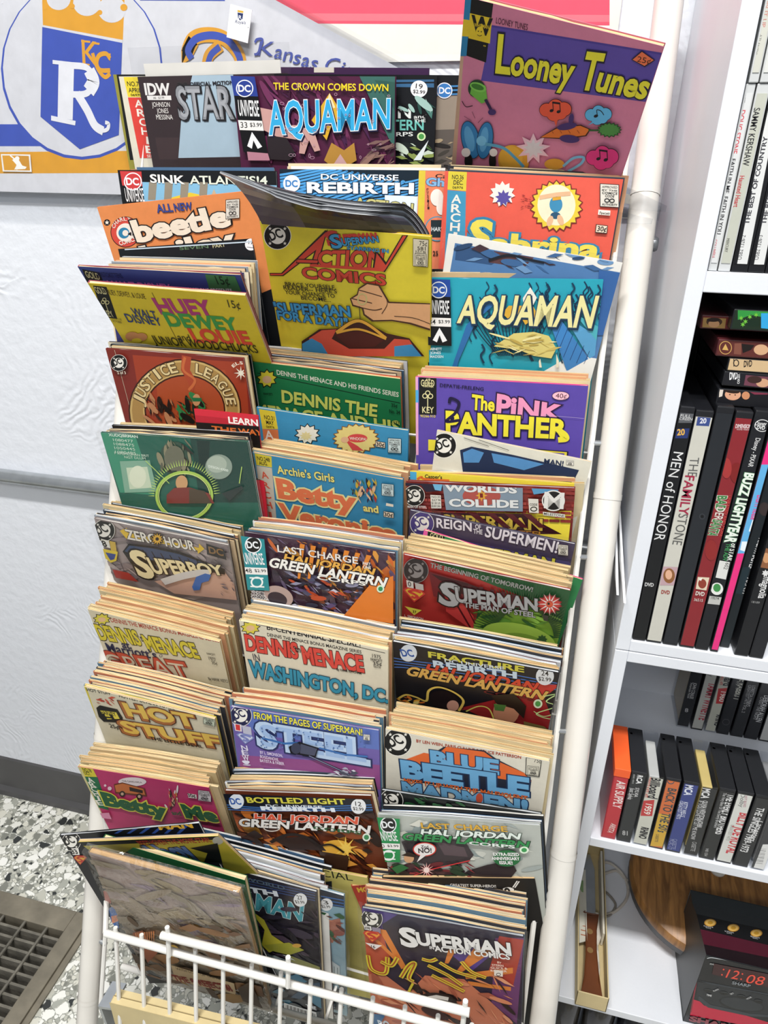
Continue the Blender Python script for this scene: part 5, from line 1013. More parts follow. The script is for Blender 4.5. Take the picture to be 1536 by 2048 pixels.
c.text('HOT', 312, 566, 594, 616, 50, '#a8683a', .09, '#4a2418', .04); c.text('HOT', 318, 560, 588, 606, 42, '#e0bc58', .06); c.text('STUFF', 300, 632, 694, 694, 44, '#a8683a', .09, '#4a2418', .04); c.text('STUFF', 306, 626, 688, 684, 38, '#e0bc58', .06); c.text('THE LITTLE DEVIL', 406, 656, 616, 690, 11, '#1c1a1c', .04); c.seal(616, 558, 44, 34, .25, '#c4ccb8'); c.done(); HS = c
c = Comic(V7, (722, 526), (1312, 622), '#6a5a9c', 'purple-blue comic with studded steel lettering and a grey hammer', 'new', off=0, W=.17, le=(750, 740), t=.003)
c.poly('#5a6eb0', (724, 526), (1320, 622), (1320, 700), (830, 640)); c.poly('#8a4a80', (760, 720), (1320, 760), (1330, 860), (760, 790)); c.bullet(764, 562, 42, '#26284a'); c.poly('#d8d4d8', (736, 592), (766, 598), (768, 626), (742, 622)); c.text('1', 748, 618, 758, 620, 20, '#c83a3a', .06); c.poly('#b4b4c4', (768, 600), (804, 608), (808, 640), (774, 632)); c.emblem(782, 654, 74, 40, '#7a82b8', '#c8ccdc', .2); c.vtext('NEW!', 780, 680, 790, 760, 24, 18, '#d8d4e4', .03)
c.text('FROM THE PAGES OF SUPERMAN!', 818, 572, 1250, 640, 25, '#e2d84a', .035, '#26284a', .04); c.text('STEEL', 838, 682, 1274, 756, 92, '#b4c8e0', .08, '#26305a', .05, h2=94); c.text('STEEL', 850, 676, 1262, 744, 78, '#9ab4d8', .04); c.line('#3a6aa8', 9, (850, 650), (940, 672), (1000, 668)); c.line('#3a6aa8', 9, (1080, 690), (1180, 716), (1270, 724))
r_ = random.Random(5)
for i in range(60): c.ell('#5a78a8', r_.uniform(846, 1266), r_.uniform(604, 690) + 0, 3)
c.poly('#15161e', (958, 680), (1000, 660), (1076, 684), (1066, 722), (1010, 714), (966, 706)); c.poly('#4a4e62', (1006, 668), (1072, 688), (1062, 716), (1004, 706)); c.ell('#3a3e52', 988, 686, 20, 22); c.line('#15161e', 10, (1040, 716), (1200, 790)); c.line('#7a80a0', 4, (1040, 716), (1200, 790)); c.busy(1130, 764, 1220, 795, ['#a8aab8', '#d0d2dc', '#4a4c5c'], 16, 30, .3, 3)
for i, t_ in enumerate(('BY L. SIMONSON,', 'BOGDANOVE,', 'BATISTA & FABER')): c.text(t_, 846, 706 + 16 * i, 846 + (90, 74, 96)[i], 720 + 16 * i, 11, '#dcd0e4', .02)
c.seal(1258, 628, 24, 22, .1); c.done(); ST = c
c = Comic(V8, (6, 516), (642, 642), '#d6d0c0', 'off-white comic with blue block letters throwing orange shadows, right column', off=0, W=.169, le=(8, 745), t=.004)
c.bullet(56, 568, 54); c.text('BY LEN WEIN, PARIS CULLINS & BRUCE PATTERSON', 130, 568, 548, 634, 11, '#a8442c', .035)
c.poly('#1c2030', (150, 640), (240, 586), (400, 600), (452, 636), (560, 690), (590, 720), (580, 790), (80, 720)); c.poly('#d8642c', (90, 636), (160, 610), (210, 620), (250, 586), (400, 606), (446, 640), (560, 690), (590, 724), (560, 730), (90, 650))
c.text('BLUE', 194, 656, 454, 694, 52, '#6aa4cc', .09, '#1c3050', .05); c.text('BEETLE', 80, 706, 572, 780, 62, '#6aa4cc', .09, '#1c3050', .05, h2=66); c.text('MIXES IT UP WITH THE MALEVOLENT', 82, 728, 574, 800, 17, '#d8642c', .04, '#4a1c10', .02); c.text('MADMEN!', 82, 776, 570, 850, 48, '#6aa4cc', .09, '#1c3050', .05); c.ell('#c8543c', 382, 790, 14, 20)
c.poly('#1c1a18', (568, 626), (632, 634), (622, 706), (566, 698)); c.poly('#d0cab8', (571, 629), (629, 637), (619, 703), (569, 695)); c.text('75¢', 600, 646, 628, 650, 16, '#1c1a18', 0); c.seal(576, 660, 42, 36, .1, '#d0cab8'); c.done(); BB = c
# --- ninth row
c = Comic(V7, (110, 766), (668, 856), '#b83466', 'magenta comic with dark green rounded letters edged in yellow, left column', off=0, W=.17, le=(206, 955), t=.004, spine='#cfc8a0')
c.poly('#ccc08a', (108, 766), (122, 768), (216, 970), (190, 960)); c.poly('#d8c83a', (122, 768), (172, 776), (188, 808), (140, 806)); c.text('NO.78', 134, 784, 168, 790, 12, '#1d1c18', .02); c.text('OCT.', 140, 798, 166, 801, 11, '#1d1c18', .02); c.poly('#1f6a44', (140, 806), (190, 808), (236, 940), (196, 930)); c.vtext('ARCHIE', 166, 812, 210, 920, 22, 17, '#e6e2d4', .03)
c.ell('#e6d8d8', 330, 826, 56, 18); c.text('THE GANG HAS A', 292, 826, 370, 832, 6, '#3a2228', .01); c.poly('#6a3018', (256, 836), (290, 828), (380, 852), (388, 884), (262, 872)); c.poly('#c8703a', (260, 840), (292, 832), (374, 854), (382, 878), (266, 866)); c.poly('#2a1a18', (318, 846), (372, 860), (372, 872), (320, 862)); c.ell('#2a1a18', 290, 874, 12); c.ell('#c8a88a', 290, 874, 6); c.ell('#2a1a18', 358, 884, 12); c.ell('#c8a88a', 358, 884, 6); c.ell('#e6c8d0', 240, 852, 8); c.ell('#e6c8d0', 222, 840, 5)
c.busy(464, 854, 512, 926, ['#e0c04a', '#e6e2dc', '#c8484a', '#2a2a2a', '#e0b48c'], 26, 22, 1.4, 5); c.poly('#d8cfc8', (552, 868), (588, 874), (590, 890), (556, 886)); c.text('30¢', 556, 882, 586, 886, 12, '#1d1c18', .03); c.seal(596, 856, 50, 40, .12, '#cfc8c8')
c.text('Betty', 230, 914, 470, 962, 44, '#1f5a34', .09, '#d8cf4a', .07); c.text('and', 494, 952, 530, 956, 14, '#1f5a34', .05); c.text('Me', 552, 962, 674, 980, 44, '#1f5a34', .09, '#d8cf4a', .07); c.poly('#d88aa8', (204, 946), (240, 944), (250, 970), (214, 966)); c.done(); BM = c
c = Comic(V7, (698, 862), (1296, 884), '#6a3420', 'comic showing a fiery brown scene under a black and blue title band', 'new', off=0, W=.17, le=(750, 1010), t=.003)
c.busy(710, 950, 1300, 1190, ['#c8702c', '#8a4420', '#e09a40', '#3a1c14', '#5a2c18', '#241210', '#a8562a'], 150, 80, .5, 4, 3); c.ell('#e0a83c', 1150, 1080, 60, 34); c.star('#f0c85a', 1186, 1080, 50, 9, .3); c.poly('#2a1612', (890, 1040), (1060, 1030), (1110, 1090), (960, 1080)); c.poly('#3a2418', (1080, 1090), (1200, 1110), (1190, 1180), (1100, 1160))
c.poly('#14161f', (698, 858), (1300, 880), (1298, 936), (712, 920)); 
for i in range(3): c.curve('#3a6aa8', 5, (712, 906 + 9 * i), (900, 918 + 6 * i), (1298, 905 + 10 * i))
c.dcnew(752, 892, 30, '#2f5aa8', '#e4eaf0', False); c.text('BOTTLED LIGHT', 798, 896, 1188, 902, 20, '#d8cf4a', .05, '#14161f', .02); c.text('DC UNIVERSE', 872, 914, 1094, 918, 10, '#dfe6ee', .03); c.text('REBIRTH', 856, 926, 1142, 932, 14, '#dfe6ee', .09); c.pricecircle(1238, 910, 30, '12', '$2.99'); c.text('HAL JORDAN', 826, 968, 1232, 980, 26, '#d8583c', .06, '#e8e0d8', .05, sh=.3); c.text('GREEN LANTERN', 764, 988, 1280, 1016, 28, '#e8e4de', .06, '#1a1412', .06, sh=.3); c.text('CORPS', 1060, 1000, 1250, 1022, 12, '#2a5a34', .04); c.ell('#dfe8d8', 1270, 1032, 16); c.ell('#3a8a54', 1270, 1032, 10)
c.view = V9; c.ring('#d8ccc0', 1094, 222, 34, 16, 4); c.curve('#1a0e0c', 14, (1090, 280), (1160, 250), (1230, 260), (1290, 300)); c.curve('#1a0e0c', 10, (1280, 296), (1330, 290), (1380, 320)); c.done(); BL = c
c = Comic(V10, (416, 112), (1205, 232), '#181c1c', 'black comic with a round badge, only a slanting strip visible between two white-edged ones', 'new', off=.012, W=.168, t=.003, tilt=3)
c.bullet(468, 168, 58); c.busy(560, 150, 820, 210, ['#1d3a24', '#2a5a34', '#0c0e0e', '#3a6a44'], 30, 50, .3, 4); c.done()
c = Comic(V10, (398, 236), (1208, 292), '#b4b8b0', 'pale grey comic with green italic lettering and a green badge column, right column', 'new', off=0, W=.168, tilt=0, t=.003)
c.busy(520, 270, 1200, 560, ['#c8cac0', '#a0a8a4', '#8a9694', '#d4d4c8'], 40, 130, .2, 9, 4); c.poly('#3a3438', (520, 372), (600, 350), (760, 352), (850, 380), (890, 440), (860, 480), (700, 500), (560, 470)); c.poly('#241f26', (530, 380), (640, 360), (700, 420), (560, 440)); c.poly('#57494e', (700, 370), (840, 400), (860, 450), (740, 440)); c.poly('#2a2228', (960, 490), (1080, 470), (1110, 520), (1060, 580), (800, 560), (860, 520)); c.poly('#4a2f34', (440, 520), (560, 480), (760, 520), (860, 560), (860, 600), (440, 600)); c.busy(430, 480, 880, 560, ['#241a1e', '#6a2a30', '#8a3038', '#3a2a30', '#1f3a2a'], 50, 60, .2, 8)
c.ell('#c89a74', 560, 450, 26, 24); c.poly('#241814', (520, 436), (560, 418), (600, 436), (590, 446)); c.poly('#2a6a3c', (470, 500), (520, 480), (560, 500), (500, 530)); c.line('#d8343a', 6, (660, 510), (870, 462)); c.line('#d8343a', 4, (660, 512), (580, 540)); c.star('#f0b8b0', 650, 510, 40, 12, .3); c.ell('#f8e0d8', 650, 510, 14)
c.ell('#c83a30', 640, 404, 60, 36); c.ell('#e8e4e0', 640, 404, 54, 31); c.poly('#e8e4e0', (620, 430), (650, 432), (600, 470)); c.text('Zod,', 622, 398, 664, 398, 14, '#2a2226', .03, sh=.2); c.text('NO!', 610, 422, 676, 420, 22, '#2a2226', .04, sh=.2)
c.text('LAST CHARGE', 626, 294, 1062, 312, 26, '#d8a83c', .04, '#4a3c20', .02); c.text('HAL JORDAN', 622, 328, 1122, 350, 28, '#dfe8e0', .06, '#1c3a28', .06, sh=.3); c.text('GREEN LANTERN', 528, 352, 1164, 394, 32, '#2f8a4c', .06, '#15201a', .06, sh=.3); c.text('CORPS', 870, 376, 1100, 396, 15, '#dfe8e0', .05, '#15201a', .06); c.ell('#dff0d8', 1148, 404, 24, 18); c.ell('#3a9a54', 1148, 404, 14, 11); c.ell('#1f6a3a', 1060, 446, 70, 42); 
for i, (t_, x0, x1) in enumerate((('EXTRA-SIZED', 992, 1122), ('ANNIVERSARY', 984, 1126), ('ISSUE!', 1024, 1090))): c.text(t_, x0, 432 + 21 * i, x1, 434 + 21 * i, 15, '#f0f0ec', .05, '#1c2a22', .03)
c.universe(398, 236, 116, 224, '#1f8a4c', 0.01, '#15181a', '50', '$3.99', 'G', '#1f8a4c'); c.done(); G50 = c
# --- basket row, right
c = Comic(V10, (262, 604), (900, 566), '#a83a2c', 'brick-red comic with yellow letters, peeking out at the left of the front right stack', off=.036, W=.168, t=.004, tilt=0)
c.text('Richie Rich', 304, 606, 444, 594, 18, '#3a2018', .04); c.text('MON', 300, 636, 384, 630, 22, '#d8b03a', .05); c.text('FUN', 505, 594, 560, 590, 18, '#3a2018', .04); c.poly('#2a1410', (264, 720), (300, 700), (300, 1200), (264, 1200)); c.done()
c = Comic(V10, (420, 560), (1128, 566), '#161414', 'black comic with a large white price disc cut off by the pages before it', off=.03, W=.166, t=.004, tilt=0)
c.text('GREATEST SUPER-HERO!!', 770, 606, 1004, 612, 13, '#e8e4dc', .02); c.ell('#e8e4dc', 1066, 660, 52, 50); c.text('20¢', 1020, 654, 1108, 656, 40, '#161414', .06); c.line('#e8e4dc', 6, (1100, 612), (1122, 580)); c.line('#e8e4dc', 6, (1090, 610), (1112, 578)); c.done()
c = Comic(V10, (316, 716), (1146, 864), '#2a2438', 'dark comic with a silver title and glowing yellow outlines, front of the right basket stack', 'new', off=None, W=.17, tilt=-2, t=.003, sleeve=True)
c.poly('#4a3a7a', (316, 716), (500, 750), (420, 800), (440, 900), (316, 800)); c.poly('#6a3a6a', (1000, 870), (1146, 870), (1110, 1311), (980, 1200)); c.poly('#a83c30', (1020, 860), (1146, 880), (1090, 1120), (960, 1060)); c.poly('#54408a', (780, 960), (900, 900), (1000, 940), (880, 1040)); c.poly('#b8543c', (320, 830), (420, 840), (470, 1000), (400, 1080), (326, 1060))
c.poly('#d8803c', (400, 820), (440, 830), (540, 1010), (520, 1030)); c.poly('#d8803c', (380, 880), (400, 880), (560, 1030), (540, 1040)); c.poly('#d8803c', (760, 930), (800, 930), (760, 1000), (740, 1000)); c.poly('#d8803c', (900, 910), (1000, 930), (820, 1050), (800, 1040)); c.poly('#d8803c', (840, 1050), (1090, 1020), (1090, 1050), (850, 1080)); c.poly('#d8803c', (860, 1090), (1080, 1120), (1080, 1140), (860, 1110))
c.poly('#c8785a', (330, 1050), (440, 1060), (560, 1150), (640, 1060), (720, 1070), (840, 1080), (960, 1180), (1090, 1300), (1090, 1330), (330, 1330)); c.busy(340, 1060, 1080, 1320, ['#2a1a1c', '#d88a64', '#a85a44', '#3a2224', '#e09a74'], 70, 110, .7, 4, 5)
for pts in (((350, 950), (370, 1020), (440, 1040), (450, 960)), ((520, 1060), (560, 1000), (590, 990), (560, 1060), (580, 1080)), ((660, 1000), (760, 1050), (830, 1100)), ((680, 1050), (760, 1090), (840, 1130)), ((720, 985), (800, 1030), (900, 1060)), ((830, 980), (880, 1030), (950, 1060)), ((420, 980), (470, 1000), (500, 960)), ((630, 965), (670, 975), (700, 965))): c.curve('#d8c83a', 22, *pts); c.curve('#a8502c', 7, *pts)
c.curve('#d8c83a', 12, (580, 1090), (560, 1140), (590, 1180)); c.ell('#241416', 710, 1176, 96, 38, 8); c.poly('#e8e4dc', (640, 1158), (700, 1148), (764, 1160), (760, 1178), (700, 1166), (648, 1172)); c.poly('#e8e4dc', (650, 1190), (700, 1184), (770, 1192), (720, 1208)); c.poly('#2f6a9a', (336, 1240), (440, 1250), (400, 1320), (336, 1320)); c.text('RO', 414, 1320, 470, 1326, 40, '#c8d8e4', .05)
c.bullet(372, 758, 52); c.poly('#e0dcd8', (330, 790), (368, 796), (370, 818), (336, 812)); c.text('698', 338, 810, 364, 813, 14, '#1d1c18', .03); c.poly('#8a8090', (372, 798), (416, 806), (416, 832), (376, 824)); c.emblem(374, 848, 96, 56, '#b8342c', '#d8903a', .12); c.poly('#e0d8d4', (338, 878), (424, 892), (388, 914)); c.text('16', 370, 904, 390, 907, 13, '#1d1c18', .03)
c.text('S', 530, 890, 604, 900, 86, '#dedcd8', .07, '#1a161c', .04); c.text('UPERMAN', 610, 886, 1080, 940, 58, '#dedcd8', .07, '#1a161c', .04); c.text('IN', 668, 908, 690, 911, 14, '#dedcd8', .04); c.text('ACTION COMICS', 696, 918, 1076, 962, 26, '#dedcd8', .055, '#1a161c', .03)
for i, (t_, x0, x1) in enumerate((('BY', 1012, 1032), ('STERN', 986, 1044), ('GUICE &', 980, 1064), ('RODIER', 980, 1062))): c.text(t_, x0, 980 + 14 * i, x1, 984 + 14 * i, 10, '#e0c8b8', .03)
c.poly('#d8d0c4', (996, 1012), (1040, 1018), (1040, 1048), (996, 1042)); c.ring('#3a2a2a', 1018, 1036, 12, 8, 3); c.done(); SA = c
# --- basket row, left
c = Comic(V9, (238, 270), (784, 222), '#131318', 'black comic with a round badge and blue streaks, twisted out left of the basket', 'new', off=-.053, W=.174, tilt=-1, t=.003)
for i in range(6): c.poly('#2f4a8a', (500 + 50 * i, 236 - 4 * i), (524 + 50 * i, 232 - 4 * i), (470 + 50 * i, 262), (456 + 50 * i, 262))
c.text('MAN', 640, 246, 772, 238, 24, '#d8a83a', .06); c.bullet(286, 294, 36); c.poly('#e0dcd4', (286, 320), (314, 318), (320, 346), (292, 346)); c.text('33', 292, 342, 314, 341, 16, '#1d1c18', .05); c.emblem(322, 366, 54, 36, '#a8342c', '#c8943a', 0); c.poly('#a8645a', (414, 490), (440, 486), (446, 540), (424, 540)); c.poly('#3a6ab0', (436, 560), (466, 540), (478, 640), (450, 630)); c.poly('#d88a68', (446, 590), (470, 586), (474, 610), (450, 620)); c.done()
c = Comic(V9, (312, 296), (872, 272), '#cfbf3e', 'yellow comic with a dark top and blue bubble letters, behind the cellophane-wrapped one', off=None, W=.166, t=.0035, tilt=18, spine='#4a5a78')
c.poly('#15181a', (312, 290), (872, 262), (880, 286), (320, 312)); c.text('BEETHOVEN THE MOVIE STAR!', 566, 310, 848, 296, 16, '#b83a2c', .04); c.ell('#c8c4b4', 872, 290, 22, 16); c.text('thboy', 634, 370, 790, 352, 50, '#6a8ac8', .08, '#1c2448', .05); c.poly('#15181a', (760, 320), (870, 300), (900, 420), (800, 420), (830, 340)); c.done()
c = Comic(V9, (410, 282), (980, 450), '#1f6a3c', 'green comic with a black corner, bowed forward just behind the cellophane-wrapped one', off=None, W=.168, t=.0055, tilt=8)
c.poly('#15181a', (410, 280), (470, 300), (560, 380), (430, 330)); c.text('20¢', 914, 482, 946, 484, 22, '#12301c', .01); c.done()
c = Comic(V9, (706, 346), (1266, 496), '#26232e', 'dark comic with a teal slanted title and a glowing green crescent, basket middle', 'new', off=None, W=.169, le=(735, 500), t=.003, sleeve=True)
for i in range(4): c.curve('#3a4a78', 5, (708, 352 + 10 * i), (900, 420 + 10 * i), (1260, 500 + 10 * i))
c.dcnew(745, 380, 22, '#3a5a9a', '#c8d4e4', False); c.text('UNDERWORLD', 842, 414, 1140, 488, 14, '#5a6a78', .02); c.text('REBIRTH', 790, 462, 1110, 512, 18, '#dfe6ee', .08, '#1a2440', .03); c.text('AQUAMAN', 780, 500, 1206, 612, 62, '#4a9aa8', .05, '#d8e4e4', .03, sh=.15); c.pricecircle(1202, 526, 27, '27', '$3.99')
c.busy(960, 560, 1300, 780, ['#2c2838', '#3a3244', '#1c1a26', '#46384a'], 60, 90, .5, 5, 5); c.poly('#c8c03c', (1000, 556), (1060, 600), (1090, 660), (1150, 700), (1080, 730), (1050, 700), (1062, 640)); c.poly('#2a2a1c', (1000, 590), (1040, 640), (1044, 700), (990, 690)); c.poly('#a8a83c', (1060, 700), (1160, 690), (1220, 720), (1160, 740), (1080, 720)); c.ell('#d8a84a', 1190, 702, 18, 8); c.poly('#8a8a4a', (1160, 740), (1290, 790), (1290, 810), (1150, 760)); c.ell('#8a9aa0', 1110, 780, 50, 30); c.busy(1060, 740, 1160, 830, ['#a8b4b8', '#5a6a70', '#c8d0d0'], 24, 50, .5, 6); c.busy(1070, 830, 1300, 1024, ['#1c3a54', '#12222f', '#2f6a84', '#0f1a24'], 40, 80, .1, 7); c.poly('#e0e4e8', (1142, 924), (1270, 962), (1274, 998), (1142, 970))
for i in range(26): c.line('#1c1c20', 1 + (i * 7 % 3), (1148 + 4.7 * i, 930 + 1.4 * i), (1148 + 4.7 * i, 960 + 1.3 * i))
c.text('THE', 1232, 940, 1272, 950, 12, '#dfe6ee', .03); c.done(); A27 = c
c = Comic(V9, (812, 350), (1376, 512), '#86a8b8', 'comic with pale blue sky and a columned building, beside the dark crescent one', 'new', off=None, W=.169, t=.003, le=(840, 500), sleeve=True)
c.poly('#1f2a3c', (1000, 400), (1376, 508), (1376, 560), (1000, 500)); 
for i in range(3): c.line('#3a6aa8', 6, (1260, 508 + 14 * i), (1376, 530 + 12 * i))
c.pricecircle(1306, 546, 25, '3', '$2.99'); c.poly('#1f5a34', (1268, 570), (1306, 580), (1276, 614)); c.poly('#a86a58', (1272, 620), (1360, 600), (1366, 640), (1330, 700), (1300, 680)); c.busy(1272, 590, 1366, 690, ['#c88a70', '#5a2c28', '#8a4a40', '#2f5a3a'], 24, 44, .5, 4); c.poly('#b8c4c8', (1280, 710), (1300, 690), (1316, 760), (1360, 790), (1360, 850), (1280, 830))
for i in range(6): c.line('#6a7a80', 3, (1286 + 13 * i, 770 + 5 * i), (1288 + 13 * i, 830 + 4 * i))
c.busy(1290, 830, 1380, 1020, ['#1a1c20', '#3a4a58', '#22262c', '#5a7a9a'], 30, 50, .3, 8); c.done()
c = Comic(V9, (900, 330), (1470, 440), '#c8bc6a', 'dull yellow comic with a few black letters, rearmost of the basket middle stack', off=.03, W=.172, t=.003, tilt=4)
c.text('SPECIAL', 1200, 420, 1412, 452, 26, '#2a2a20', .0); c.done()
c = Comic(V9, (352, 336), (956, 500), '#8d7c66', 'faded brown comic wrapped in wrinkled glossy cellophane, front left of the basket', 'old', off=None, W=.17, tilt=8, t=.0065, sleeve='wrinkled', H=.262)
c.poly('#a08c84', (352, 330), (960, 490), (1020, 640), (440, 520)); c.busy(380, 370, 1040, 760, ['#94826c', '#a08a78', '#857660', '#9c8a6a', '#8a7484'], 90, 130, .25, 5, 6); c.busy(500, 600, 1060, 940, ['#6a4c34', '#8a6440', '#54402c', '#7a5a3c', '#a07c44'], 90, 90, .4, 6, 4); c.ell('#c8a03c', 700, 712, 26, 24); c.poly('#8a4a2c', (540, 640), (580, 630), (640, 720), (600, 760)); 
for i in range(9): c.poly('#c87a44', (550 + 9 * i, 640 - i), (556 + 9 * i, 640 - i), (562 + 8 * i, 690))
c.poly('#c8b088', (694, 768), (945, 840), (952, 880), (706, 812)); c.text('THE 4 REJECTS!', 706, 830, 940, 868, 18, '#7a2a1c', .05); c.poly('#c8b088', (700, 812), (952, 872), (950, 884), (702, 826)); c.text('WITH LOST OF THE NIGHT', 716, 786, 930, 836, 8, '#4a3a28', .0); c.text('THE 4 REJECTS!', 712, 828, 940, 872, 18, '#8a2a1c', .06)
c.poly('#4a3a2c', (960, 860), (1010, 830), (1040, 900), (1060, 940), (980, 910)); c.done(); CELLO = c
# ------------------------------------------------------------------ the comics filed behind the front ones: each a thing, cover and page block
FILL = {'old': [], 'new': []}
FC = {'old': ('#d8c8a0', '#cfb98c', '#c07a5c', '#dccaa6', '#d8c8a0', '#c8b088', '#5f7f94', '#e0d6bc', '#d9a27a', '#cdb68c', '#3a3a40', '#d8be9a'),
      'new': ('#23262c', '#3b4654', '#8a939c', '#d8dade', '#4b6a8a', '#15161a', '#6a3a34', '#e2e2de')}
for kd in FILL:
    for k, col in enumerate(FC[kd]):
        W, H, t = .1675 + .0006 * (k % 4), .256, .0029
        mb = MB(); c_ = lin(col)
        bow = .0012 + .0005 * (k % 4); c2_ = lin(FC[kd][(k * 3 + 1) % len(FC[kd])]); n = 9
        for yy, cc in ((0, c_), (t - .0003, c2_)):
            vs = []
            for i in range(n + 1):
                q = bow * math.sin(math.pi * min(1, i / n * 1.15)) + yy; x = -W / 2 + W * i / n
                vs += [(x, q, 0), (x, q, H), (x, q + .0003, H), (x, q + .0003, 0)]
            fs = [(i * 4 + m, i * 4 + (m + 1) % 4, i * 4 + 4 + (m + 1) % 4, i * 4 + 4 + m) for i in range(n) for m in range(4)]
            mb.add(vs, fs + [(0, 1, 2, 3), (n * 4 + 3, n * 4 + 2, n * 4 + 1, n * 4)], cc)
        mb.box((-W / 2, .0003, 0), (-W / 2 + .0004, t - .0003, H), c_)
        r_ = random.Random(k)
        o = mb.build('comic_book', INK[kd]); p = page_block(W, H, t, 50 + k, o, kd, .0006 if kd == 'old' else .0004, .0009 if kd == 'old' else .0003, bow)
        FILL[kd].append((o, p))
USED = {'old': 0, 'new': 0}
def stack(front, n, mix, label, group, pitch=.0034, start=None, spread=1.0, rise=0.0):
    r = random.Random(n * 31 + len(label)); y = (front.t + .0004) if start is None else start
    for i in range(n):
        kd = mix[(i * 7 + 3) % len(mix)]; kd = 'old' if kd == 'o' else 'new'
        lst = FILL[kd]; o, p = lst[(USED[kd] * 3 + i) % len(lst)]
        USED[kd] += 1
        c = o.copy(); q = p.copy(); q.parent = c
        COL.objects.link(c); COL.objects.link(q)
        jz = r.uniform(-.0035, .0025) + rise * i; jx = r.uniform(-.004, .004) * spread
        if r.random() < .14 and spread: jx += r.choice((-.006, .007))
        dz = front.H - .256
        c.matrix_world = front.mw @ Matrix.Translation((jx, y, dz + jz)) @ Matrix.Rotation(math.radians(r.uniform(-.25, .25)), 4, 'Y')
        tag(c, label, 'comic book', group); y += pitch
B_ = 'only edges showing'
by = {s.label: s for s in SPOTS}
def find(w): return [s for s in SPOTS if w in s.label][0]
stack(find('white letters on black over blue'), 4, 'oonn', 'comic filed behind the black-topped white-lettered one at left of the second row, ' + B_, 'comics behind the black and blue one', rise=.0012)
stack(find('concentric rays'), 5, 'oono', 'comic filed behind the blue comic with concentric rays, ' + B_, 'comics behind the ray-patterned blue one', rise=.0012)
stack(find('narrow sliver showing beside'), 3, 'oo', 'comic filed behind the coral comic sliver, only its edges showing', 'comics behind the coral one')
stack(find('red comic with yellow title letters edged'), 6, 'ooon', 'comic filed behind the red starburst comic, ' + B_, 'comics behind the red starburst one', rise=.001)
stack(find('sky-blue price disc'), 9, 'oooon', 'comic filed behind the deep blue comic at left, ' + B_, 'comics behind the deep blue one', rise=.0012)
stack(AQ, 9, 'noon', 'comic filed behind the teal rippled comic, ' + B_, 'comics behind the teal one')
stack(JL, 5, 'nnno', 'comic filed behind the dark red comic with a bronze ring, ' + B_, 'comics behind the dark red one')
stack(DG, 9, 'ooon', 'comic filed behind the green comic with a jagged title, ' + B_, 'comics behind the jagged-title green one')
stack(PP, 10, 'oooo', 'comic filed behind the violet comic with a curly title, ' + B_, 'comics behind the violet one')
stack(GR, 8, 'ooon', 'comic filed behind the dark green bagged comic, ' + B_, 'comics behind the dark green one')
stack(BV, 9, 'oooo', 'comic filed behind the blue comic with orange rounded letters, ' + B_, 'comics behind the orange-lettered blue one')
stack(WC, 7, 'ooon', 'comic filed behind the brick-patterned red comic, ' + B_, 'comics behind the brick-patterned one', start=.008)
stack(SB, 11, 'ooon', 'comic filed behind the grey-brown swooping-title comic, ' + B_, 'comics behind the grey-brown one')
stack(G48, 9, 'nnoo', 'comic filed behind the busy orange and violet comic, ' + B_, 'comics behind the orange and violet one')
stack(MS, 9, 'oooo', 'comic filed behind the crimson and lime comic, ' + B_, 'comics behind the crimson and lime one')
stack(DM, 12, 'oooo', 'comic filed behind the cream yellow-titled comic, ' + B_, 'comics behind the cream yellow-titled one', spread=1.4)
stack(DW, 10, 'oooon', 'comic filed behind the off-white comic with red and turquoise lettering, ' + B_, 'comics behind the red and turquoise one')
stack(FR, 10, 'nnoo', 'comic filed behind the black comic with a red slanted title, ' + B_, 'comics behind the black red-titled one')
stack(HS, 12, 'oooo', 'comic filed behind the buff comic with golden brick letters, ' + B_, 'comics behind the buff one', spread=1.3)
stack(ST, 10, 'oooo', 'comic filed behind the purple-blue steel-lettered comic, ' + B_, 'comics behind the purple-blue one')
stack(BB, 11, 'ooooo', 'comic filed behind the off-white comic with blue block letters, ' + B_, 'comics behind the blue block-letter one', spread=1.3)
stack(BM, 10, 'oooo', 'comic filed behind the magenta comic, ' + B_, 'comics behind the magenta one')
stack(BL, 9, 'nnoo', 'comic filed behind the comic with a fiery brown scene, ' + B_, 'comics behind the fiery brown one')
stack(G50, 3, 'nn', 'comic filed behind the pale grey green-lettered comic, ' + B_, 'comics behind the pale grey one')
stack(SA, 11, 'oooo', 'comic filed behind the dark comic with glowing yellow outlines, ' + B_, 'comics behind the yellow-outlined one', pitch=.0037, rise=.0009)
stack(A27, 8, 'nnno', 'comic filed behind the dark crescent comic in the basket, ' + B_, 'comics behind the dark crescent one', pitch=.0048)
for lst in FILL.values():
    for o, p in lst: bpy.data.objects.remove(p); bpy.data.objects.remove(o)

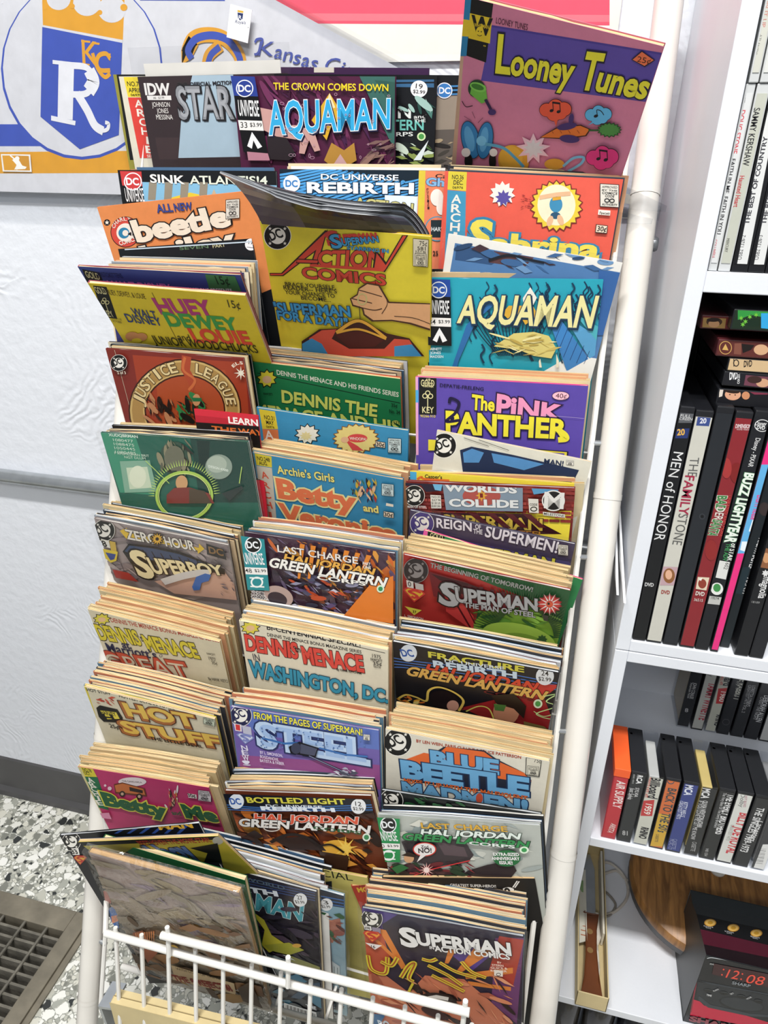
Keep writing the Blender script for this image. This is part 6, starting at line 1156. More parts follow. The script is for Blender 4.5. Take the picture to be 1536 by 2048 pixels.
# the bunch of dark comics that has flopped forward over the yellow one
def bent(i, n, label, group=None):
    a = i / (n - 1)
    uL = (62 / 3.2 + 420 + 1 * a, 85 / 3.2 + 320 - 2 * a); uR = (1212 / 3.2 + 420 + 10 * a, 360 / 3.2 + 320 - 24 * a)
    yL = 0.602 + .002 * i
    TL = onY(*uL, yL); lo, hi = .5, .8
    for _ in range(40):
        m = (lo + hi) / 2
        if (onY(*uR, m) - TL).length < .168: lo = m
        else: hi = m
    TR = onY(*uR, lo + .0 * i)
    e0 = ACT.ex; base = ACT.P0 + ACT.ex * .0015 - ACT.n * (.006 + .0026 * i)
    ML = base + ACT.dn * .012; MR = base + ACT.ex * .166 + ACT.dn * .012
    BL = ML + ACT.dn * .145; BR = MR + ACT.dn * .145
    mb = MB(); NU, NV = 14, 14; P = []
    for j in range(NV + 1):
        v = j / NV
        for k in range(NU + 1):
            u = k / NU
            T = TL.lerp(TR, u) + Vector((0, .004, -.010)) * math.sin(math.pi * u) * (1 - .3 * a); M = ML.lerp(MR, u); B = BL.lerp(BR, u)
            if v < .45:
                t = v / .45; C = M + (T - M) * .45 + Vector((0, -.004, .020 * (1 - u * .5)))
                p = T * (1 - t) ** 2 + C * 2 * t * (1 - t) + M * t * t
            else: p = M.lerp(B, (v - .45) / .55)
            P.append(p)
    O = BL.lerp(BR, .5); r = random.Random(i); W1 = NU + 1
    def nrm(j, k):
        q = lambda jj, kk: P[max(0, min(NV, jj)) * W1 + max(0, min(NU, kk))]
        n_ = (q(j, k + 1) - q(j, k - 1)).cross(q(j + 1, k) - q(j - 1, k)); return n_.normalized()
    vs = [p - O for p in P]; th = .0011
    bk = [P[j * W1 + k] - O - (nrm(j, k) * (th if nrm(j, k).dot(CAM - P[j * W1 + k]) > 0 else -th)) for j in range(NV + 1) for k in range(W1)]
    root = thing('comic_book', label, 'comic book', Matrix.Translation(O), group)
    pal = ['#39363c', '#4a4650', '#2a2a30', '#5a5448', '#6a6450', '#47424e']
    for j in range(NV):
        for k in range(NU):
            if i == 0:
                v = j / NV; col = '#56505e' if k < 4 else ('#3a3742', '#33313a', '#2b2a30', '#454232', '#4f4a36', '#34322d', '#574e3e')[min(6, int(v * 15))]
            else: col = ('#2a2c30', '#4a5058', '#1a1b1e')[i % 3]
            f = (j * W1 + k, j * W1 + k + 1, (j + 1) * W1 + k + 1, (j + 1) * W1 + k)
            mb.add([vs[q] for q in f], [(0, 1, 2, 3)], lin(col))
    mb.build('cover', INK['gloss'], root, smooth=True)
    pg = MB(); N2 = len(vs); allv = [v.lerp(b, .12) for v, b in zip(vs, bk)] + bk; fs = []
    for j in range(NV):
        for k in range(NU):
            f = (j * W1 + k, j * W1 + k + 1, (j + 1) * W1 + k + 1, (j + 1) * W1 + k); fs.append(f); fs.append(tuple(q + N2 for q in f)[::-1])
    rim = [k for k in range(NU)] ; 
    for k in range(NU): fs.append((k, k + N2, k + 1 + N2, k + 1)); q = NV * W1; fs.append((q + k, q + k + 1, q + k + 1 + N2, q + k + N2))
    for j in range(NV): q = j * W1; fs.append((q, q + W1, q + W1 + N2, q + N2)); q += NU; fs.append((q, q + N2, q + W1 + N2, q + W1))
    pg.add(allv, fs); pg.build('page_block', mat(*(('grey_white_pages', '#b4b7bb', .6), ('dark_ink_edged_pages', '#2f3136', .6), ('dull_grey_pages', '#74777c', .6))[(i * 2) % 3]), root)
for i in range(9):
    bent(i, 9, 'dark glossy comic flopped forward over the yellow one, frontmost of its bunch' if i == 0 else 'dark comic in the bunch flopped forward, behind its front one', None if i == 0 else 'flopped dark comics')

# ------------------------------------------------------------------ bookcase and its contents
BX0, BX1, YF, YB = 0.0905, 0.1035, 0.612, 0.9
XR = 0.62
bc = thing('bookcase', 'white laminate bookcase of stacked open cubes at the right edge, filled with discs and tapes', 'bookcase', loc=(BX0, YF, 0))
BO = Vector((BX0, YF, 0))
def part(nm, a, b_, m=None): 
    mb = MB(); mb.box(Vector(a) - BO, Vector(b_) - BO); return mb.build(nm, m or M_WHITE, bc, bevel=.0008)
ZC, ZD, ZT, ZB = CAMZ - .0695, CAMZ - .4185, CAMZ - .7005, CAMZ - 1.0115
part('side_panel', (BX0, YF, ZD - .0125), (BX1, YB, 1.75)); part('side_panel', (BX0, YF, 0.0), (BX1, YB, ZD - .0135))
part('shelf', (BX1, YF, ZC - .0155), (XR, YB, ZC)); part('shelf', (BX1, YF, ZD - .0125), (XR, YB, ZD)); part('shelf', (BX1, YF, ZD - .026), (XR, YB, ZD - .0135)); part('shelf', (BX1, YF, ZT - .013), (XR, YB, ZT)); part('shelf', (BX1, YF, ZB - .013), (XR, YB, ZB)); part('shelf', (BX1, YF, .03), (XR, YB, .043))
part('side_panel', (XR, YF, 0), (XR + .013, YB, 1.75))
mb = MB(); mb.box(Vector((BX0, YB - .001, 0)) - BO, Vector((XR, YB + .004, 1.75)) - BO); mb.build('back_panel', M_WHITE, bc)

DARKP = mat('dark_case_plastic', '#1b1c20', 0.3, 0, .08, 30, .04, 200)
def spine_case(name, label, cat, x0, x1, z0, z1, y0, y1, base, art, view, group=None, body=None, z_print=None, bevel=.0012, kind='new', part_name='spine_print', extra=None, inset=.0008):
    """an upright case: body box with a printed spine insert on its front"""
    o = thing(name, label, cat, Matrix.Translation(((x0 + x1) / 2, y0, z0)), group)
    mb = MB(); mb.box((-(x1 - x0) / 2, 0, 0), ((x1 - x0) / 2, y1 - y0, z1 - z0)); mb.build('case_body', body or DARKP, o, bevel=bevel)
    za, zb = z_print or (z0 + .003, z1 - .006)
    f = Face((x0 + inset, y0 - .0004, zb), (1, 0, 0), (0, 0, -1), x1 - x0 - 2 * inset, zb - za, view)
    f.lay = .00002
    if base: f.bar(base, 0, 0, 1, 40)
    art(f)
    mb = MB(); f.put(mb)
    if base: mb.box((-f.W / 2, .00005, 0), (f.W / 2, .0004, f.H), lin(base))
    p = mb.build(part_name, INK[kind], o); p.matrix_parent_inverse = Matrix.Identity(4)
    p.location = (0, -.0004, za - z0)
    if extra: extra(o)
    return o
def vt(f, t, a, b_, h, col, bold=.01, ol=None):   # lettering that reads down a spine
    f.text(t, a[0], a[1], b_[0], b_[1], h, col, bold, ol)
V12 = (1200, 560, 2.926); V13 = (1100, 1280, 3.523); V14 = (1376, 0, 3.657); V15 = (1376, 560, 3.0118); V11 = (1336, 1640, 5.02)
def xz(view, x, y, Y=YF + .003):
    p = onY(x / view[2] + view[0], y / view[2] + view[1], Y); return p.x, p.z
def col_case(view, bl, br, top, z0, **k): pass
# DVDs
def dvd(view, bl, br, tp, label, base, art, body=None, y0=.002, depth=.135, z_print=None, **k):
    x0, _ = xz(view, *bl, YF + y0); x1, _ = xz(view, *br, YF + y0); _, z1 = xz(view, *tp, YF + y0)
    zp = None
    if z_print: zp = (xz(view, *z_print[0], YF + y0)[1], xz(view, *z_print[1], YF + y0)[1])
    return spine_case('disc_case', label, 'disc case', x0 + .0003, x1 - .0003, ZD + .0002, z1, YF + y0, YF + y0 + depth, base, art, view, body=body, z_print=zp, **k)
def a1(f):
    f.poly('#5a5c60', (452, 772), (552, 772), (538, 836), (440, 836)); f.text('FULL', 470, 802, 530, 806, 17, '#c8c8c8', .01); f.text('SCREEN', 452, 818, 540, 822, 14, '#c8c8c8', .01)
    f.poly('#26356a', (432, 870), (524, 868), (512, 926), (422, 926)); f.text('20', 452, 908, 494, 906, 34, '#d8a84a', .05)
    vt(f, 'MEN of HONOR', (432, 1004), (316, 1520), 50, '#d8d8d8', 0); f.text('DVD', 262, 1790, 312, 1794, 20, '#c8c8c8', .05)
dvd(V12, (240, 1850), (322, 1860), (465, 735), 'black disc case with thin white lettering, first at the left of the upright row', '#16171a', a1)
def a2(f):
    f.poly('#3a4a84', (572, 800), (650, 800), (638, 856), (562, 852)); f.text('20', 584, 838, 620, 838, 28, '#d8d8e0', .05)
    vt(f, 'THE', (528, 1038), (512, 1150), 46, '#5a5a58', 0); vt(f, 'FAMILY', (500, 1144), (460, 1370), 46, '#9a2a44', .03); vt(f, 'STONE', (462, 1366), (422, 1546), 46, '#5a5a58', 0)
    f.poly('#b89aa0', (366, 1676), (456, 1680), (440, 1786), (350, 1786)); f.ell('#8a5a34', 404, 1730, 34, 44); f.ell('#d8a88a', 402, 1724, 20, 28); f.text('DVD', 358, 1834, 406, 1838, 20, '#9a3a34', .05)
dvd(V12, (322, 1860), (418, 1880), (610, 762), 'white disc case with a small portrait near its foot, second in the upright row', '#c4c2b8', a2)
def a3(f): f.ring('#3a3c42', 598, 1384, 17, 17, 4); f.ell('#0c0d0f', 598, 1384, 8); f.poly('#24262a', (480, 1780), (520, 1790), (500, 1826))
dvd(V12, (420, 1885), (514, 1900), (735, 740), 'plain black disc case with a round catch, no insert, third in the upright row', '#24272c', a3)
def a4(f):
    f.busy = None
    f.text('DIMENSION', 792, 866, 882, 868, 22, '#d8c8c8', .05); f.text('HOME VIDEO', 800, 878, 872, 880, 8, '#d8c8c8', 0)
    vt(f, 'BAD', (690, 1262), (676, 1346), 44, '#3f7a44', .06, '#e8e0d4'); vt(f, 'DER', (684, 1330), (666, 1400), 40, '#d8d0c8', .02); vt(f, 'SANTA', (664, 1398), (628, 1490), 44, '#3f7a44', .06, '#e8e0d4'); vt(f, 'UNRATED AND MORE', (750, 1260), (700, 1500), 14, '#c84a44', .02)
    f.ell('#7a2020', 800, 1130, 40, 60); f.ell('#a03434', 740, 1100, 30, 60); f.ell('#8a2828', 650, 1580, 36, 60)
    f.poly('#d8c8b0', (572, 1736), (640, 1740), (622, 1816), (560, 1806)); f.ell('#8a3a2c', 598, 1776, 24, 28); f.poly('#e8e4dc', (574, 1746), (600, 1742), (590, 1760)); f.text('DVD', 558, 1842, 608, 1848, 22, '#d8d0c8', .05); f.text('36515', 548, 1876, 600, 1882, 16, '#d8d0c8', 0)
dvd(V12, (520, 1900), (612, 1922), (856, 770), 'dark red disc case with green lettering, fourth in the upright row', '#84262c', a4)
def a5(f):
    f.poly('#e4e4e2', (896, 752), (1000, 760), (990, 806), (886, 800)); f.ring('#e0e0e0', 950, 852, 46, 36, 4); f.text('DVD', 916, 872, 962, 876, 20, '#e0e0e0', .05); f.text('Disney', 906, 850, 970, 852, 22, '#e0e0e0', .02, sh=.2)
    vt(f, 'Disney - PIXAR', (912, 924), (866, 1092), 24, '#dcdcdc', .01); vt(f, 'BUZZ LIGHTYEAR', (850, 1128), (730, 1530), 50, '#dfe6dc', .07, '#3a7a4a'); vt(f, 'of STAR', (770, 1540), (742, 1640), 24, '#dfe6dc', .03); vt(f, 'THE ADV', (740, 1540), (716, 1640), 20, '#3f8a54', .04)
    f.poly('#d4d4d0', (700, 1640), (760, 1650), (736, 1752), (676, 1740)); f.text('602', 736, 1652, 722, 1690, 18, '#2a2a2a', .0); f.ell('#dfe0dc', 684, 1806, 36, 36); f.ell('#3f8a4a', 684, 1800, 22, 24); f.poly('#b8b8b4', (636, 1846), (714, 1856), (700, 1900), (622, 1892)); f.text('19574', 648, 1866, 694, 1870, 14, '#2a2a2a', .01)
dvd(V12, (620, 1896), (704, 1908), (955, 765), 'black disc case with big white-green letters and a white top, fifth in the upright row', '#1c1d22', a5)
def a6(f):
    f.poly('#e0307c', (960, 990), (1040, 990), (1010, 1080), (930, 1080)); f.poly('#5fa8d8', (940, 1080), (1010, 1080), (870, 1600), (800, 1600)); f.poly('#dfe8ee', (900, 1380), (930, 1390), (900, 1480), (870, 1470)); f.poly('#dfe8ee', (830, 1530), (862, 1530), (850, 1590), (820, 1580)); vt(f, 'LIGHT house', (922, 1258), (880, 1400), 34, '#d84a8a', .03)
    f.poly('#e0307c', (800, 1600), (870, 1600), (770, 1930), (690, 1930))
dvd(V12, (712, 1912), (762, 1922), (1046, 790), 'slim pink disc case with a blue sky band, sixth in the upright row', '#e0307c', a6, bevel=.0008)
def a7(f): vt(f, 'NIGHTMASTER', (930, 1510), (866, 1690), 26, '#e4e4e4', .02); vt(f, 'OGCS11', (852, 1740), (826, 1832), 16, '#d4d4d4', .02); f.ell('#3a3030', 960, 1340, 30, 40); f.poly('#1f3038', (830, 1680), (880, 1680), (830, 1840), (776, 1830))
dvd(V12, (775, 1862), (838, 1872), (1075, 800), 'slim dark disc case set a little back with white capitals down its spine', '#1c2328', a7, y0=.012)
def a8(f):
    f.ell('#5a4030', 975, 1340, 30, 30); f.text('2', 962, 1356, 984, 1356, 30, '#e0e0e0', .02); vt(f, 'FEATURE', (960, 1380), (930, 1460), 24, '#c8863c', .03); f.poly('#8a5a3c', (944, 1560), (1010, 1580), (990, 1690), (930, 1680)); f.ell('#c8946a', 972, 1626, 20, 30); f.star('#d8d8d8', 968, 1716, 22, 7, .6); vt(f, 'magnolia', (958, 1736), (924, 1860), 36, '#e0e0e0', .02); f.text('18189', 886, 1888, 932, 1894, 12, '#9a9a9a', 0)
dvd(V12, (862, 1918), (950, 1936), (1120, 820), 'thick black disc case with a small flower mark and portrait in the upright row', '#1a1b1f', a8)
dvd(V12, (952, 1930), (1040, 1950), (1180, 830), 'black disc case just entering at the right frame edge of the upright row', '#202126', lambda f: f.poly('#5a3a2a', (1000, 1500), (1040, 1500), (1040, 1700), (980, 1700)))
# lying on top of the upright row
def flat_case(tl, tr, bl, label, base, art, y0=.012, body=None, W=.19, depth=.13, name='disc_case'):
    view = V15; z1 = xz(view, *tl, YF + y0)[1]; z0 = xz(view, *bl, YF + y0)[1]; x0 = xz(view, *tl, YF + y0)[0]
    o = thing(name, label, 'disc case', Matrix.Translation((x0 + W / 2, YF + y0, z0)))
    mb = MB(); mb.box((-W / 2, 0, 0), (W / 2, depth, z1 - z0 - .0004)); mb.build('case_body', body or DARKP, o, bevel=.001)
    f = Face((x0 + .001, YF + y0 - .0004, z1 - .0012), (1, 0, 0), (0, 0, -1), W - .002, z1 - z0 - .0024, view); f.lay = .00002
    f.bar(base, 0, 0, 1, 1); art(f); mb = MB(); f.put(mb); mb.box((-f.W / 2, .00005, 0), (f.W / 2, .0004, f.H), lin(base))
    p = mb.build('spine_print', INK['new'], o); p.location = (0, -.0004, .0012); return o
def b1(f): f.ell('#d8a080', 270, 690, 48, 34); f.ell('#2a1a14', 262, 668, 50, 14, 8); f.ell('#1c1412', 252, 690, 5, 3); f.ell('#1c1412', 284, 692, 5, 3); f.poly('#7a2f44', (330, 650), (480, 664), (480, 690), (400, 690)); f.poly('#d8ccc0', (190, 660), (214, 656), (206, 700), (186, 706)); f.ell('#c88a64', 348, 696, 24, 24)
flat_case((186, 650), (482, 668), (168, 752), 'black disc case lying flat with a face on its spine, lowest of the flat pile', '#15151a', b1)
def b2(f): f.text('DVD', 250, 600, 296, 596, 44, '#e8e8e8', .05); f.poly('#6a3c4a', (348, 572), (482, 584), (482, 650), (336, 634)); f.ell('#c89a7a', 450, 620, 40, 26); f.ell('#3a2420', 400, 600, 44, 22); vt(f, 'VIDEO', (300, 566), (296, 626), 12, '#e8e8e8', .01)
flat_case((222, 545), (482, 566), (206, 636), 'black disc case lying flat with white logo letters, second from the bottom of the pile', '#1b1b20', b2)
def b3(f): f.ring('#2a2420', 290, 500, 18, 22, 6); f.line('#2a2420', 5, (276, 474), (276, 520)); f.text('DVD', 336, 524, 384, 520, 36, '#2a2420', .05)
flat_case((248, 464), (482, 478), (236, 548), 'tan disc case lying flat with dark logo letters, middle of the pile', '#c8ac84', b3)
def b4(f): f.ring('#c8a05a', 226, 408, 38, 40, 4); f.poly('#c8a05a', (206, 420), (226, 384), (244, 424)); f.poly('#7a4a3c', (280, 382), (322, 380), (320, 450), (276, 446)); f.ell('#caa07c', 440, 420, 44, 32); f.poly('#1c1614', (322, 384), (400, 392), (380, 420), (330, 440))
flat_case((186, 352), (482, 370), (166, 458), 'maroon disc case with a gold ring emblem, lying second from the pile top', '#5a2a26', b4, body=mat('maroon_sleeve', '#4a1c20', .4))
def b5(f): f.poly('#a8844a', (92, 226), (230, 232), (222, 292), (86, 286)); f.ell('#4a3020', 158, 252, 48, 26); f.ell('#c8966a', 156, 264, 34, 22); f.ell('#2a1a14', 152, 240, 40, 12)
flat_case((86, 206), (245, 224), (70, 292), 'small brown box with a framed portrait end, top left of the flat pile', '#6a2420', b5, W=.19, y0=.02, name='boxed_set', body=mat('maroon_sleeve', '#4a1c20', .4))
def b6(f): f.busy2 = 0; f.poly('#2f8a3c', (300, 180), (482, 190), (482, 230), (380, 210), (300, 240)); f.ell('#14281a', 400, 256, 60, 24); f.poly('#2f9ad0', (440, 200), (482, 200), (482, 294), (440, 290)); [f.star('#6ab43c', x, y, 16, 6, .4) for x, y in ((320, 230), (346, 250), (330, 268), (372, 222), (410, 210))]
flat_case((280, 170), (482, 180), (272, 300), 'disc case with a leafy green spine lying at the top right of the pile', '#1a2a1c', b6, y0=.006, W=.16)
for k in range(9):
    x = .108 + k * .0152
    mb = MB(); mb.box((-.0072, 0, 0), (.0072, .1, .19)); o = mb.build('disc_case', DARKP, loc=(x + .0072, .775, ZD + .0005), bevel=.0012); tag(o, 'black disc case standing in the shadowed back row behind the flat pile', 'disc case', 'black cases in the back row')
    o2 = o.copy(); COL.objects.link(o2); o2.location = (x + .0072, .777, ZD + .1915); o2.scale = (1, 1, .76)
# CDs
JEW = mat('jewel_case', '#c4c6c6', 0.15, 0, .04, 40, .02, 200)
def cd(label, xa, xb, z0, z1, base, art, dark=None, y0=.004, grp=None):
    return spine_case('compact_disc', label, 'compact disc', xa, xb, z0, z1, YF + y0, YF + y0 + .124, base, art, V14, body=dark or JEW, z_print=(z0 + .006, z1 - .006), bevel=.0006, inset=.001, group=grp)
def X(u, v): return xz(V14, u, v, YF + .004)[0]
zc0 = ZC + .0003; zc1 = zc0 + .1245
def c1_(f): f.text('CK 64330', 412, 658, 400, 752, 18, '#5a5a5a', .0); vt(f, 'DOUG STONE', (382, 806), (318, 1122), 40, '#c84a54', .02); vt(f, 'FAITH IN ME, FAITH IN YOU', (318, 1162), (208, 1712), 30, '#2a2a2e', .015); vt(f, 'COLUMBIA', (186, 1750), (166, 1888), 28, '#d8848a', 0)
cd('compact disc with red then black lettering on a white spine, nearest the bookcase side', X(152, 1950), X(216, 1950), zc0, zc1, '#cfd0d0', c1_)
def c2_(f): vt(f, 'SAMMY KERSHAW', (484, 790), (398, 1212), 46, '#2a2a2e', .02); vt(f, 'Haunted Heart', (380, 1286), (332, 1514), 34, '#b83a44', .02); vt(f, 'MERCURY', (284, 1744), (268, 1844), 20, '#6a6a64', 0)
cd('compact disc with bold black lettering above small red words, second on the shelf', X(226, 1950), X(314, 1950), zc0, zc1, '#b8baae', c2_)
def c3_(f): f.text('OSB2 1326-2', 398, 1900, 424, 1720, 30, '#2a2a2e', .0); f.text('THE BEST OF COUNTRY', 452, 1638, 600, 1010, 34, '#3a3a40', .05)
cd('compact disc in a thick black case with a white spine, third on the shelf', X(326, 1965), X(446, 1965), zc0, zc1, None, c3_, dark=DARKP) if False else None
BLK = mat('jewel_tray_black', '#17181b', .2)
def thick(lab, x0, num, seed):
    def art(f):
        k = (x0 - 326)
        f.poly('#d4d5d4', (366 + k, 1935), (440 + k, 1935), (720 + k, 500), (650 + k, 500)); f.text(num, 398 + k, 1900, 430 + k, 1720, 28, '#2a2a2e', .0); f.text('THE BEST OF COUNTRY', 452 + k, 1640, 592 + k, 1000, 32, '#3a3a40', .04)
    cd(lab, X(x0, 1965), X(x0 + 122, 1965), zc0, zc1, '#17181b', art, dark=BLK)
thick('thick black compact disc case with an upward-reading white strip, third on the shelf', 318, 'OSB2 1326-2', 0)
thick('thick black compact disc case with an upward-reading white strip, at the right frame edge', 442, 'OSB2 1326-3', 1)
cd('compact disc in a dark case half cut by the right frame edge', X(568, 1965), X(640, 1965), zc0, zc1, '#3a3a3c', lambda f: None, dark=BLK)
def c5_(f): vt(f, 'LIVIN IT UP', (584, -60), (536, 200), 30, '#c07a72', .01); vt(f, 'ATLANTIC', (520, 250), (480, 400), 26, '#8a8a84', 0)
cd('compact disc lying above the first one, reddish lettering on a beige spine', X(152, 1950) + .001, X(226, 1950), zc1 + .0004, zc1 + .125, '#c4c4ba', c5_, y0=.003)
cd('compact disc with a plain pale spine, in the upper tier beside the reddish-lettered one', X(236, 1950), X(324, 1950), zc1 + .0004, zc1 + .125, '#cfd0cc', lambda f: vt(f, 'GREATEST', (640, 200), (600, 420), 20, '#b88a84', 0), y0=.003)
cd('compact disc with a white spine, third in the upper tier', X(330, 1950), X(412, 1950), zc1 + .0004, zc1 + .125, '#dcdcda', lambda f: None, y0=.003)
# cassettes
def tape(i, label, bl, br, base, art, topcol=None, clear=False, front=True, y0=.004, inner=None, view=V13, dark=None):
    x0 = xz(view, *bl, YF + y0)[0]; x1 = xz(view, *br, YF + y0)[0]; z0 = ZT + .0003; z1 = z0 + .109
    def extra(o):
        w = x1 - x0
        if topcol:
            mb = MB(); mb.box((-w / 2 - .0003, -.0008, .098), (w / 2 + .0003, .0695, .1096)) if topcol == '#f0602a' else mb.box((-w / 2, .0006, .1086), (w / 2, .069, .1094)); mb.build('slip_top' if topcol == '#f0602a' else 'case_top', mat('tape_top' + topcol[1:], topcol, .45), o, bevel=.0006)
        if clear:
            mb = MB(); mb.box((-w / 2 + .003, .008, .006), (w / 2 - .003, .064, .1)); mb.build('cassette', mat('tape_shell' + (inner or 'c')[-6:].replace('#', ''), inner or '#c8c8c4', .4), o, bevel=.001)
        else:
            for dx in (-.3,):
                mb = MB(); mb.lathe([(.0016, 0), (.0016, .0004)], (dx * w, .06, .109), 10); mb.build('hinge_pin', mat('pin_black', '#0c0c0e', .3), o)
    return spine_case('cassette_tape', label, 'cassette tape', x0 + .0003, x1 - .0003, z0, z1, YF + y0, YF + y0 + .07, base, art, view, body=(CLEAR if clear else (dark or DARKP)), z_print=(z0 + .003, z1 - (.012 if topcol == '#f0602a' else .003)), bevel=.0007, extra=extra, kind='gloss', inset=.0011, part_name='spine_card')
def t1(f): f.poly('#e8e0dc', (0, 0), (1, 0), (1, 1)) if False else None; vt(f, 'AIR SUPPLY', (474, 990), (442, 1178), 42, '#e8d8d4', .03); f.text('ARISTA', 432, 1290, 404, 1352, 26, '#e0c8c4', .03)
tape(1, 'red cassette case with an orange top, at the left end of the front row', (356, 1385), (462, 1395), '#b8343c', t1, '#f0602a', dark=mat('red_case', '#a8303a', .25))
def t2(f): vt(f, 'RCA', (618, 950), (606, 1010), 26, '#e4e4e4', .05); vt(f, 'SYLVIA', (604, 1040), (592, 1104), 18, '#e0e0e0', .01); vt(f, 'Just Sylvia', (566, 1040), (546, 1120), 24, '#e0e0e0', .0); vt(f, 'AHK1-4312', (588, 944), (578, 1010), 8, '#c8c8c8', 0); f.text('81', 510, 1372, 546, 1376, 30, '#b8b8b8', .02)
tape(2, 'black cassette case with small white italic words, second in the front row', (470, 1385), (574, 1400), '#2c2e30', t2, '#1d1e22')
def bill(year, yr, dy=0, dx=0, s_=1):
    def art(f):
        f.text('Billboard', 720 + dx, 966 + dy, 694 + dx, 1110 + dy, 50, '#26262c', .05) if False else vt(f, 'Billboard', (716 + dx, 968 + dy), (690 + dx, 1110 + dy), 46 * s_, '#26262c', .05)
        vt(f, 'TOP ROCK N ROLL HITS', (690 + dx, 964 + dy), (664 + dx, 1106 + dy), 16 * s_, '#b8443c', .04)
        f.poly('#b83a3c', (656 + dx, 1132 + dy), (736 + dx, 1126 + dy), (720 + dx, 1240 + dy), (638 + dx, 1238 + dy)); vt(f, year, (676 + dx, 1152 + dy), (660 + dx, 1222 + dy), 30 * s_, '#e4dcd4', .03)
        vt(f, 'RHINO', (646 + dx, 1316 + dy), (626 + dx, 1392 + dy), 34 * s_, '#26262c', .06)
    return art
tape(3, 'clear-topped cassette with a pale spine and a red date panel, third in the front row', (578, 1425), (684, 1455), '#c4c4b8', bill('1959', 0), None, True)
def t4(f): f.poly('#c8a03c', (700, 1450), (800, 1456), (845, 1230), (745, 1220)); f.ring('#3a4a5a', 852, 994, 26, 22, 6); vt(f, 'BACK TO THE 50\'s', (834, 1042), (758, 1350), 40, '#3a4448', .04); vt(f, 'CASSETTE', (748, 1366), (738, 1420), 14, '#3a4448', .0)
tape(4, 'orange to mustard cassette with dark capitals, fourth in the front row', (698, 1440), (800, 1460), '#c86a3c', t4, '#1a1b1e')
def t5(f): vt(f, 'MCA', (958, 1020), (944, 1090), 36, '#d8dce8', .05); vt(f, 'KITTY WELLS', (944, 1140), (920, 1244), 20, '#d0d4e4', .02); vt(f, 'GREATEST HITS', (914, 1132), (890, 1258), 18, '#c8cce0', .01); vt(f, 'CASSETTE', (870, 1400), (856, 1470), 18, '#9aa0c0', .0); vt(f, 'MCAC-121', (846, 1400), (832, 1470), 18, '#9aa0c0', 0)
tape(5, 'blue cassette case with pale small capitals, fifth in the front row', (812, 1470), (920, 1492), '#39437e', t5, '#17181b')
def t6(f): vt(f, 'MCA', (1078, 1044), (1064, 1112), 36, '#d8d8d8', .05); vt(f, 'OLIVIA NEWTON-JOHN', (1080, 1130), (1036, 1316), 22, '#d4d4d4', .02); vt(f, 'IF YOU LOVE ME, LET ME KNOW', (1050, 1130), (990, 1402), 20, '#c8c8c8', .01); vt(f, 'CASSETTE', (1004, 1420), (990, 1484), 20, '#b8b8b8', 0)
tape(6, 'black-spined cassette with a yellow tape showing on top, sixth in the front row', (930, 1505), (1040, 1530), '#2e2f30', t6, None, True, inner='#d8c078')
def t7(f): vt(f, 'THE EVERLY BROTHERS', (1254, 1084), (1164, 1364), 36, '#d8d8d8', .04); vt(f, 'The Very Best Of The Everly Brothers', (1222, 1076), (1154, 1320), 16, '#c8c8c8', 0); vt(f, 'WB 1554', (1098, 1466), (1086, 1520), 14, '#b8b8b8', 0)
tape(7, 'black cassette with tall condensed white capitals, seventh in the front row', (1044, 1535), (1152, 1562), '#2c2d2e', t7, '#17181b')
def t8(f): vt(f, 'BILLY JOE ROYAL', (1340, 1216), (1240, 1500), 44, '#c04048', .05); vt(f, 'GREATEST HITS', (1276, 1300), (1240, 1410), 16, '#8a8a84', .0); vt(f, 'Dolby', (1346, 1084), (1332, 1176), 20, '#6a6a6a', 0); vt(f, 'HOT BOXES', (1374, 1096), (1360, 1176), 12, '#b87a8a', 0)
tape(8, 'white cassette with tall red capitals, eighth in the front row', (1168, 1540), (1280, 1565), '#cfd0ca', t8, '#17181b')
def t9(f): vt(f, 'THE SINGLES 1969-1973', (1462, 1178), (1338, 1486), 34, '#d8d8d8', .03); vt(f, 'Carpenters', (1468, 1272), (1404, 1412), 30, '#d8d8d8', .02)
tape(9, 'black cassette with a rounded white script name, ninth in the front row', (1290, 1560), (1400, 1585), '#2c2d2f', t9, '#17181b')
def t10(f):
    f.poly('#d8d8d6', (1500, 1440), (1560, 1440), (1530, 1640), (1420, 1640)); 
    for i in range(14): f.line('#1c1c1e', 1 + i % 3, (1476 - 2 * i, 1466 + 8 * i), (1524 - 2 * i, 1472 + 8 * i))
tape(10, 'cassette with a barcode sticker near its foot, cut by the right frame edge', (1412, 1588), (1515, 1612), '#3c3d40', t10, None, True, inner='#8a8a8a')
# back row of cassettes
def X2(u, v): return xz(V13, u, v, .832)[0]
def bt(label, bl, br, base, art, clear=False, inner=None):
    return tape(0, label, bl, br, base, art, None if clear else '#1a1b1e', clear, y0=.832 - YF, inner=inner)
bt('cassette with a buff top, leftmost of the back row in the shade', (898, 560), (990, 572), '#26272a', lambda f: (f.ell('#c8c8c8', 1030, 186, 16, 24), vt(f, 'JOHN CONLEE', (1012, 300), (984, 412), 18, '#c0c0c0', .01), vt(f, 'American Faces', (990, 300), (966, 408), 14, '#b8b8b8', 0), f.text('8', 950, 506, 972, 508, 26, '#b0b0b0', .02)), True, '#a89878')
bt('pale cassette with bold red capitals, second in the back row', (1000, 585), (1084, 600), '#b4b4ac', lambda f: (vt(f, 'TAMMY WYNETTE', (1122, 300), (1048, 560), 42, '#a83a48', .05), vt(f, 'Dolby', (1132, 180), (1118, 256), 22, '#5a5a5a', 0)))
bt('pale cassette with an orange-red date panel, third in the back row', (1098, 592), (1178, 606), '#b8b8aa', bill('1960', 0, -790, 530, .9), True)
